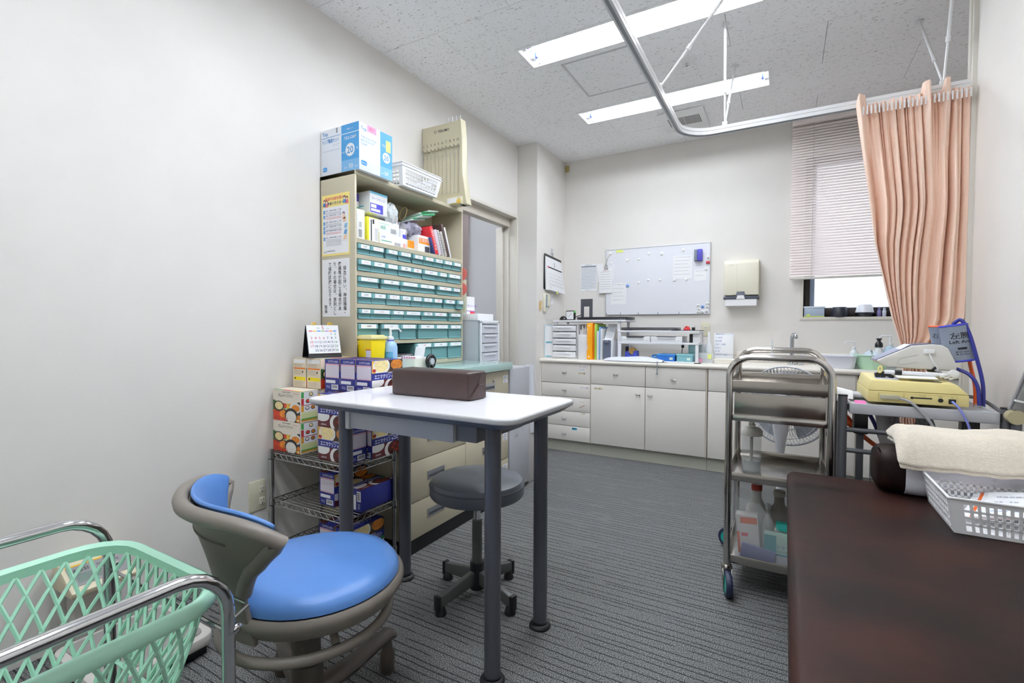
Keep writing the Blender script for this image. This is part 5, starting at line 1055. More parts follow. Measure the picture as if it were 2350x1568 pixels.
gz = MB((.36, 1.95, ZG+.004)).mat(WHITE2).box(.30, 1.935, ZG+.004, .41, 1.975, ZG+.058).obox((.385, 1.95, ZG+.075), (.028, .004, 0), (0, .003, .0), (.0, .008, .035)).build('folded_gauze', bevel=.002); tag(gz, 'folded white gauze standing in the cream box', 'gauze')
tp = thing('tape_dispenser', 'black ring tape dispenser at the green top', 'dispenser', (.455, 1.955, ZG))
f = MB(tp).mat(BLACK); f.tube([(.455, 1.955+.029*math.cos(t), ZG+.037+.029*math.sin(t)) for t in [math.radians(a) for a in range(-80, 250, 15)]], .0105, 10); f.build('ring', tp)
MB(tp).mat(M('tape_grey', '#b9bcc4', .3)).cyl((.443, 1.955, ZG+.037), (.467, 1.955, ZG+.037), .017, 18).build('tape_roll', tp)
MB(tp).mat(WINK).text('テ', .014, (.4665, 1.977, ZG+.018), (0, 1, 0)).build('mark', tp)
# ------------------------------------------------------------------ wire rack with food cartons
WIRE = M('chrome_wire', '#b5b5b6', .2, 1)
wr = thing('wire_rack', 'low three-tier chrome wire rack against the left wall', 'rack', (.29, 1.475, 0))
RX0, RX1, RY0, RY1 = .042, .53, 1.345, 1.605
for x in (RX0, RX1):
    for y in (RY0, RY1):
        f = MB(wr).mat(WIRE).cyl((x, y, .012), (x, y, .505), .0095, 12).mat(BLACK).lathe([(.013, 0), (.013, .006), (.006, .014)], (x, y, 0), 12)
        f.mat(WIRE)
        for z in (.482, .272, .062): f.cyl((x, y, z-.018), (x, y, z+.012), .013, 12)
        f.mat(BLACK)
        for z in (.482, .272, .062): f.cyl((x, y, z-.022), (x, y, z-.018), .0135, 12)
        f.build('post', wr)
for z in (.49, .28, .07):
    f = MB(wr).mat(WIRE)
    for a, b in (((RX0, RY0), (RX1, RY0)), ((RX1, RY0), (RX1, RY1)), ((RX1, RY1), (RX0, RY1)), ((RX0, RY1), (RX0, RY0))):
        a = Vector((*a, 0)); b = Vector((*b, 0)); n_ = max(4, int((b-a).length/.036))
        f.tube([a+Vector((0, 0, z)), b+Vector((0, 0, z))], .0028, 6); f.tube([a+Vector((0, 0, z-.024)), b+Vector((0, 0, z-.024))], .0028, 6)
        f.tube([a.lerp(b, (k+.25)/(2*n_+.5))+Vector((0, 0, z-.003 if k % 2 else z-.021)) for k in range(2*n_+1)], .0018, 5)
    f.build('shelf_edge', wr)
    f = MB(wr).mat(WIRE)
    for k in range(1, 12): f.cyl((RX0, RY0+k*(RY1-RY0)/12, z), (RX1, RY0+k*(RY1-RY0)/12, z), .0016, 6)
    f.build('shelf_wires', wr)
# food cartons. local frame: wide face (W) along x facing -y, narrow face facing +x, origin at the base centre
FW, FD, FH = .186, .094, .138
NAVY = M('navy_print', '#232c80', .5); CRM = M('cream_print', '#efe6d6', .6); SAUCE = M('dark_sauce', '#4a1612', .4, vary=.35, vscale=60); BOWLW = M('bowl_white', '#ecebe8', .5)
SOUP = M('cream_soup', '#efdca0', .5, vary=.12, vscale=90); STEW = M('orange_stew', '#c87a2c', .5, vary=.35, vscale=70); DKR = M('dark_red_bg', '#5a1a20', .5, vary=.3, vscale=25); BRN = M('brown_bg', '#4a2e20', .5, vary=.3, vscale=30)
RICE = M('rice_white', '#eeeae2', .6, vary=.1, vscale=150); CURRY = M('curry_orange', '#d98328', .5, vary=.3, vscale=70); REDF = M('tomato_red', '#c43c22', .5, vary=.3, vscale=60); GRN = M('leaf_green', '#3c6a34', .6, vary=.4, vscale=40); DKB = M('dark_bowl', '#2b2a28', .4); YEL = M('egg_yellow', '#e6b94a', .5, vary=.2, vscale=60)
def clipc(poly, x0, z0, x1, z1):
    P = poly
    for (i, lim, sg) in ((0, x0, 1), (0, x1, -1), (1, z0, 1), (1, z1, -1)):
        out = []
        for k in range(len(P)):
            a, b = P[k], P[(k+1) % len(P)]; ia = sg*(a[i]-lim) >= 0; ib_ = sg*(b[i]-lim) >= 0
            if ia: out.append(a)
            if ia != ib_:
                t = (lim-a[i])/(b[i]-a[i]); out.append((a[0]+t*(b[0]-a[0]), a[1]+t*(b[1]-a[1])))
        P = out
        if not P: return []
    return P
def circ(f, cx, cz, r, m, lv, box, fn, ry=None, n=28):
    p = clipc([(cx+r*math.cos(2*PI*i/n), cz+(ry or r)*math.sin(2*PI*i/n)) for i in range(n)], *box)
    if len(p) > 2: f.mat(m).poly([fn(a, b, lv) for a, b in p])
def rect(f, x0, z0, x1, z1, m, lv, fn): f.mat(m).poly([fn(x0, z0, lv), fn(x1, z0, lv), fn(x1, z1, lv), fn(x0, z1, lv)])
def blue_wide(f, fn, R, W, H):
    bx = (0, 0, W, H); e = lambda x: x*W; g = lambda z: z*H
    rect(f, 0, 0, W, H, DKR, 1, fn); rect(f, 0, g(.62), W, H, YEL, 1.5, fn); rect(f, e(.5), g(.62), W, H, BRN, 2, fn); rect(f, 0, g(.40), W, g(.62), NAVY, 3, fn)
    b1 = (0, g(.62), W, H); circ(f, e(.30), g(.83), e(.27), BOWLW, 3, b1, fn, g(.26)); circ(f, e(.30), g(.84), e(.22), SOUP, 4, b1, fn, g(.21))
    circ(f, e(.80), g(.84), e(.24), DKB, 3, b1, fn, g(.22)); circ(f, e(.80), g(.85), e(.2), STEW, 4, b1, fn, g(.17))
    b2 = (0, 0, W, g(.40)); circ(f, e(.14), g(.34), e(.24), BOWLW, 3, b2, fn, g(.17)); circ(f, e(.72), g(.16), e(.33), BOWLW, 4, b2, fn, g(.31)); circ(f, e(.74), g(.17), e(.25), SAUCE, 5, b2, fn, g(.24))
    for a, b_ in ((.66, .2), (.74, .1), (.82, .22), (.72, .3), (.83, .1)): circ(f, e(a), g(b_), e(.045), M('beef_red', '#8a2a1c', .4, vary=.3, vscale=80), 6, b2, fn, g(.045))
    circ(f, e(.07), g(.70), e(.055), M('badge_red', '#a02028', .5), 5, b1, fn, g(.05))
    f.mat(WINK).text('エニマクリン eコロン', H*.15, fn(e(.08), g(.445), 6), R, (0, 0, 1), bold=.02, fit=W*.84); f.text('大腸検査食', H*.06, fn(e(.5), g(.575), 6), R, (0, 0, 1)); f.text('調理済食', H*.06, fn(e(.1), g(.06), 7), R, (0, 0, 1))
    f.mat(M('logo_red', '#d04a3a', .6)).text('Glico', H*.06, fn(e(.05), g(.92), 5), R, (0, 0, 1)); circ(f, e(.93), g(.36), e(.06), M('badge_green', '#1f7a4a', .5), 7, bx, fn, g(.07))
def blue_narrow(f, fn, R, W, H):
    e = lambda x: x*W; g = lambda z: z*H
    rect(f, 0, 0, W, H, NAVY, 1, fn); rect(f, e(.06), g(.40), e(.96), g(.86), M('panel_paper', '#e2dbe4', .7), 2, fn); rect(f, e(.06), g(.81), e(.96), g(.86), M('panel_pink', '#d8a8b8', .7), 3, fn); rect(f, e(.06), g(.40), e(.96), g(.43), M('panel_pink'), 3, fn)
    for k in range(7): rect(f, e(.1), g(.46+k*.05), e(.9), g(.466+k*.05), M('panel_rule', '#b7adc0', .7), 3, fn)
    rect(f, e(.06), g(.23), e(.72), g(.33), WINK, 2, fn); rect(f, e(.45), g(.03), e(.9), g(.19), WINK, 2, fn)
    for k in range(9): rect(f, e(.49+k*.042), g(.07), e(.49+k*.042+.018+.012*(k % 2)), g(.17), INK, 3, fn)
    f.mat(WINK).text('エニマクリンeコロン', H*.08, fn(e(.22), g(.90), 3), R, (0, 0, 1), bold=.02, fit=W*.7); f.text('干口', H*.09, fn(e(.1), g(.07), 3), R, (0, 0, 1))
def darm_wide(f, fn, R, W, H):
    e = lambda x: x*W; g = lambda z: z*H; bx = (0, 0, W, H)
    rect(f, 0, 0, W, H, CRM, 1, fn); b = (0, 0, W, g(.72)); rect(f, 0, 0, W, g(.66), DKB, 1.5, fn); rect(f, 0, g(.34), e(.35), g(.66), GRN, 2, fn); rect(f, e(.35), g(.36), e(.7), g(.66), YEL, 2, fn); rect(f, 0, 0, e(.5), g(.34), REDF, 2, fn); rect(f, e(.28), g(.40), e(.5), g(.62), REDF, 2.5, fn)
    circ(f, e(.5), g(.84), e(.62), CRM, 3, (0, g(.5), W, H), fn, g(.27))
    b2 = (0, 0, W, g(.7))
    circ(f, e(.22), g(.47), e(.19), DKB, 4, b2, fn, g(.17)); circ(f, e(.22), g(.48), e(.15), SOUP, 5, b2, fn, g(.13)); circ(f, e(.83), g(.46), e(.2), BOWLW, 4, b2, fn, g(.17)); circ(f, e(.84), g(.45), e(.15), CURRY, 5, b2, fn, g(.11))
    circ(f, e(.16), g(.16), e(.16), REDF, 4, b2, fn, g(.14)); circ(f, e(.37), g(.22), e(.13), CURRY, 5, b2, fn, g(.12)); circ(f, e(.68), g(.2), e(.24), DKB, 6, b2, fn, g(.24)); circ(f, e(.67), g(.16), e(.19), RICE, 7, b2, fn, g(.19)); circ(f, e(.95), g(.12), e(.12), CURRY, 6, b2, fn, g(.12))
    for a, b_, c in ((.42, .37, '#3f9a4a'), (.44, .05, '#c0392b'), (.86, .04, '#e0b020')): rect(f, e(a), g(b_), e(a+.11), g(b_+.06), M('tagc'+c, c, .5), 8, fn); rect(f, e(a+.05), g(b_+.01), e(a+.1), g(b_+.05), WINK, 9, fn)
    f.mat(INK).text('ダルムスペースファイン', H*.12, fn(e(.2), g(.78), 6), R, (0, 0, 1), bold=.015, fit=W*.55); f.text('大腸検査専用検査食', H*.045, fn(e(.34), g(.92), 6), R, (0, 0, 1), fit=W*.32); f.mat(M('logo_orange', '#d86a3a', .6)).text('Ajinomoto', H*.05, fn(e(.76), g(.9), 6), R, (0, 0, 1), fit=W*.18).text('キユーピー', H*.035, fn(e(.05), g(.95), 6), R, (0, 0, 1))
def darm_narrow(f, fn, R, W, H):
    e = lambda x: x*W; g = lambda z: z*H; bx = (0, 0, W, H)
    rect(f, 0, 0, W, H, CRM, 1, fn)
    for z0, z1, c, its in ((.78, .97, '#3f9a4a', ((.6, SOUP),)), (.56, .76, '#c0303a', ((.42, REDF), (.72, CURRY))), (.34, .55, '#e0a030', ((.38, RICE), (.7, STEW)))):
        rect(f, e(.06), g(z0), e(.2), g(z1), M('tagc'+c, c, .5), 2, fn); rect(f, e(.2), g(z0), e(.94), g(z1), WHITE2, 2, fn)
        for a, m in its: circ(f, e(a), g((z0+z1)/2+.01), e(.12), DKB, 3, bx, fn, g(.065)); circ(f, e(a), g((z0+z1)/2+.015), e(.09), m, 4, bx, fn, g(.045))
    rect(f, e(.06), g(.535), e(.94), g(.555), M('tagc#c0303a'), 4, fn)
    rect(f, e(.06), g(.12), e(.94), g(.32), M('pale_green_table', '#dfe6a8', .6), 2, fn); rect(f, e(.06), g(.09), e(.94), g(.13), M('tagc#3f9a4a'), 3, fn); rect(f, e(.06), g(.03), e(.94), g(.09), M('tagc_brown', '#c08a30', .6), 3, fn)
    for k in range(4): rect(f, e(.1), g(.16+k*.035), e(.9), g(.164+k*.035), M('table_olive', '#a8b070', .6), 3, fn)
def back_narrow(f, fn, R, W, H):
    e = lambda x: x*W; g = lambda z: z*H
    rect(f, 0, 0, W, H, M('kraft_cream', '#e0d3bc', .7), 1, fn); rect(f, e(.06), g(.82), e(.94), g(.95), WHITE2, 2, fn); rect(f, e(.06), g(.62), e(.94), g(.67), M('orange_rule'), 2, fn); rect(f, e(.06), g(.24), e(.94), g(.36), M('warn_yellow', '#f0da20', .6), 2, fn)
    for z in (.78, .74, .70, .57, .53, .48, .44, .19, .15, .11, .07): rect(f, e(.08), g(z), e(.8-.2*((z*100) % 3)/3), g(z+.012), M('tan_ink', '#9a8f80', .7), 3, fn)
    rect(f, e(.7), g(.5), e(.78), g(.57), INK, 4, fn); rect(f, e(.12), g(.28), e(.22), g(.33), INK, 4, fn)
def make_carton(kind, label):
    t = thing('food_carton', label, 'carton', (0, 0, 0), group='test meal cartons on the wire rack')
    MB().mat(NAVY if kind == 'blue' else CRM).box(-FW/2, -FD/2, 0, FW/2, FD/2, FH).build('carton_body', t, bevel=.001)
    wide, nar = (blue_wide, blue_narrow) if kind == 'blue' else (darm_wide, darm_narrow)
    f = MB(); k = 8e-5; b = .0003
    wide(f, lambda x, z, l: (-FW/2+x, -FD/2-b-k*l, z), (1, 0, 0), FW, FH); f.build('front_print', t, smooth=False)
    f = MB(); wide(f, lambda x, z, l: (FW/2-x, FD/2+b+k*l, z), (-1, 0, 0), FW, FH); f.build('back_print', t, smooth=False)
    f = MB(); nar(f, lambda x, z, l: (FW/2+b+k*l, -FD/2+x, z), (0, 1, 0), FD, FH); f.build('side_print', t, smooth=False)
    f = MB(); (back_narrow if kind != 'blue' else nar)(f, lambda x, z, l: (-FW/2-b-k*l, FD/2-x, z), (0, -1, 0), FD, FH); f.build('side_print', t, smooth=False)
    f = MB()
    if kind == 'blue':
        f.mat(NAVY).poly([(-FW/2, -FD/2, FH+b), (FW/2, -FD/2, FH+b), (FW/2, FD/2, FH+b), (-FW/2, FD/2, FH+b)]); f.mat(WINK).text('エニマクリン', .024, (-.07, -.02, FH+b*1.5), (1, 0, 0), (0, 1, 0), fit=.12)
        f.mat(SAUCE).poly([(-FW/2, .012, FH+b*1.4), (FW/2, .012, FH+b*1.4), (FW/2, FD/2, FH+b*1.4), (-FW/2, FD/2, FH+b*1.4)])
    else:
        f.mat(CRM).poly([(-FW/2, -FD/2, FH+b), (FW/2, -FD/2, FH+b), (FW/2, FD/2, FH+b), (-FW/2, FD/2, FH+b)])
        for q, c in enumerate(('#3f9a4a', '#d8485e', '#e8b030')): f.mat(M('tagc'+c, c, .5)).poly([(-FW/2+q*FW/3, -FD/2, FH+b*1.5), (-FW/2+(q+1)*FW/3, -FD/2, FH+b*1.5), (-FW/2+(q+1)*FW/3, -FD/2+.014, FH+b*1.5), (-FW/2+q*FW/3, -FD/2+.014, FH+b*1.5)])
    f.build('top_print', t, smooth=False)
    return t
ZR = .4935; prot = {}
def fc(kind, label, x, y, z, rz):
    if kind not in prot: prot[kind] = make_carton(kind, label); o = prot[kind]; o.location = (x, y, z); o.rotation_euler = (0, 0, rz)
    else: o = dup(prot[kind], (x, y, z), rz, label)
    return o
dz = FH+.001; q90 = PI/2
fc('darm', 'cream meal carton with food photos, lower of two at rack left corner', .107, 1.42, ZR, 0)
fc('darm', 'cream meal carton with food photos, upper of two at rack left corner', .109, 1.42, ZR+dz, 0)
fc('darm', 'cream carton end-on with yellow warning strip, against the wall', .068, 1.565, ZR+2*dz, q90)
fc('darm', 'cream carton end-on with yellow warning strip, beside the blue cartons', .165, 1.567, ZR+2*dz, q90)
fc('darm', 'cream carton in the back row, bottom layer at the wall', .068, 1.575, ZR, q90); fc('darm', 'cream carton in the back row, middle layer at the wall', .068, 1.575, ZR+dz, q90)
fc('darm', 'cream carton in the back row, bottom layer second from wall', .166, 1.575, ZR, q90); fc('darm', 'cream carton in the back row, middle layer second from wall', .166, 1.575, ZR+dz, q90)
fc('blue', 'navy meal carton facing front, lower one behind the left table leg', .412, 1.42, ZR, 0)
fc('blue', 'navy meal carton facing front, upper one behind the left table leg', .412, 1.42, ZR+dz, 0)
for k, x in enumerate((.285, .383, .481)):
    fc('blue', ['navy carton end-on in the top row, leftmost of three', 'navy carton end-on in the top row, middle of three', 'navy carton in the top row, nearest the table cushion'][k], x, 1.569, ZR+2*dz, -q90 if 0 else q90)
    fc('blue', ['navy carton end-on, bottom layer of the back row, left', 'navy carton end-on, bottom layer of the back row, middle', 'navy carton end-on, bottom layer of the back row, right'][k], x, 1.569, ZR, q90)
    fc('blue', ['navy carton end-on, middle layer of the back row, left', 'navy carton end-on, middle layer of the back row, middle', 'navy carton end-on, middle layer of the back row, right'][k], x, 1.569, ZR+dz, q90)
def flat(label, x, y, z, rz):    # lying on its wide face
    o = fc('blue', label, x, y, z, rz); o.rotation_euler = (-PI/2, 0, rz); return o
fc('blue', 'navy carton standing on the rack middle shelf, left', .33, 1.50, .2835, q90) .rotation_euler = (0, 0, q90)
flat('navy carton lying flat on the rack middle shelf, showing its lid', .522, 1.475+FH/2-.03, .2835+FD/2, q90)
fc('blue', 'navy carton on the rack bottom shelf, left', .35, 1.48, .0735, q90)
fc('blue', 'navy carton on the rack bottom shelf, right', .452, 1.48, .0735, q90)
# desk calendar on the cream cartons
dc = thing('desk_calendar', 'black stand desk calendar showing May, on the cream cartons', 'calendar', (.16, 1.53, ZR+3*dz))
zc = ZR+3*dz; A0 = Vector((.075, 1.50, zc)); 
cx0, cx1 = -.065, .115
Rz = Matrix.Rotation(1.2, 3, 'Z'); cen = Vector((.135, 1.545, zc))
def cw(x, y, z): return cen+Rz@Vector((x, y, 0))+Vector((0, 0, z))
f = MB(dc).mat(BLACK)
f.add([cw(-.075, -.05, .0), cw(.075, -.05, .0), cw(.075, 0, .15), cw(-.075, 0, .15), cw(-.075, -.047, .0), cw(.075, -.047, .0), cw(.075, .002, .15), cw(-.075, .002, .15)], BF)
f.add([cw(-.075, .05, .0), cw(.075, .05, .0), cw(.075, .002, .15), cw(-.075, .002, .15), cw(-.075, .053, .0), cw(.075, .053, .0), cw(.075, .005, .15), cw(-.075, .005, .15)], BF)
f.add([cw(-.075, -.047, .002), cw(.075, -.047, .002), cw(.075, .05, .002), cw(-.075, .05, .002), cw(-.075, -.047, .003), cw(.075, -.047, .003), cw(.075, .05, .003), cw(-.075, .05, .003)], BF); f.build('stand', dc, smooth=False)
def pg(u, v, o=.003): return cw(-.073+.146*u, -.0432+.043*v-o, .02+.13*v+o*.33)
MB(dc).mat(WHITE2).add([pg(0, 0, .001), pg(1, 0, .001), pg(1, 1, .001), pg(0, 1, .001), pg(0, 0, .004), pg(1, 0, .004), pg(1, 1, .004), pg(0, 1, .004)], [(4,5,6,7),(0,3,2,1),(0,1,5,4),(1,2,6,5),(2,3,7,6),(3,0,4,7)]).build('pages', dc, smooth=False)
f = MB(dc); Rr = pg(1, 0)-pg(0, 0); Uu = pg(0, 1)-pg(0, 0); o5 = .0045
f.mat(REDINK).text('5', .024, pg(.5, .85, o5), Rr, Uu, 'C'); f.mat(GREYINK).text('May', .008, pg(.62, .87, o5), Rr, Uu).text('令和', .008, pg(.3, .87, o5), Rr, Uu)
for k, c in enumerate(('#e0707a', '#f0c060', '#5aa0d8', '#8fc07a', '#b48ac8', '#f09050', '#4a90d0')): f.mat(M('dow'+c, c, .6)).quad(pg(.06+k*.126, .77, o5), pg(.06+k*.126+.11, .77, o5), pg(.06+k*.126+.11, .81, o5), pg(.06+k*.126, .81, o5))
d_ = 1
for r in range(5):
    for q in range(7):
        if r == 0 and q < 5: continue
        if d_ > 30: break
        if not (r == 4 and q == 0):
            f.mat(REDINK if q == 0 or d_ in (4, 5, 6) else (M('poster_green', '#3c8a5a', .7) if q == 6 else M('date_navy', '#33406a', .7))).text(str(d_), .0165, pg(.12+q*.126, .645-r*.145, o5), Rr, Uu, 'C', bold=.005)
        d_ += 1
f.build('page_print', dc, smooth=False)
for u_ in (.22, .72): MB(dc).mat(M('yellow_plastic_clip', '#f0c020', .5)).tube(arc(cw(-.073+.146*u_, 0, .155), .008, 0, 360, 10, (0, 1, 0))[:-1], .002, 5, True).tube(arc(cw(-.073+.146*u_+.008, 0, .155), .008, 0, 360, 10, (0, 1, 0))[:-1], .002, 5, True).build('binding_ring', dc)
# ------------------------------------------------------------------ treatment table
tb = thing('treatment_table', 'small white-topped table on four dark grey round legs', 'table', (.98, 1.36, 0))
TW = M('white_gloss_laminate', '#f4f5f9', .16, spec=.5); TE = M('light_grey_edge', '#b4b5b7', .4); TU = M('slate_metal_band', '#6d727e', .35); LEG = M('dark_grey_leg', '#4a4c54', .32, spec=.6); GLIDE = M('black_glide', '#15151a', .45)
rp = rrect(.555, 1.118, 1.405, 1.60, .055, 8)
def slab(mb, z0, z1, s0=0, s1=0):
    n_ = len(rp); cx, cy = .98, 1.359
    def sc_(p, s): return (p[0]+(s if p[0] < cx else -s), p[1]+(s if p[1] < cy else -s))
    a = [(*sc_(p, s0), z0) for p in rp]; b = [(*sc_(p, s1), z1) for p in rp]
    return mb.add(a+b, [tuple(reversed(range(n_))), tuple(range(n_, 2*n_))]+[(i, (i+1) % n_, n_+(i+1) % n_, n_+i) for i in range(n_)])
slab(MB(tb).mat(TE), .784, .8, 0, 0).build('edge_band', tb, bevel=.004, seg=3)
slab(MB(tb).mat(TW), .7995, .8008, .004, .004).build('table_top', tb)
slab(MB(tb).mat(TU), .765, .784, .03, .004).build('under_frame', tb)
for x, y in ((.665, 1.215), (.665, 1.525), (1.298, 1.20), (1.303, 1.51)):
    l = MB(tb).mat(LEG).cyl((x, y, .02), (x, y, .766), .0245, 28).build('leg', tb)
    MB(tb).mat(GLIDE).lathe([(.037, 0), (.038, .006), (.033, .014), (.028, .016), (.028, .022)], (x, y, 0), 28).build('foot_glide', l)
dw = MB(tb).mat(M('grey_drawer', '#b9bbbd', .4)).box(.72, 1.185, .70, 1.165, 1.50, .757).build('drawer', tb, bevel=.002)
MB(tb).mat(M('pale_drawer_front', '#cfd0ce', .4)).prism([(.702, p[0], p[1]) for p in rrect(1.18, .695, 1.5, .76, .006)], (.018, 0, 0)).build('drawer_end', dw)
MB(tb).mat(M('drawer_rail_grey', '#6f7176', .5)).box(.70, 1.22, .757, 1.24, 1.23, .766).box(.7, 1.45, .757, 1.24, 1.46, .766).box(1.165, 1.2, .705, 1.24, 1.49, .757).build('slide_rail', tb)
# wrapped arm cushion
ac = thing('arm_cushion', 'dark brown vinyl arm-rest cushion folded at its end', 'cushion', (.93, 1.407, .801))
VIN = M('dark_brown_vinyl', '#3a2927', .38, spec=.5, vary=.15, vscale=9, bump=.15, bscale=500)
B0, B1, B2, B3 = Vector((.757, 1.35, 0)), Vector((1.107, 1.35, 0)), Vector((1.107, 1.464, 0)), Vector((.757, 1.464, 0))
f = MB(ac).mat(VIN); zt = .8012; hh = .097
f.add([(p.x, p.y, z) for z in (zt, zt+hh) for p in (B0, B1, B2, B3)], BF); f.build('pad', ac, bevel=.009, seg=3)
f = MB(ac).mat(VIN); ce = Vector((1.0075, 1.49, zt+.052))
def ep(y, z, o=.0): return Vector((1.1075+o, y-.0855, zt+z))
f.add([ep(1.436, .09), ep(1.436, .006), ep(1.489, .05, .006), ep(1.463, .092, .004)], [(0, 1, 2, 3)]).add([ep(1.463, .092, .004), ep(1.489, .05, .006), ep(1.505, .092, .006)], [(0, 1, 2)]).add([ep(1.505, .092, .006), ep(1.489, .05, .006), ep(1.545, .09)], [(0, 1, 2)]).add([ep(1.545, .09), ep(1.489, .05, .006), ep(1.545, .006)], [(0, 1, 2)])
f.add([ep(1.436, .006), ep(1.445, .004, .006), ep(1.489, .056, .009)], [(0, 1, 2)]).add([ep(1.445, .004, .006), ep(1.487, .003, .008), ep(1.489, .056, .009)], [(0, 1, 2)]).add([ep(1.487, .003, .008), ep(1.537, .004, .006), ep(1.489, .056, .009)], [(0, 1, 2)]).add([ep(1.537, .004, .006), ep(1.545, .006), ep(1.489, .056, .009)], [(0, 1, 2)])
f.build('end_fold', ac, angle=8)
MB(ac).mat(M('seam_thread', '#8a7f80', .6)).tube([ep(1.489, .052, .0085), ep(1.545, .05, .002)], .0007, 4).build('seam', ac)
# ------------------------------------------------------------------ stool
so = thing('stool', 'round dark grey vinyl stool under the table', 'stool', (1.0, 1.566, 0))
MB(so).mat(M('slate_vinyl', '#5a5f67', .38, spec=.45, bump=.1, bscale=600)).lathe([(.002, .482), (.08, .481), (.15, .474), (.176, .462), (.184, .445), (.184, .41), (.178, .402), (.15, .40), (.002, .40)], (1.0, 1.566, 0), 48, caps=False).build('seat', so)
MB(so).mat(M('seat_welt', '#44484f', .5)).tube([(1.0+.1845*math.cos(t), 1.566+.1845*math.sin(t), .446) for t in [2*PI*i/48 for i in range(48)]], .0022, 6, True).build('welt', so)
MB(so).mat(CHROME).cyl((1.0, 1.566, .27), (1.0, 1.566, .40), .014, 18).build('piston', so)
OL = M('olive_grey_metal', '#4f5250', .4)
MB(so).mat(OL).cyl((1.0, 1.566, .12), (1.0, 1.566, .30), .02, 20).build('column', so)
MB(so).mat(GLIDE).cyl((1.0, 1.566, .03), (1.0, 1.566, .135), .028, 20).build('hub', so)
for k in range(4):
    a = math.radians(-104+90*k); d = Vector((math.cos(a), math.sin(a), 0)); s = Vector((-d.y, d.x, 0)); c = Vector((1.0, 1.566, 0))
    l = MB(so).mat(OL).add([c+d*r+s*w_+Vector((0, 0, z)) for r, z in ((.02, .05), (.19, .028), (.19, .068), (.02, .105)) for w_ in (-.0125, .0125)], [(0,2,3,1),(2,4,5,3),(4,6,7,5),(6,0,1,7),(0,6,4,2),(1,3,5,7)]).build('leg', so, bevel=.005)
    MB(so).mat(GLIDE).obox(c+d*.194+Vector((0, 0, .044)), d*.007, s*.014, Vector((0, 0, .028))).lathe([(.022, 0), (.02, .01), (.014, .03)], c+d*.18, 16).build('foot', l, bevel=.002)
# ------------------------------------------------------------------ blue chair
ch = thing('clinic_chair', 'low chair with sky blue vinyl seat and taupe plastic shell', 'chair', (.975, .81, 0))
TAU = M('taupe_plastic', '#787169', .42, spec=.45, bump=.06, bscale=700); BLU = M('sky_blue_vinyl', '#5482c2', .36, spec=.45, bump=.12, bscale=650)
C = Vector((.985, .835, 0)); FA = math.radians(65)
def sp(ang, r, z): return (C.x+r*math.cos(ang), C.y+r*math.sin(ang), z)
MB(ch).mat(BLU).lathe([(.002, .452), (.1, .4515), (.165, .446), (.195, .436), (.206, .422), (.208, .41), (.2, .404), (.002, .404)], C, 48, caps=False).build('seat_pad', ch)
MB(ch).mat(TAU).lathe([(.2, .404), (.213, .408), (.22, .40), (.221, .385), (.205, .36), (.15, .345), (.05, .34), (.002, .34)], C, 48, caps=False).build('seat_shell', ch)
f = MB(ch).mat(TAU); f.tube([(C.x+.02*math.cos(FA+PI)+.2*math.cos(t), C.y+.02*math.sin(FA+PI)+.2*math.sin(t), .315) for t in [2*PI*i/40 for i in range(40)]], .0125, 10, True)
for k in range(3):
    a = FA+2*PI*k/3+.5; f.tube([sp(a, .15, .345), sp(a, .19, .322)], .01, 8)
f.build('grip_ring', ch)
# back shell: a lofted, curved plate around the rear of the seat
BA = FA+PI+.1
def shell(u, v, off=0):
    # v 0 bottom .. 1 top ; u 0..1 across
    z = .345+.315*v
    wide = .60-.08*math.sin(PI*min(1, v/.7))+.40*max(0, (v-.3)/.7)**1.4
    r = .206+.074*v**1.5+off
    a = BA+(u-.5)*2*wide
    zz = z+.022*max(0, v-.5)-.055*max(0, v-.6)/.4*abs(2*u-1)**4-.03*max(0, v-.55)*math.cos((u-.5)*PI)
    return sp(a, r, zz)
MB(ch).mat(TAU).grid(lambda u, v: shell(u, v), 29, 19).build('back_shell', ch, solid=.016, sub=1)
f = MB(ch).mat(TAU); f.tube([shell(0, .42+.58*k/10, .006) for k in range(11)]+[shell(k/24, 1, .012) for k in range(1, 24)]+[shell(1, 1-.58*k/10, .006) for k in range(11)], .0165, 10); f.build('shell_rim', ch)
MB(ch).mat(BLU).grid(lambda u, v: shell(.04+.92*u, .56+.50*v, -.014-.014*math.sin(PI*u)**.5*math.sin(PI*v)**.5), 25, 9).build('back_pad', ch, solid=.012, sub=1)
f = MB(ch).mat(M('vent_black', '#1b1a19', .7))
for k in range(6):
    u = .03+k*.045; p0 = Vector(shell(u, .14, .0088)); p1 = Vector(shell(u, .27, .0088)); f.tube([p0, p1], .003, 5)
f.build('vent_slots', ch)
f = MB(ch).mat(M('taupe_groove', '#5c564f', .5)); f.tube([shell(.2+.6*k/10, .80, .0085) for k in range(11)], .003, 5); f.build('groove', ch)
BASE = M('taupe_base', '#57504a', .45)
MB(ch).mat(BASE).cyl((.975, .81, .10), (.975, .81, .34), .034, 22).build('column', ch)
MB(ch).mat(BASE).cyl((.975, .81, .05), (.975, .81, .19), .04, 22).build('hub', ch)
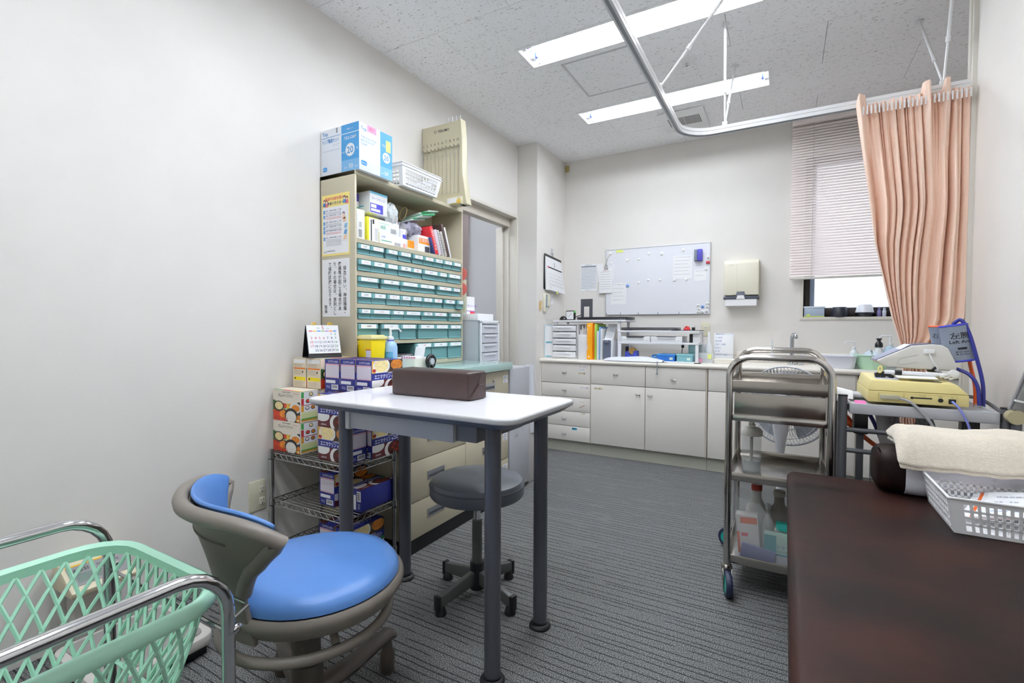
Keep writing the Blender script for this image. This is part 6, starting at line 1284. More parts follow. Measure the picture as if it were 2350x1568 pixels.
for k in range(5):
    a = math.radians(85.5+72*k); d = Vector((math.cos(a), math.sin(a), 0)); s = Vector((-d.y, d.x, 0)); c = Vector((.975, .81, 0))
    pts = [c+d*r+Vector((0, 0, z)) for r, z in ((.0, .10), (.06, .096), (.14, .098), (.21, .108), (.27, .116), (.287, .108))]
    f = MB(ch).mat(BASE); prof = []
    for i, p in enumerate(pts):
        w_ = .034-.0022*i*1.2; h_ = .026-.002*i
        prof += [p+s*w_*math.cos(t)+Vector((0, 0, h_*math.sin(t))) for t in [2*PI*q/12 for q in range(12)]]
    f.add(prof, [(i*12+q, i*12+(q+1) % 12, (i+1)*12+(q+1) % 12, (i+1)*12+q) for i in range(5) for q in range(12)]+[tuple(reversed(range(12))), tuple(range(60, 72))])
    l = f.build('leg', ch)
    MB(ch).mat(BASE).lathe([(.02, 0), (.022, .004), (.022, .06), (.017, .07), (.014, .1)], c+d*.268, 16).build('foot', l)
# ------------------------------------------------------------------ basket cart
bk = thing('basket_cart', 'chrome tube stand holding a mint green laundry basket', 'cart', (.93, .25, 0))
XF, XN, YE, ZT_ = .69, 1.165, .50, .62
for nm, x in (('far', XF), ('near', XN)):
    rr = .085
    pts = [(x, -.12, .012), (x, -.12, ZT_-rr)]+[(x, -.12+rr-rr*math.cos(math.radians(t)), ZT_-rr+rr*math.sin(math.radians(t))) for t in range(15, 91, 15)]+[(x, YE-rr+rr*math.sin(math.radians(t)), ZT_-rr+rr*math.cos(math.radians(t))) for t in range(0, 91, 15)]+[(x, YE, ZT_-rr), (x, YE, .012)]
    MB(bk).mat(CHROME).tube(pts, .0115, 14).build('side_frame', bk)
    f = MB(bk).mat(GLIDE)
    for y in (-.12, YE): f.cyl((x, y, 0), (x, y, .03), .014, 12)
    f.build('foot_caps', bk)
    f = MB(bk).mat(CHROME).lathe([(.011, -.012), (.012, 0), (.008, .012), (.003, .016)], (x, YE+.008, ZT_-.125), 12, (0, 1, 0)); f.build('bolt', bk)
MB(bk).mat(WIRE).tube([(XF, YE, ZT_-.10), (XF+.0, YE+.02, ZT_-.085), (XN, YE+.03, ZT_-.085), (XN+.015, YE+.03, ZT_-.085), (XN, YE, ZT_-.11)], .0028, 6).build('support_wire', bk)
for yy in (YE+.004, -.115): MB(bk).mat(WIRE).tube([(XF, yy, ZT_-.13), (XN, yy, ZT_-.13)], .0035, 6).build('support_wire', bk)
MINT = M('mint_plastic', '#b4e6cd', .35, spec=.45)
mbk = thing('laundry_basket', 'mint green open lattice laundry basket hung in the chrome stand', 'basket', (.93, .19, .24))
bx0, bx1, by0, by1, bz0, bz1 = XF+.016, XN-.014, -.10, .515, .245, .568
NB = 64
def per(s, z):
    t = (z-bz0)/(bz1-bz0); ins = .085*(1-t)**1.0+.0
    x0, x1, y0, y1 = bx0+ins, bx1-ins, by0+ins, by1-ins; r = .055+.035*t
    P = rrect(x0, y0, x1, y1, r, 8); P = [Vector(p) for p in P]; P.append(P[0]); Ls = [0]
    for a, b in zip(P, P[1:]): Ls.append(Ls[-1]+(b-a).length)
    d = (s % 1)*Ls[-1]
    for i in range(len(P)-1):
        if d <= Ls[i+1]: q = P[i].lerp(P[i+1], (d-Ls[i])/max(1e-9, Ls[i+1]-Ls[i])); return Vector((q.x, q.y, z))
    return Vector((P[0].x, P[0].y, z))
f = MB(mbk).mat(MINT)
ring = [(0.002, bz1-.004), (.012, bz1+.003), (.021, bz1-.003), (.024, bz1-.018), (.02, bz1-.026), (.004, bz1-.024)]
cenb = Vector(((bx0+bx1)/2, (by0+by1)/2, 0))
V_ = []
for i in range(NB):
    p = per(i/NB, bz1); q = per(i/NB+.002, bz1)-per(i/NB-.002, bz1); nrm = Vector((q.y, -q.x, 0)).normalized()
    V_ += [Vector((p.x, p.y, 0))+nrm*(o-.011)+Vector((0, 0, z)) for o, z in ring]
f.add(V_, [(i*6+k, i*6+(k+1) % 6, ((i+1) % NB)*6+(k+1) % 6, ((i+1) % NB)*6+k) for i in range(NB) for k in range(6)]); f.build('rim', mbk, angle=50)
f = MB(mbk).mat(MINT); zA, zB = bz0+.105, bz1-.02; NL = 50
for i in range(NL):
    for sg in (1, -1):
        f.tube([per(i/NL+sg*2.6/NL*k/8, zB+(zA-zB)*k/8) for k in range(9)], .0040, 5)
f.build('lattice_wall', mbk)
f = MB(mbk).mat(MINT)
for z in (bz0+.105, bz0+.055): f.tube([per(i/NB, z) for i in range(NB)], .0042, 6, True)
for i in range(NL): f.tube([per(i/NL, bz0+.105), per(i/NL, bz0+.055), per(i/NL, bz0+.006)], .0036, 5)
f.build('lower_grid', mbk)
f = MB(mbk).mat(MINT); i0 = .085
f.tube([per(i/NB, bz0) for i in range(NB)], .008, 6, True)
nx, ny = 13, 26
for k in range(nx+1): x = bx0+i0+.006+k*(bx1-bx0-2*i0-.012)/nx; f.box(x-.0022, by0+i0, bz0-.003, x+.0022, by1-i0, bz0+.003)
for k in range(ny+1): y = by0+i0+.006+k*(by1-by0-2*i0-.012)/ny; f.box(bx0+i0, y-.0022, bz0-.0035, bx1-i0, y+.0022, bz0+.0035)
f.box(bx0+i0, by1-i0-.04, bz0-.003, bx1-i0, by1-i0, bz0+.003); f.build('base_grid', mbk, smooth=False)
MB(mbk).mat(M('label_yellow', '#e8c820', .5)).box(.86, -.0, bz0-.006, .95, .06, bz0-.0045).build('sticker', mbk)
# ------------------------------------------------------------------ weighing scale behind the cart
ws = thing('weighing_scale', 'cream digital weighing scale with grey platform by the left wall', 'scale', (.25, .72, 0))
IV = M('ivory_scale', '#dcd2b4', .4); PLW = M('warm_white_platform', '#d3cfc9', .4)
MB(ws).mat(PLW).prism([(p[0], p[1], .035) for p in rrect(.12, .56, .455, .87, .04)], (0, 0, .035)).build('platform', ws, bevel=.008)
MB(ws).mat(M('grey_mat', '#9a9794', .7)).prism([(p[0], p[1], .0705) for p in rrect(.145, .585, .43, .845, .025)], (0, 0, .003)).build('mat', ws)
MB(ws).mat(BLACK).box(.15, .58, 0, .43, .85, .035).build('underside', ws)
MB(ws).mat(M('pale_column', '#c9c5bf', .5)).box(.03, .63, 0, .095, .745, .24).build('column', ws, bevel=.006)
hd = [(.02, 0, .215), (.16, 0, .215), (.17, 0, .235), (.06, 0, .30), (.02, 0, .30)]
MB(ws).mat(IV).prism([(a, .60, c) for a, b, c in hd], (0, .175, 0)).build('display_head', ws, bevel=.008)
Rr = Vector((0, 1, 0)); Uu = Vector((-.11, 0, .065)).normalized(); Nn = Vector((.065, 0, .11)).normalized(); c0 = Vector((.115, .6875, .2675))+Nn*.0012
f = MB(ws).mat(M('panel_grey', '#8f8f90', .4)).add([c0+Rr*a+Uu*b for a, b in ((-.075, -.042), (.075, -.042), (.075, .042), (-.075, .042))], [(0, 1, 2, 3)]); f.mat(M('panel_yellow', '#d8a820', .5)).add([c0+Nn*.0004+Rr*a+Uu*b for a, b in ((-.075, .036), (.075, .036), (.075, .042), (-.075, .042))], [(0, 1, 2, 3)])
f.mat(INK).text('体重計', .016, c0+Nn*.0005+Rr*-.066+Uu*.012, Rr, Uu).text('MAX 150kg', .012, c0+Nn*.0005+Rr*0+Uu*.014, Rr, Uu); f.mat(M('lcd', '#6f7f78', .2)).add([c0+Nn*.0005+Rr*a+Uu*b for a, b in ((-.06, -.03), (.03, -.03), (.03, .004), (-.06, .004))], [(0, 1, 2, 3)]); f.build('display_panel', ws, smooth=False)
# ------------------------------------------------------------------ examination couch
bed = thing('examination_couch', 'long dark brown vinyl examination couch along the right wall', 'couch', (2.385, 1.03, 0))
def vinyl():
    m = M('mottled_brown_vinyl', '#3a2a2a', .5, spec=.16); n, L, b = nodes_of(m)
    tc = n.new('ShaderNodeTexCoord'); t = n.new('ShaderNodeTexNoise'); t.inputs['Scale'].default_value = 5; t.inputs['Detail'].default_value = 3; L.new(tc.outputs['Object'], t.inputs['Vector'])
    r = n.new('ShaderNodeValToRGB'); e = r.color_ramp.elements; e[0].position = .38; e[0].color = lin('#170d0b'); e[1].position = .68; e[1].color = lin('#2f1710')
    L.new(t.outputs[0], r.inputs[0]); L.new(r.outputs[0], b.inputs['Base Color'])
    q = n.new('ShaderNodeTexVoronoi'); q.inputs['Scale'].default_value = 520; L.new(tc.outputs['Object'], q.inputs['Vector'])
    p = n.new('ShaderNodeBump'); p.inputs['Strength'].default_value = .18; p.inputs['Distance'].default_value = .001; L.new(q.outputs[0], p.inputs['Height']); L.new(p.outputs[0], b.inputs['Normal'])
    return m
VB = vinyl()
MB(bed).mat(VB).box(2.053, .10, .48, 2.718, 1.93, .562).build('mattress', bed, bevel=.022, seg=4)
MB(bed).mat(M('couch_frame_brown', '#33272a', .5)).box(2.07, .12, .40, 2.7, 1.91, .48).build('frame', bed, bevel=.004)
for x in (2.09, 2.66):
    for y in (.18, 1.83): MB(bed).mat(LEG).box(x, y, 0, x+.035, y+.035, .40).build('leg', bed, bevel=.004)
ZB = .5625
pl = thing('pillow', 'brown vinyl bolster pillow wrapped in a white cloth', 'pillow', (2.5, 1.85, ZB))
sec = [(1.775+.155*(.5+.5*math.copysign(abs(math.cos(t))**.55, math.cos(t))), ZB+.066+.066*math.copysign(abs(math.sin(t))**.55, math.sin(t))) for t in [2*PI*i/28 for i in range(28)]]
def loft(mb, xs_, sc_):
    cy, cz = 1.8525, ZB+.066; V = []
    for x, s in zip(xs_, sc_): V += [(x, cy+(a-cy)*s, ZB+.0005+(cz-ZB)+(b-cz)*s) for a, b in sec]
    n_ = 28; return mb.add(V, [(i*n_+q, i*n_+(q+1) % n_, (i+1)*n_+(q+1) % n_, (i+1)*n_+q) for i in range(len(xs_)-1) for q in range(n_)]+[tuple(reversed(range(n_))), tuple(range((len(xs_)-1)*n_, len(xs_)*n_))])
loft(MB(pl).mat(VB), [2.285, 2.29, 2.30, 2.32, 2.70, 2.71], [.72, .84, .95, 1, 1, .95]).build('bolster', pl)
loft(MB(pl).mat(M('white_cloth', '#dfe0e8', .9, bump=.4, bscale=120)), [2.352, 2.40, 2.46, 2.52, 2.60, 2.69], [1.02, 1.03, 1.02, 1.035, 1.02, 1.03]).build('cloth_wrap', pl)
MB(pl).mat(M('piping_gloss', '#1f1718', .25)).tube([(2.288+.012*k, 1.80+.004*k, ZB+.135-.022*k) for k in range(5)], .0025, 5).build('piping', pl)
TOW = M('cream_terry_towel', '#e6dccb', .95, spec=.1, sheen=.4, vary=.05, vscale=120, bump=1, bscale=260)
tw = thing('folded_towel', 'thick folded cream terry towel lying on the bolster pillow', 'towel', (2.52, 1.84, ZB+.135))
rt = random.Random(11); PH = [rt.random()*6 for _ in range(8)]
def tow(u, v, lift, ov):
    x = 2.325+.385*u; y = 1.735-ov+.205*v+ov; bumps = .004*math.sin(7*u+PH[0])+.003*math.sin(13*u+9*v+PH[1])+.002*math.sin(40*u+35*v)
    edge = max(0, min(1, u/.06)*min(1, v/.08)*min(1, (1-v)/.1))
    return Vector((x, y, ZB+.138+lift+.03*edge**.5+bumps - .055*max(0, (.3-v)/.3)**1.6))
for nm, lf, ins in (('lower_fold', 0, .012), ('upper_fold', .026, 0)):
    N_, M_ = 34, 18; f = MB(tw).mat(TOW)
    top = [[tow(ins+(1-ins)*i/(N_-1), j/(M_-1)*(1-ins)+ins*1.2, lf, 0) for i in range(N_)] for j in range(M_)]
    V = [p for r_ in top for p in r_]; th = .03
    base = len(V); V2 = [Vector((p.x, p.y, p.z-th*(.25 if (i in (0, N_-1) or j in (0, M_-1)) else 1))) for j, r_ in enumerate(top) for i, p in enumerate(r_)]
    F = [(j*N_+i, j*N_+i+1, (j+1)*N_+i+1, (j+1)*N_+i) for j in range(M_-1) for i in range(N_-1)]; F2 = [tuple(base+k for k in reversed(q)) for q in F]
    bd_ = [j*N_ for j in range(M_)]+[(M_-1)*N_+i for i in range(1, N_)]+[j*N_+N_-1 for j in range(M_-2, -1, -1)]+[i for i in range(N_-2, 0, -1)]
    F3 = [(bd_[k], bd_[(k+1) % len(bd_)], base+bd_[(k+1) % len(bd_)], base+bd_[k]) for k in range(len(bd_))]
    f.add(V+V2, F+F2+F3); f.build(nm, tw, sub=1)
bs = basket('tray_basket', 'white plastic lattice tray with papers on the couch', 2.555, 1.645, ZB+.0005, .335, .265, .088, PW2, .91, 4, 20, 14, hw=.003)
PPR = [('stack of printed forms slanting in the white tray', (2.60, 1.65, .068), .35, .12, WHITE2), ]
f_ = thing('medical_forms', 'stack of printed forms lying slanted in the white tray', 'papers', (2.58, 1.66, ZB+.03))
Rm = Matrix.Rotation(-.38, 3, 'Z')
for k in range(6):
    c = Vector((2.575+.006*k, 1.655-.006*k, ZB+.052+.0035*k)); a = Rm@Vector((.115, 0, .028)); b = Rm@Vector((0, .085, .012))
    if k == 2: m = M('orange_form', '#d8662a', .7)
    else: m = M('form_white', '#eceef2', .8) if k % 2 else WHITE2
    f = MB(f_).mat(m).obox(c, a, b, a.cross(b).normalized()*.0012)
    if k in (3, 5):
        nn_ = a.cross(b).normalized()*.0016; f.mat(M('form_blue', '#9fb6dc', .8))
        for q in range(5): f.add([c+nn_+a*(-.9+.36*q)+b*-.6, c+nn_+a*(-.64+.36*q)+b*-.6, c+nn_+a*(-.64+.36*q)+b*-.55, c+nn_+a*(-.9+.36*q)+b*-.55], [(0, 1, 2, 3)])
        f.mat(GREYINK).text('検査依頼書', .012, c+nn_*1.1+a*-.9+b*.5, a, b).text('氏名    年齢', .009, c+nn_*1.1+a*-.9+b*.1, a, b).text('ID 0123', .009, c+nn_*1.1+a*-.1+b*.3, a, b)
    f.build('sheet', f_, smooth=False)
# ------------------------------------------------------------------ stainless trolley
tl = thing('steel_trolley', 'stainless steel three-shelf trolley with drawer and looped handles', 'trolley', (2.02, 2.28, 0))
PX0, PX1, PY0, PY1 = 1.852, 2.19, 2.075, 2.50
TS = M('polished_stainless', '#cfccc8', .13, 1, vary=.05, vscale=40); TS2 = M('tray_stainless', '#b8b3ac', .2, 1, vary=.05, vscale=15)
for y, top in ((PY0, .94), (PY1, .955)):
    rr = .075
    pts = [(PX0, y, .10), (PX0, y, top-rr)]+[(PX0+rr-rr*math.cos(math.radians(t)), y, top-rr+rr*math.sin(math.radians(t))) for t in range(12, 91, 13)]+[(PX1-rr+rr*math.sin(math.radians(t)), y, top-rr+rr*math.cos(math.radians(t))) for t in range(0, 91, 13)]+[(PX1, y, top-rr), (PX1, y, .10)]
    MB(tl).mat(TS).tube(pts, .0135, 16).build('loop_frame', tl)
def tray(z, h, name='tray', dep=.003):
    f = MB(tl).mat(TS2); a = (PX0-.004, PY0-.004, PX1+.004, PY1+.004)
    f.box(a[0], a[1], z, a[2], a[3], z+dep)
    for q in cut_rects(*a, [(a[0]+.004, a[1]+.004, a[2]-.004, a[3]-.004)]): f.box(q[0], q[1], z-.001, q[2], q[3], z+h)
    return f.build(name, tl, bevel=.0012)
tray(.805, .045, 'top_tray'); tray(.455, .032, 'middle_tray'); tray(.125, .034, 'bottom_tray')
dw = MB(tl).mat(TS2).box(PX0+.018, PY0+.0, .715, PX1-.018, PY0+.012, .800).box(PX0+.018, PY0+.012, .72, PX1-.018, PY1-.04, .723).build('drawer', tl, bevel=.001)
MB(tl).mat(TS).box(PX0+.014, PY0-.008, .692, PX1-.014, PY0+.004, .716).build('drawer_lip', dw, bevel=.002)
TIRE = M('navy_tyre', '#1d2440', .5); HUBM = M('turquoise_hub', '#1fa293', .4)
for x, y, a in ((PX0, PY0, 105), (PX0, PY1, -15), (PX1, PY0, 80), (PX1, PY1, 60)):
    d = Vector((math.cos(math.radians(a)), math.sin(math.radians(a)), 0)); s = Vector((-d.y, d.x, 0)); c = Vector((x, y, 0))-d*.032+Vector((0, 0, .05))
    cs = MB(tl).mat(STEEL).lathe([(.02, .095), (.022, .108), (.016, .118)], (x, y, 0), 16)
    for sg in (-1, 1): cs.obox(Vector((x, y, .07))-d*.014+s*sg*.016, d*.016+Vector((0, 0, .018)), s*.0015, Vector((0, 0, .03)))
    cs = cs.build('caster', tl, bevel=.001)
    MB(tl).mat(TIRE).lathe([(.034, -.012), (.047, -.011), (.05, -.004), (.05, .004), (.047, .011), (.034, .012)], c, 28, s).build('wheel', cs)
    MB(tl).mat(HUBM).lathe([(.004, -.0125), (.035, -.0125), (.035, .0125), (.004, .0125)], c, 24, s).build('hub', cs)
hk = thing('drip_hook', 'little white plastic hook clipped on the trolley handle', 'hook', (2.0, PY0, .93))
MB(hk).mat(WHITE).tube(arc((1.995, PY0+.13, .93), .017, -10, 190, 12), .0045, 8).cyl((1.995, PY0+.13, .947), (1.995, PY0+.13, .985), .002, 6).box(1.991, PY0+.127, .985, 1.999, PY0+.133, 1.01).build('hook_body', hk)
# humidifier bottle
hb = thing('humidifier_bottle', 'clear graduated oxygen humidifier bottle with white lid on trolley', 'bottle', (1.93, 2.24, .4585))
GLS = M('clear_bottle', '#dfe6e6', .06, alpha=.3)
zb_ = .4585
MB(hb).mat(GLS).lathe([(.036, 0), (.037, .006), (.037, .15)], (1.925, 2.24, zb_), 24).build('cup', hb)
MB(hb).mat(M('water_tint', '#d8dfdf', .05, alpha=.35)).lathe([(.034, .004), (.034, .045)], (1.925, 2.24, zb_), 24).build('water', hb)
MB(hb).mat(M('lid_white', '#dedcd4', .4)).lathe([(.041, .15), (.042, .168), (.038, .174), (.03, .182), (.014, .184), (.012, .2)], (1.925, 2.24, zb_), 24).build('lid', hb)
MB(hb).mat(STEEL).lathe([(.011, .184), (.013, .195), (.009, .21), (.007, .235), (.004, .24)], (1.925, 2.24, zb_), 16).tube([(1.925, 2.24, zb_+.232), (1.905, 2.235, zb_+.234)], .006, 8).build('connector', hb)
MB(hb).mat(M('grey_tube', '#b3afa4', .4)).cyl((1.925, 2.24, zb_+.03), (1.925, 2.24, zb_+.15), .006, 8).build('dip_tube', hb)
# bottom tray contents
bx = thing('plastic_file_box', 'frosted plastic file box with slanted cut side on trolley bottom', 'file box', (2.0, 2.2, .1285))
FRO = M('frosted_box', '#e9ecee', .3, alpha=.16); z0 = .1286
f = MB(bx).mat(FRO)
f.prism([(1.875, 2.115, z0), (2.165, 2.115, z0), (2.165, 2.115, z0+.09), (2.06, 2.115, z0+.10), (2.0, 2.115, z0+.19), (1.96, 2.115, z0+.235), (1.875, 2.115, z0+.25)], (0, .003, 0)).box(1.875, 2.118, z0, 1.878, 2.24, z0+.25).box(2.162, 2.118, z0, 2.165, 2.24, z0+.09).box(1.875, 2.237, z0, 2.165, 2.24, z0+.25).box(1.875, 2.118, z0, 2.165, 2.24, z0+.003); f.build('box_body', bx)
def tcart(label, c, sx, sy, sz, col, strips=(), tilt=0):
    t = thing('supply_carton', label, 'carton', c, 0, 'cartons in the trolley file box'); t.rotation_euler = (0, tilt, 0)
    MB().mat(M('tc'+col, col, .6)).box(-sx/2, -sy/2, 0, sx/2, sy/2, sz).build('carton_body', t, bevel=.001)
    f = MB()
    for x0, z0_, x1, z1_, cc in strips: f.mat(M('tcs'+cc, cc, .6)).quad((-sx/2+sx*x0, -sy/2-.0005, sz*z0_), (-sx/2+sx*x1, -sy/2-.0005, sz*z0_), (-sx/2+sx*x1, -sy/2-.0005, sz*z1_), (-sx/2+sx*x0, -sy/2-.0005, sz*z1_))
    if strips: f.build('print', t)
    return t
tcart('white carton with orange flashes in the frosted file box', (1.93, 2.165, z0+.004), .08, .05, .17, '#e6e3e0', ((.2, .8, .95, .95, '#d8642c'), (.0, .1, .12, .6, '#d8642c'), (.2, .5, .5, .58, '#d8505c')), -.08)
tcart('slate blue flat carton at the front of the file box', (1.955, 2.126, z0+.004), .12, .01, .055, '#6a70a0', (), .12)
g_ = tcart('pale green and white glove carton in the file box', (2.065, 2.15, z0+.004), .17, .03, .115, '#b9d9cb', ((0, .35, .25, .95, '#2f9aa0'), (.25, 0, 1, .3, '#c3c8ce'), (0, .28, 1, .34, '#2f8aa6')))
MB().mat(M('glove_text', '#5a66b0', .6)).text('ショートグローブ', .02, (-.04, -.016, .062), (1, 0, 0), (0, 0, 1), fit=.12).mat(M('glove_text2', '#4a9a86', .6)).text('NITRILE GLOVE', .01, (-.04, -.016, .045), fit=.12).build('lettering', g_)
tcart('teal packet lying on top in the trolley box', (2.09, 2.19, z0+.125), .14, .06, .02, '#2fb0a4')
tcart('cream folded packet between teal packet and glove carton', (2.08, 2.18, z0+.121-.0), .13, .03, .003, '#e2dcc8')
def bottle(label, x, y, z, r, h, body, cap, ch_=.02):
    t = thing('medicine_bottle', label, 'bottle', (x, y, z), group='bottles behind the file box')
    MB(t).mat(body).lathe([(r*.95, 0), (r, .004), (r, h*.62), (r*.9, h*.7), (r*.45, h*.85), (r*.42, h)], (x, y, z), 20).build('bottle_body', t)
    MB(t).mat(cap).lathe([(r*.5, h-.002), (r*.52, h+ch_-.003), (r*.46, h+ch_)], (x, y, z), 16).build('cap', t); return t
AMB = M('amber_glass', '#6a3d10', .1)
bottle('white plastic bottle with dark red cap on trolley bottom', 1.945, 2.30, z0, .042, .235, M('bottle_white', '#e2e0da', .35), M('brick_red', '#a02a18', .4), .024)
bottle('amber glass bottle with pale cap on trolley bottom', 2.03, 2.30, z0, .045, .225, AMB, M('tin_cap', '#b9ae98', .4))
bottle('amber glass bottle with blue cap on trolley bottom', 2.11, 2.31, z0, .032, .215, AMB, M('blue_cap', '#2c34a8', .4), .028)
bottle('small translucent bottle with white cap between the amber bottles', 1.99, 2.262, z0, .02, .175, M('bottle_milky', '#d9d6cc', .3), WHITE, .02)
# blue tag at trolley side
o = MB((2.21, 2.52, .6)).mat(M('royal_blue', '#28339a', .5)).box(2.188, 2.514, .58, 2.228, 2.522, .635).mat(WINK).disc((2.212, 2.5135, .607), (0, -1, 0), .008, 12).build('hanging_tag'); tag(o, 'royal blue tag hanging behind the trolley', 'tag')
# ------------------------------------------------------------------ standing fan
fn = thing('standing_fan', 'white standing fan seen from behind the trolley', 'fan', (2.05, 2.95, 0))
FWH = M('fan_white', '#dcdde2', .4); FCG = M('fan_wire', '#c4c6cb', .35, .3)
fc_ = Vector((2.05, 2.93, .645)); fd = Vector((.25, .97, .0)).normalized(); fr_ = Vector((fd.y, -fd.x, 0)); fu = Vector((0, 0, 1))
def fp(a, r, d): return fc_+fr_*r*math.cos(a)+fu*r*math.sin(a)+fd*d
f = MB(fn).mat(FCG)
for k in range(72):
    a = 2*PI*k/72; f.tube([fp(a, .05, -.055), fp(a+.05, .13, -.05), fp(a+.08, .195, -.02), fp(a+.08, .205, .0)], .0013, 4, caps=False); f.tube([fp(a+.08, .205, .0), fp(a+.04, .17, .05), fp(a, .06, .07)], .0013, 4, caps=False)
f.tube([fp(2*PI*i/60, .207, 0) for i in range(60)], .005, 8, True).tube([fp(2*PI*i/40, .12, -.053) for i in range(40)], .002, 5, True).tube([fp(2*PI*i/40, .17, -.036) for i in range(40)], .002, 5, True); f.build('cage', fn)
f = MB(fn).mat(M('fan_blade', '#b9bdc6', .2, alpha=.85))
for b in range(5):
    a0 = 2*PI*b/5; f.grid(lambda u, v: fp(a0+.95*u*(.6+.4*v), .03+.15*v, .02-.03*u), 7, 6)
f.build('blades', fn, solid=.002)
MB(fn).mat(FWH).lathe([(.002, -.15), (.05, -.148), (.066, -.13), (.07, -.09), (.06, -.055), (.04, -.05)], fc_, 28, fd).build('motor_housing', fn)
f = MB(fn).mat(GREYR).tube([fp(2*PI*i/30, .056, -.149) for i in range(30)], .0012, 4, True); f.build('housing_seam', fn)
nb = fc_-fd*.09
MB(fn).mat(FWH).tube([nb+Vector((0, 0, -.04)), nb+Vector((0, 0, -.11)), nb+Vector((.0, 0, -.17)), nb+Vector((0, 0, -.24))], [.042, .036, .026, .018], 16).build('neck', fn)
MB(fn).mat(FWH).cyl(nb+Vector((0, 0, -.62)), nb+Vector((0, 0, -.23)), .017, 14).build('pole', fn)
MB(fn).mat(FWH).lathe([(.165, 0), (.165, .008), (.1, .022), (.03, .035), (.022, .06)], (nb.x, nb.y, 0), 32).build('base', fn)
# ------------------------------------------------------------------ ECG cart
ec = thing('equipment_cart', 'grey equipment cart frame with tray at the couch end', 'cart', (2.43, 2.2, 0))
GP = M('graphite_tube', '#55575b', .38); TG = M('tray_grey', '#b6b8bd', .4)
for x, zt in ((2.224, .812), (2.652, .80)):
    l = MB(ec).mat(GP).cyl((x, 2.09, .06), (x, 2.09, zt), .0145, 18).build('post', ec); MB(ec).mat(GLIDE).cyl((x, 2.09, zt), (x, 2.09, zt+.005), .0152, 18).build('post_cap', l)
    MB(ec).mat(GP).cyl((x, 2.45, .06), (x, 2.45, .75), .0145, 18).build('post', ec)
    MB(ec).mat(GP).box(x-.015, 2.0, .045, x+.015, 2.55, .07).build('foot_rail', ec, bevel=.004)
    for y in (2.02, 2.53): MB(ec).mat(BLACK).lathe([(.02, -.01), (.022, 0), (.02, .01)], (x, y, .022), 16, (1, 0, 0)).build('caster', ec)
for z in (.692, .618): MB(ec).mat(GP).cyl((2.224, 2.09, z), (2.652, 2.09, z), .0085, 12).build('cross_bar', ec)
f = MB(ec).mat(TG); f.box(2.245, 2.075, .756, 2.632, 2.46, .782)
for q in cut_rects(2.243, 2.073, 2.634, 2.462, [(2.251, 2.081, 2.626, 2.454)]): f.box(q[0], q[1], .752, q[2], q[3], .79)
f.build('tray', ec, bevel=.004)
MB(ec).mat(BLACK).box(2.235, 2.083, .765, 2.247, 2.1, .785).box(2.63, 2.083, .765, 2.643, 2.1, .785).build('joint', ec)
for x in (2.285, 2.585):
    l = MB(ec).mat(GP).box(x-.011, 2.16, .06, x+.011, 2.19, .72).build('inner_leg', ec, bevel=.003); MB(ec).mat(BLACK).box(x-.021, 2.145, .67, x+.021, 2.2, .755).build('bracket', l, bevel=.002)
# small tray and sticky note on the tray
o = MB((2.28, 2.14, .79)).mat(TG).box(2.255, 2.25, .7905, 2.34, 2.36, .803).build('side_dish', bevel=.003); tag(o, 'small grey dish at the cart tray left end', 'dish')
o = MB((2.29, 2.09, .79)).mat(M('hot_pink_note', '#ef6fae', .7)).obox((2.275, 2.09, .7925), (.016, 0, 0), (0, .012, .004), (0, -.0006, .001)).build('sticky_note'); tag(o, 'hot pink sticky note on the cart tray corner', 'note')
o = MB((2.235, 2.2, .79)).mat(WHITE2).grid(lambda u, v: (2.215+.05*v, 2.19+.07*u, .79+.04*math.sin(PI*u)*(1-.3*v)), 10, 5).build('paper_roll_end', solid=.001); tag(o, 'curled end of white paper strip beside the cart post', 'paper')
# ECG recorder
eg = thing('ecg_recorder', 'cream yellow electrocardiograph recorder on the cart tray', 'recorder', (2.43, 2.23, .7905))
YL = M('cream_yellow_abs', '#e3d491', .42); x0, x1, y0, y1 = 2.297, 2.566, 2.098, 2.40; z0 = .7905
MB(eg).mat(YL).box(x0, y0, z0+.006, x1, y1, z0+.045).build('lower_case', eg, bevel=.004)
MB(eg).mat(YL).add([(x0+.001, y0+.001, z0+.046), (x1-.001, y0+.001, z0+.046), (x1-.001, y1, z0+.046), (x0+.001, y1, z0+.046), (x0+.012, y0+.012, z0+.082), (x1-.03, y0+.012, z0+.078), (x1-.03, y1-.01, z0+.088), (x0+.012, y1-.01, z0+.088)], BF).build('upper_case', eg, bevel=.003)
f = MB(eg).mat(M('lavender_panel', '#d5d8e8', .5)).quad((x0+.03, y0+.05, z0+.0835), (x0+.10, y0+.05, z0+.083), (x0+.10, y0+.13, z0+.0855), (x0+.03, y0+.13, z0+.0855)); f.mat(M('grey_keys', '#a9a68f', .5)).quad((x0+.13, y0+.04, z0+.0825), (x0+.21, y0+.04, z0+.0815), (x0+.21, y0+.09, z0+.0835), (x0+.13, y0+.09, z0+.0840)); f.build('control_panel', eg)
f = MB(eg).mat(M('cream_line', '#b8a96a', .5))
ym = y0-.0006
for a, b, c, d in ((x0+.03, z0+.04, x1-.03, z0+.041), (x0+.03, z0+.01, x0+.031, z0+.04), (x0+.1, z0+.01, x0+.101, z0+.04), (x1-.03, z0+.01, x1-.029, z0+.04)): f.quad((a, ym, b), (c, ym, b), (c, ym, d), (a, ym, d))
f.mat(BLACK).box(x0+.125, y0-.0012, z0+.026, x0+.175, y0, z0+.030).disc((x0+.122, ym-.001, z0+.028), (0, -1, 0), .004, 12).disc((x0+.197, ym-.001, z0+.024), (0, -1, 0), .007, 16).box(x0+.217, y0-.001, z0+.014, x0+.236, y0, z0+.03)
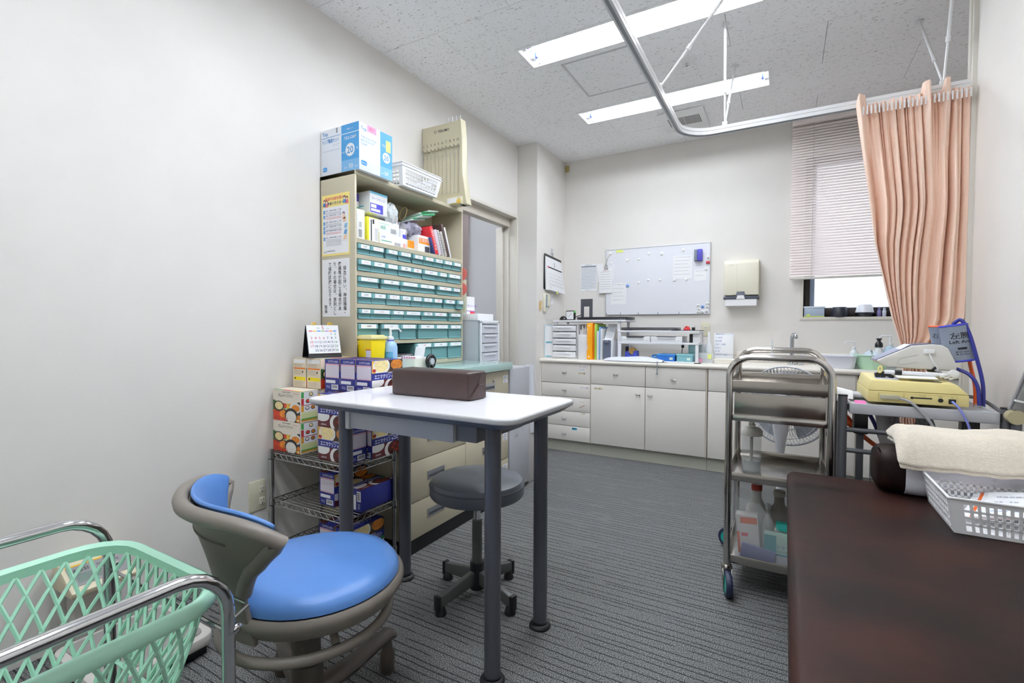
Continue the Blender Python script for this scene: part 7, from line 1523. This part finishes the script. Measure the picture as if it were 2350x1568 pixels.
f.mat(INK).text('PC CARD', .004, (x0+.15, ym-.0006, z0+.034), al='C').text('LAN', .004, (x0+.226, ym-.0006, z0+.033), al='C').text('SERIAL', .004, (x0+.197, ym-.0006, z0+.034), al='C'); f.build('front_ports', eg)
pgm = M('plug_grey', '#b7b49c', .5)
MB(eg).mat(pgm).box(x0+.034, y0-.014, z0+.018, x0+.085, y0, z0+.034).build('patient_connector', eg, bevel=.002)
def cable(label, pts, r, m, name='cable'):
    o = MB(pts[0]).mat(m).tube(bez(pts, 10), r, 8).build(name); return tag(o, label, 'cable')
CGR = M('grey_cable', '#97979a', .45); CVI = M('violet_cable', '#8088d0', .45); CNV = M('navy_hose', '#2a2f86', .4); COR = M('orange_hose', '#e05a1c', .4)
cable('grey patient cable drooping from the recorder connector', [(x0+.085, y0-.008, z0+.026), (x0+.12, y0-.03, z0+.01), (x0+.165, y0-.05, z0-.05), (x0+.2, y0-.045, z0-.13), (x0+.22, y0-.03, z0-.25)], .0045, CGR)
cable('violet network cable drooping from the recorder port', [(x0+.226, y0-.004, z0+.022), (x0+.237, y0-.03, z0+.005), (x0+.258, y0-.045, z0-.05), (x0+.268, y0-.04, z0-.12), (x0+.268, y0-.03, z0-.25)], .0035, CVI)
cable('thin grey cable hanging under the cart tray', [(2.48, 2.2, .76), (2.49, 2.15, .72), (2.475, 2.1, .68), (2.50, 2.09, .60)], .0035, CGR)
cable('grey power cable leaving the recorder right side', [(x1, 2.3, z0+.02), (x1+.06, 2.3, z0+.02), (x1+.10, 2.28, z0), (x1+.12, 2.2, z0-.04), (x1+.10, 2.16, z0-.1)], .006, M('power_grey', '#77777a', .5))
f = MB((2.42, 2.25, .72)).mat(CGR)
for k in range(7): f.tube([(2.425+.006*k+(.038+.002*k)*math.cos(t), 2.25+.008*k, .718+(.036+.001*k)*math.sin(t)) for t in [2*PI*i/20 for i in range(20)]], .0042, 6, True)
tag(f.build('coiled_cable'), 'coil of grey cable hung below the cart tray', 'cable')
cable('grey cable dropping from the coil behind the couch', [(2.405, 2.24, .74), (2.40, 2.235, .66), (2.405, 2.23, .56), (2.42, 2.22, .40)], .0055, CGR)
o = thing('paper_chart_holder', 'white paper chart sheets standing upright behind the cart bars', 'papers', (2.37, 2.26, .45))
for k in range(3): MB(o).mat(WHITE2).obox((2.372+.012*k, 2.27+.006*k, .60), (.012, .003, 0), (.0, .0008, 0), (-.018, .006, .13)).build('sheet', o)
cable('orange electrode lead crossing behind the cart bars', [(2.24, 2.3, .70), (2.29, 2.29, .655), (2.33, 2.28, .62), (2.375, 2.27, .585), (2.40, 2.26, .54)], .0085, COR)
cable('navy electrode lead curving down behind the cart bars', [(2.30, 2.3, .76), (2.33, 2.3, .72), (2.355, 2.29, .66), (2.37, 2.28, .60), (2.372, 2.27, .54)], .007, CNV)
cable('orange electrode lead higher at the cart left post', [(2.235, 2.33, .72), (2.26, 2.33, .70), (2.285, 2.32, .665)], .009, M('orange_dark', '#cf4a18', .4))
wbk = thing('wire_basket', 'grey wire basket with electrode clips below the cart bars', 'basket', (2.39, 2.25, .46))
f = MB(wbk).mat(M('grey_wire', '#a8abae', .4))
for z in (.57, .53, .49): f.tube([(2.40+.07*math.cos(t), 2.26+.05*math.sin(t), z) for t in [2*PI*i/24 for i in range(24)]], .004, 6, True)
for i in range(10): t = 2*PI*i/10; f.cyl((2.40+.07*math.cos(t), 2.26+.05*math.sin(t), .47), (2.40+.07*math.cos(t), 2.26+.05*math.sin(t), .57), .003, 6)
f.build('wire_frame', wbk)
MB(wbk).mat(M('dark_slate_bag', '#3a414c', .6)).box(2.35, 2.23, .475, 2.45, 2.29, .555).build('liner', wbk, bevel=.01)
o = MB((2.39, 2.24, .57)).mat(M('clip_orange', '#e0601c', .45)).obox((2.385, 2.235, .585), (.04, 0, .008), (0, .006, 0), (-.001, 0, .005)).obox((2.41, 2.235, .60), (.006, 0, .0), (0, .006, 0), (0, 0, .016)).build('electrode_clip', bevel=.002); tag(o, 'flat orange electrode clip lying on the wire basket', 'clip')
# ------------------------------------------------------------------ blood pressure monitor on arm clamps above the recorder
bp = thing('blood_pressure_monitor', 'white desktop blood pressure monitor tilted above the recorder', 'monitor', (2.45, 2.28, .905))
BPW = M('monitor_white', '#dedcd6', .4); x0, x1, y0, y1 = 2.335, 2.548, 2.22, 2.36
prof = [(x0, .937), (x0+.01, .925), (x0+.035, .912), (x1+.012, .905), (x1+.015, .925), (x1-.01, .985), (x1-.03, .997), (x1-.055, .999), (x1-.11, .993)]
MB(bp).mat(BPW).prism([(a, y0, b) for a, b in prof], (0, y1-y0, 0)).build('housing', bp, bevel=.005, seg=3)
top = [(x0-.001, .9385), (x1-.11, .9945), (x1-.058, 1.0005), (x1-.03, .9985)]
SLT = M('slate_face', '#6a6f8a', .3)
f = MB(bp).mat(SLT)
for (a, b), (c, d) in zip(top, top[1:]): f.add([(a, y0+.004, b+.001), (c, y0+.004, d+.001), (c, y1-.004, d+.001), (a, y1-.004, b+.001), (a, y0+.004, b-.004), (c, y0+.004, d-.004), (c, y1-.004, d-.004), (a, y1-.004, b-.004)], [(0,1,2,3),(7,6,5,4),(0,4,5,1),(3,2,6,7),(1,5,6,2),(0,3,7,4)])
f.build('face_panel', bp)
MB(bp).mat(M('lcd_white', '#cfd6e6', .15)).add([(x0+.035, y0+.006, .9515), (x1-.115, y0+.006, .9945), (x1-.115, y1-.03, .9945), (x0+.035, y1-.03, .9515)], [(0, 1, 2, 3)]).build('screen', bp).location = (0, 0, .002)
f = MB(bp).mat(M('groove_grey', '#b9b6ae', .5)); f.tube([(x0+.062, y0-.0004, .925), (x0+.068, y0-.0004, .945), (x0+.085, y0-.0004, .95), (x0+.12, y0-.0004, .96)], .0007, 4).tube([(x0+.062, y0-.0004, .925), (x0+.085, y0-.0004, .926), (x0+.12, y0-.0004, .935)], .0007, 4); f.build('side_grooves', bp)
MB(bp).mat(WHITE).box(x0+.135, y0-.01, .965, x0+.165, y0+.0, .98).build('plug', bp, bevel=.003)
MB(bp).mat(BLACK).lathe([(.011, -.015), (.011, .012)], (x0+.165, y0+.01, .91), 14, (.7, -.7, 0)).build('jack', bp)
cable('thin white lead hanging from the monitor side plug', [(x0+.15, y0-.008, .965), (x0+.158, y0-.012, .94), (x0+.172, y0-.01, .915), (x0+.175, y0-.006, .89)], .002, WHITE)
cable('grey hose from the monitor jack to the recorder', [(x0+.168, y0-.005, .908), (x0+.18, y0-.012, .90), (x0+.182, y0-.01, .885)], .005, CGR)
ar = thing('electrode_arm_clamps', 'bundle of white limb electrode clamps lying on the recorder', 'clamps', (2.45, 2.2, .88))
MB(ar).mat(WHITE).cyl((2.355, 2.19, .897), (2.53, 2.19, .892), .0075, 12).build('rod', ar)
f = MB(ar).mat(M('black_white_tape', '#17171a', .5, vary=.9, vscale=120)); f.cyl((2.385, 2.19, .896), (2.405, 2.19, .896), .009, 12); f.build('tape', ar)
f = MB(ar).mat(WHITE)
for k in range(3): f.obox((2.52+.012*k, 2.185, .892-.003*k), (.012, 0, .004), (0, .008, 0), (-.001, 0, .005))
f.lathe([(.013, -.008), (.013, .008)], (2.545, 2.18, .9), 16, (0, 1, 0)); f.build('clamp_head', ar, bevel=.001)
f = MB(ar).mat(BLACK).obox((2.345, 2.2, .885), (.016, 0, .004), (0, .01, 0), (-.002, 0, .01)).obox((2.372, 2.2, .883), (.012, 0, -.006), (0, .01, 0), (.002, 0, .006)); f.build('clamp_base', ar, bevel=.003)
MB(ar).mat(M('yellow_band', '#e6d68a', .5)).tube(arc((2.343, 2.19, .905), .011, 0, 360, 12, (.5, 0, .3), (0, .4, 1))[:-1], .003, 6, True).build('band', ar)
MB(ar).mat(WHITE2).obox((2.44, 2.16, .884), (.055, 0, 0), (0, .025, .002), (0, 0, .0008)).build('tissue', ar)
# cuffs
cu = thing('pressure_cuff', 'rolled grey left-arm pressure cuff with blue edge', 'cuff', (2.575, 2.3, .95))
CUF = M('cuff_grey', '#8d96a5', .8, bump=.3, bscale=500); CUB = M('cuff_blue_edge', '#3c44b8', .5)
lean = Vector((.022, 0, -.125)); cc = Vector((2.566, 2.30, 1.065))
def cuffp(t, v, r=(.037, .03)): return cc+lean*v+Vector((r[0]*math.cos(t), r[1]*math.sin(t), .006*math.cos(t)))
MB(cu).mat(CUF).grid(lambda u, v: cuffp(2*PI*u, v), 32, 8, True).build('sleeve', cu, solid=.006)
f = MB(cu).mat(CUB)
for v in (0, 1): f.tube([cuffp(2*PI*i/32, v) for i in range(32)], .0045, 6, True)
f.tube([cuffp(2*PI*i/24, .02, (.026-.0004*i, .02-.0004*i)) for i in range(24)], .004, 6); f.build('blue_binding', cu)
f = MB(cu)
def cuft(s, size, v, m, off):
    V_, F_, a0, a1, b0, b1 = font_mesh(s, .01); xm_ = (a0+a1)/2
    f.mat(m).add([cuffp(-1.42+off+((p.x-xm_)*size)/.037, v-p.y*size/.127, (.0408, .0338)) for p in V_], F_)
cuft('左腕', .025, .36, INK, .0); cuft('Left Arm', .0165, .50, INK, 0)
f.mat(INK).grid(lambda u, v: cuffp(-1.42-.32+.64*u, .62+.06*v, (.0408, .0338)), 6, 2)
for k in range(2): cuft('M 22-32cm', .008, .76+.07*k, INK, 0)
f.build('print', cu, smooth=False)
c2 = thing('pressure_cuff', 'second pressure cuff with orange edge tucked behind the first', 'cuff', (2.545, 2.34, .95))
cc2 = Vector((2.545, 2.345, 1.062))
MB(c2).mat(CUF).grid(lambda u, v: cc2+lean*v+Vector((.036*math.cos(2*PI*u), .026*math.sin(2*PI*u), 0)), 28, 7, True).build('sleeve', c2, solid=.006)
f = MB(c2).mat(COR)
for v in (0, 1): f.tube([cc2+lean*v+Vector((.036*math.cos(t), .026*math.sin(t), 0)) for t in [2*PI*i/28 for i in range(28)]], .0045, 6, True)
f.build('orange_binding', c2)
MB(c2).mat(INK).text('右', .02, (2.513, 2.318, 1.02), (.9, -.5, 0)).build('print', c2)
cable('navy air hose from the left-arm cuff down the cart', [(2.565, 2.3, 1.07), (2.585, 2.29, 1.085), (2.605, 2.28, 1.04), (2.625, 2.27, .95), (2.64, 2.26, .86), (2.64, 2.25, .78)], .006, CNV)
cable('orange air hose running behind the navy one', [(2.60, 2.34, 1.06), (2.612, 2.33, 1.02), (2.62, 2.32, .93), (2.63, 2.3, .85), (2.63, 2.29, .78)], .006, COR)
cable('navy hose looping from the monitor back to the cart side', [(2.55, 2.30, .915), (2.575, 2.27, .91), (2.605, 2.25, .89), (2.622, 2.24, .85), (2.625, 2.23, .79)], .006, CNV)
# ------------------------------------------------------------------ grey articulated arm at the right
aa = thing('support_arm', 'grey articulated cable arm rising beside the right wall', 'arm', (2.66, 2.05, .78))
AG = M('arm_grey', '#8b8d8e', .4); p0 = Vector((2.668, 2.06, .80)); p1 = Vector((2.715, 2.03, 1.0)); dd = (p1-p0).normalized(); sd = Vector((.92, .2, -.2)).normalized()
MB(aa).mat(AG).obox(p0.lerp(p1, .5), sd*.016, Vector((0, .012, 0)), (p1-p0)*.5).build('arm_tube', aa, bevel=.004)
MB(aa).mat(M('arm_khaki', '#b0a888', .45)).lathe([(.022, -.016), (.024, 0), (.022, .016)], p0-dd*.02, 24, (0, 1, 0)).build('joint', aa)
MB(aa).mat(GP).cyl((2.667, 2.06, .5), (2.667, 2.06, .775), .012, 12).build('stem', aa)
f = MB(aa).mat(WHITE)
for k in (.15, .55, .85): q = p0.lerp(p1, k); f.obox(q, sd*.02, Vector((0, .015, 0)), dd*.003)
f.build('cable_tie', aa, bevel=.001)
MB(aa).mat(CGR).tube([p0-sd*.022+dd*.0, p0.lerp(p1, .5)-sd*.021, p1-sd*.021], .004, 6).build('cable', aa)
# ------------------------------------------------------------------ curtain
def cloth():
    m = M('peach_curtain', '#ffe2cf', .8, spec=.1, sheen=.15); n, L, b = nodes_of(m)
    tc = n.new('ShaderNodeTexCoord'); wv = n.new('ShaderNodeTexWave'); wv.bands_direction = 'Z'; wv.inputs['Scale'].default_value = 48; wv.inputs['Distortion'].default_value = .3; L.new(tc.outputs['Object'], wv.inputs['Vector'])
    p = n.new('ShaderNodeBump'); p.inputs['Strength'].default_value = .12; p.inputs['Distance'].default_value = .002; L.new(wv.outputs[0], p.inputs['Height']); L.new(p.outputs[0], b.inputs['Normal'])
    tr = n.new('ShaderNodeBsdfTranslucent'); tr.inputs[0].default_value = lin('#fbd3b8'); mx = n.new('ShaderNodeMixShader'); mx.inputs[0].default_value = .08
    L.new(b.outputs[0], mx.inputs[1]); L.new(tr.outputs[0], mx.inputs[2]); L.new(mx.outputs[0], n['Material Output'].inputs[0]); return m
PEA = cloth()
ct = thing('bed_curtain', 'peach fabric curtain gathered and tied at right', 'curtain', (2.5, 2.72, .2))
NF = 10
def lerp_pts(T, z):
    if z >= T[0][0]: return T[0][1]
    for (za, a), (zb__, b) in zip(T, T[1:]):
        if za >= z >= zb__: return a+(b-a)*(za-z)/(za-zb__)
    return T[-1][1]
LE = [(2.09, 2.302), (1.437, 2.385), (1.10, 2.455), (.96, 2.492), (.9, 2.50), (.55, 2.46), (.2, 2.45)]
RE = [(2.09, 2.70), (1.30, 2.706), (1.10, 2.700), (1.02, 2.66), (.96, 2.595), (.9, 2.575), (.55, 2.62), (.2, 2.64)]
rc_ = random.Random(4); wts = [2.1]+[.7+.8*rc_.random() for _ in range(NF-1)]; cum = [0]
for w_ in wts: cum.append(cum[-1]+w_/sum(wts))
def sst(a, b, x):
    t = max(0, min(1, (x-a)/(b-a))); return t*t*(3-2*t)
FLP = [(.055, .055), (.62, .045), (.80, .04)]
def cur(u, v):
    fl = max([sst(1, .55, abs(u-c_)/w__) for c_, w__ in FLP])
    z0_ = 2.072+.042*fl; z = z0_-(z0_-.2)*v
    l, r = lerp_pts(LE, z), lerp_pts(RE, z)
    k = next(i for i in range(NF) if u <= cum[i+1]+1e-9); ph = k+(u-cum[k])/(cum[k+1]-cum[k])
    s = 1-max(0, 1-abs(z-.94)/.25)*.5
    top_ = sst(1.55, 2.05, z)
    amp = (.020+.010*math.sin(2.3*k+1.1+3*v))*s*(1-.5*top_)
    g = math.cos(2*PI*ph)
    y = 2.738-amp*g-.005*math.sin(4*PI*ph+2*k)*s-.010*math.sin(3*u+4*v)-(.02*max(0, 1-abs(z-1.0)/.35))+.006*top_*math.sin(2*PI*26*u)*(1-fl)-.034*fl*sst(1.75, 2.06, z)
    p_ = 1+.9*sst(1.65, 1.0, z)*sst(.5, .9, z)
    x = l+(r-l)*(u**p_+.008*math.sin(2*PI*ph)*s)
    return (min(x, 2.708), y, z)
MB(ct).mat(PEA).grid(cur, 261, 90).build('fabric', ct, solid=.0025, angle=80)
MB(ct).mat(M('peach_band', '#eab596', .7)).tube([(2.537+.062*math.cos(t), 2.71+.045*math.sin(t), .93+.004*math.sin(2*t)) for t in [2*PI*i/24 for i in range(24)]], .011, 8, True).build('tie_band', ct)
HK = M('curtain_hook_white', '#efeceb', .4)
for k in range(26):
    x = 2.33+k*.0145
    f = MB(ct).mat(HK).box(x-.0012, 2.717, 2.045, x+.0012, 2.722, 2.07).box(x-.003, 2.69, 2.015, x+.003, 2.694, 2.052).box(x-.001, 2.692, 2.047, x+.001, 2.72, 2.05); f.build('hook', ct, smooth=False)
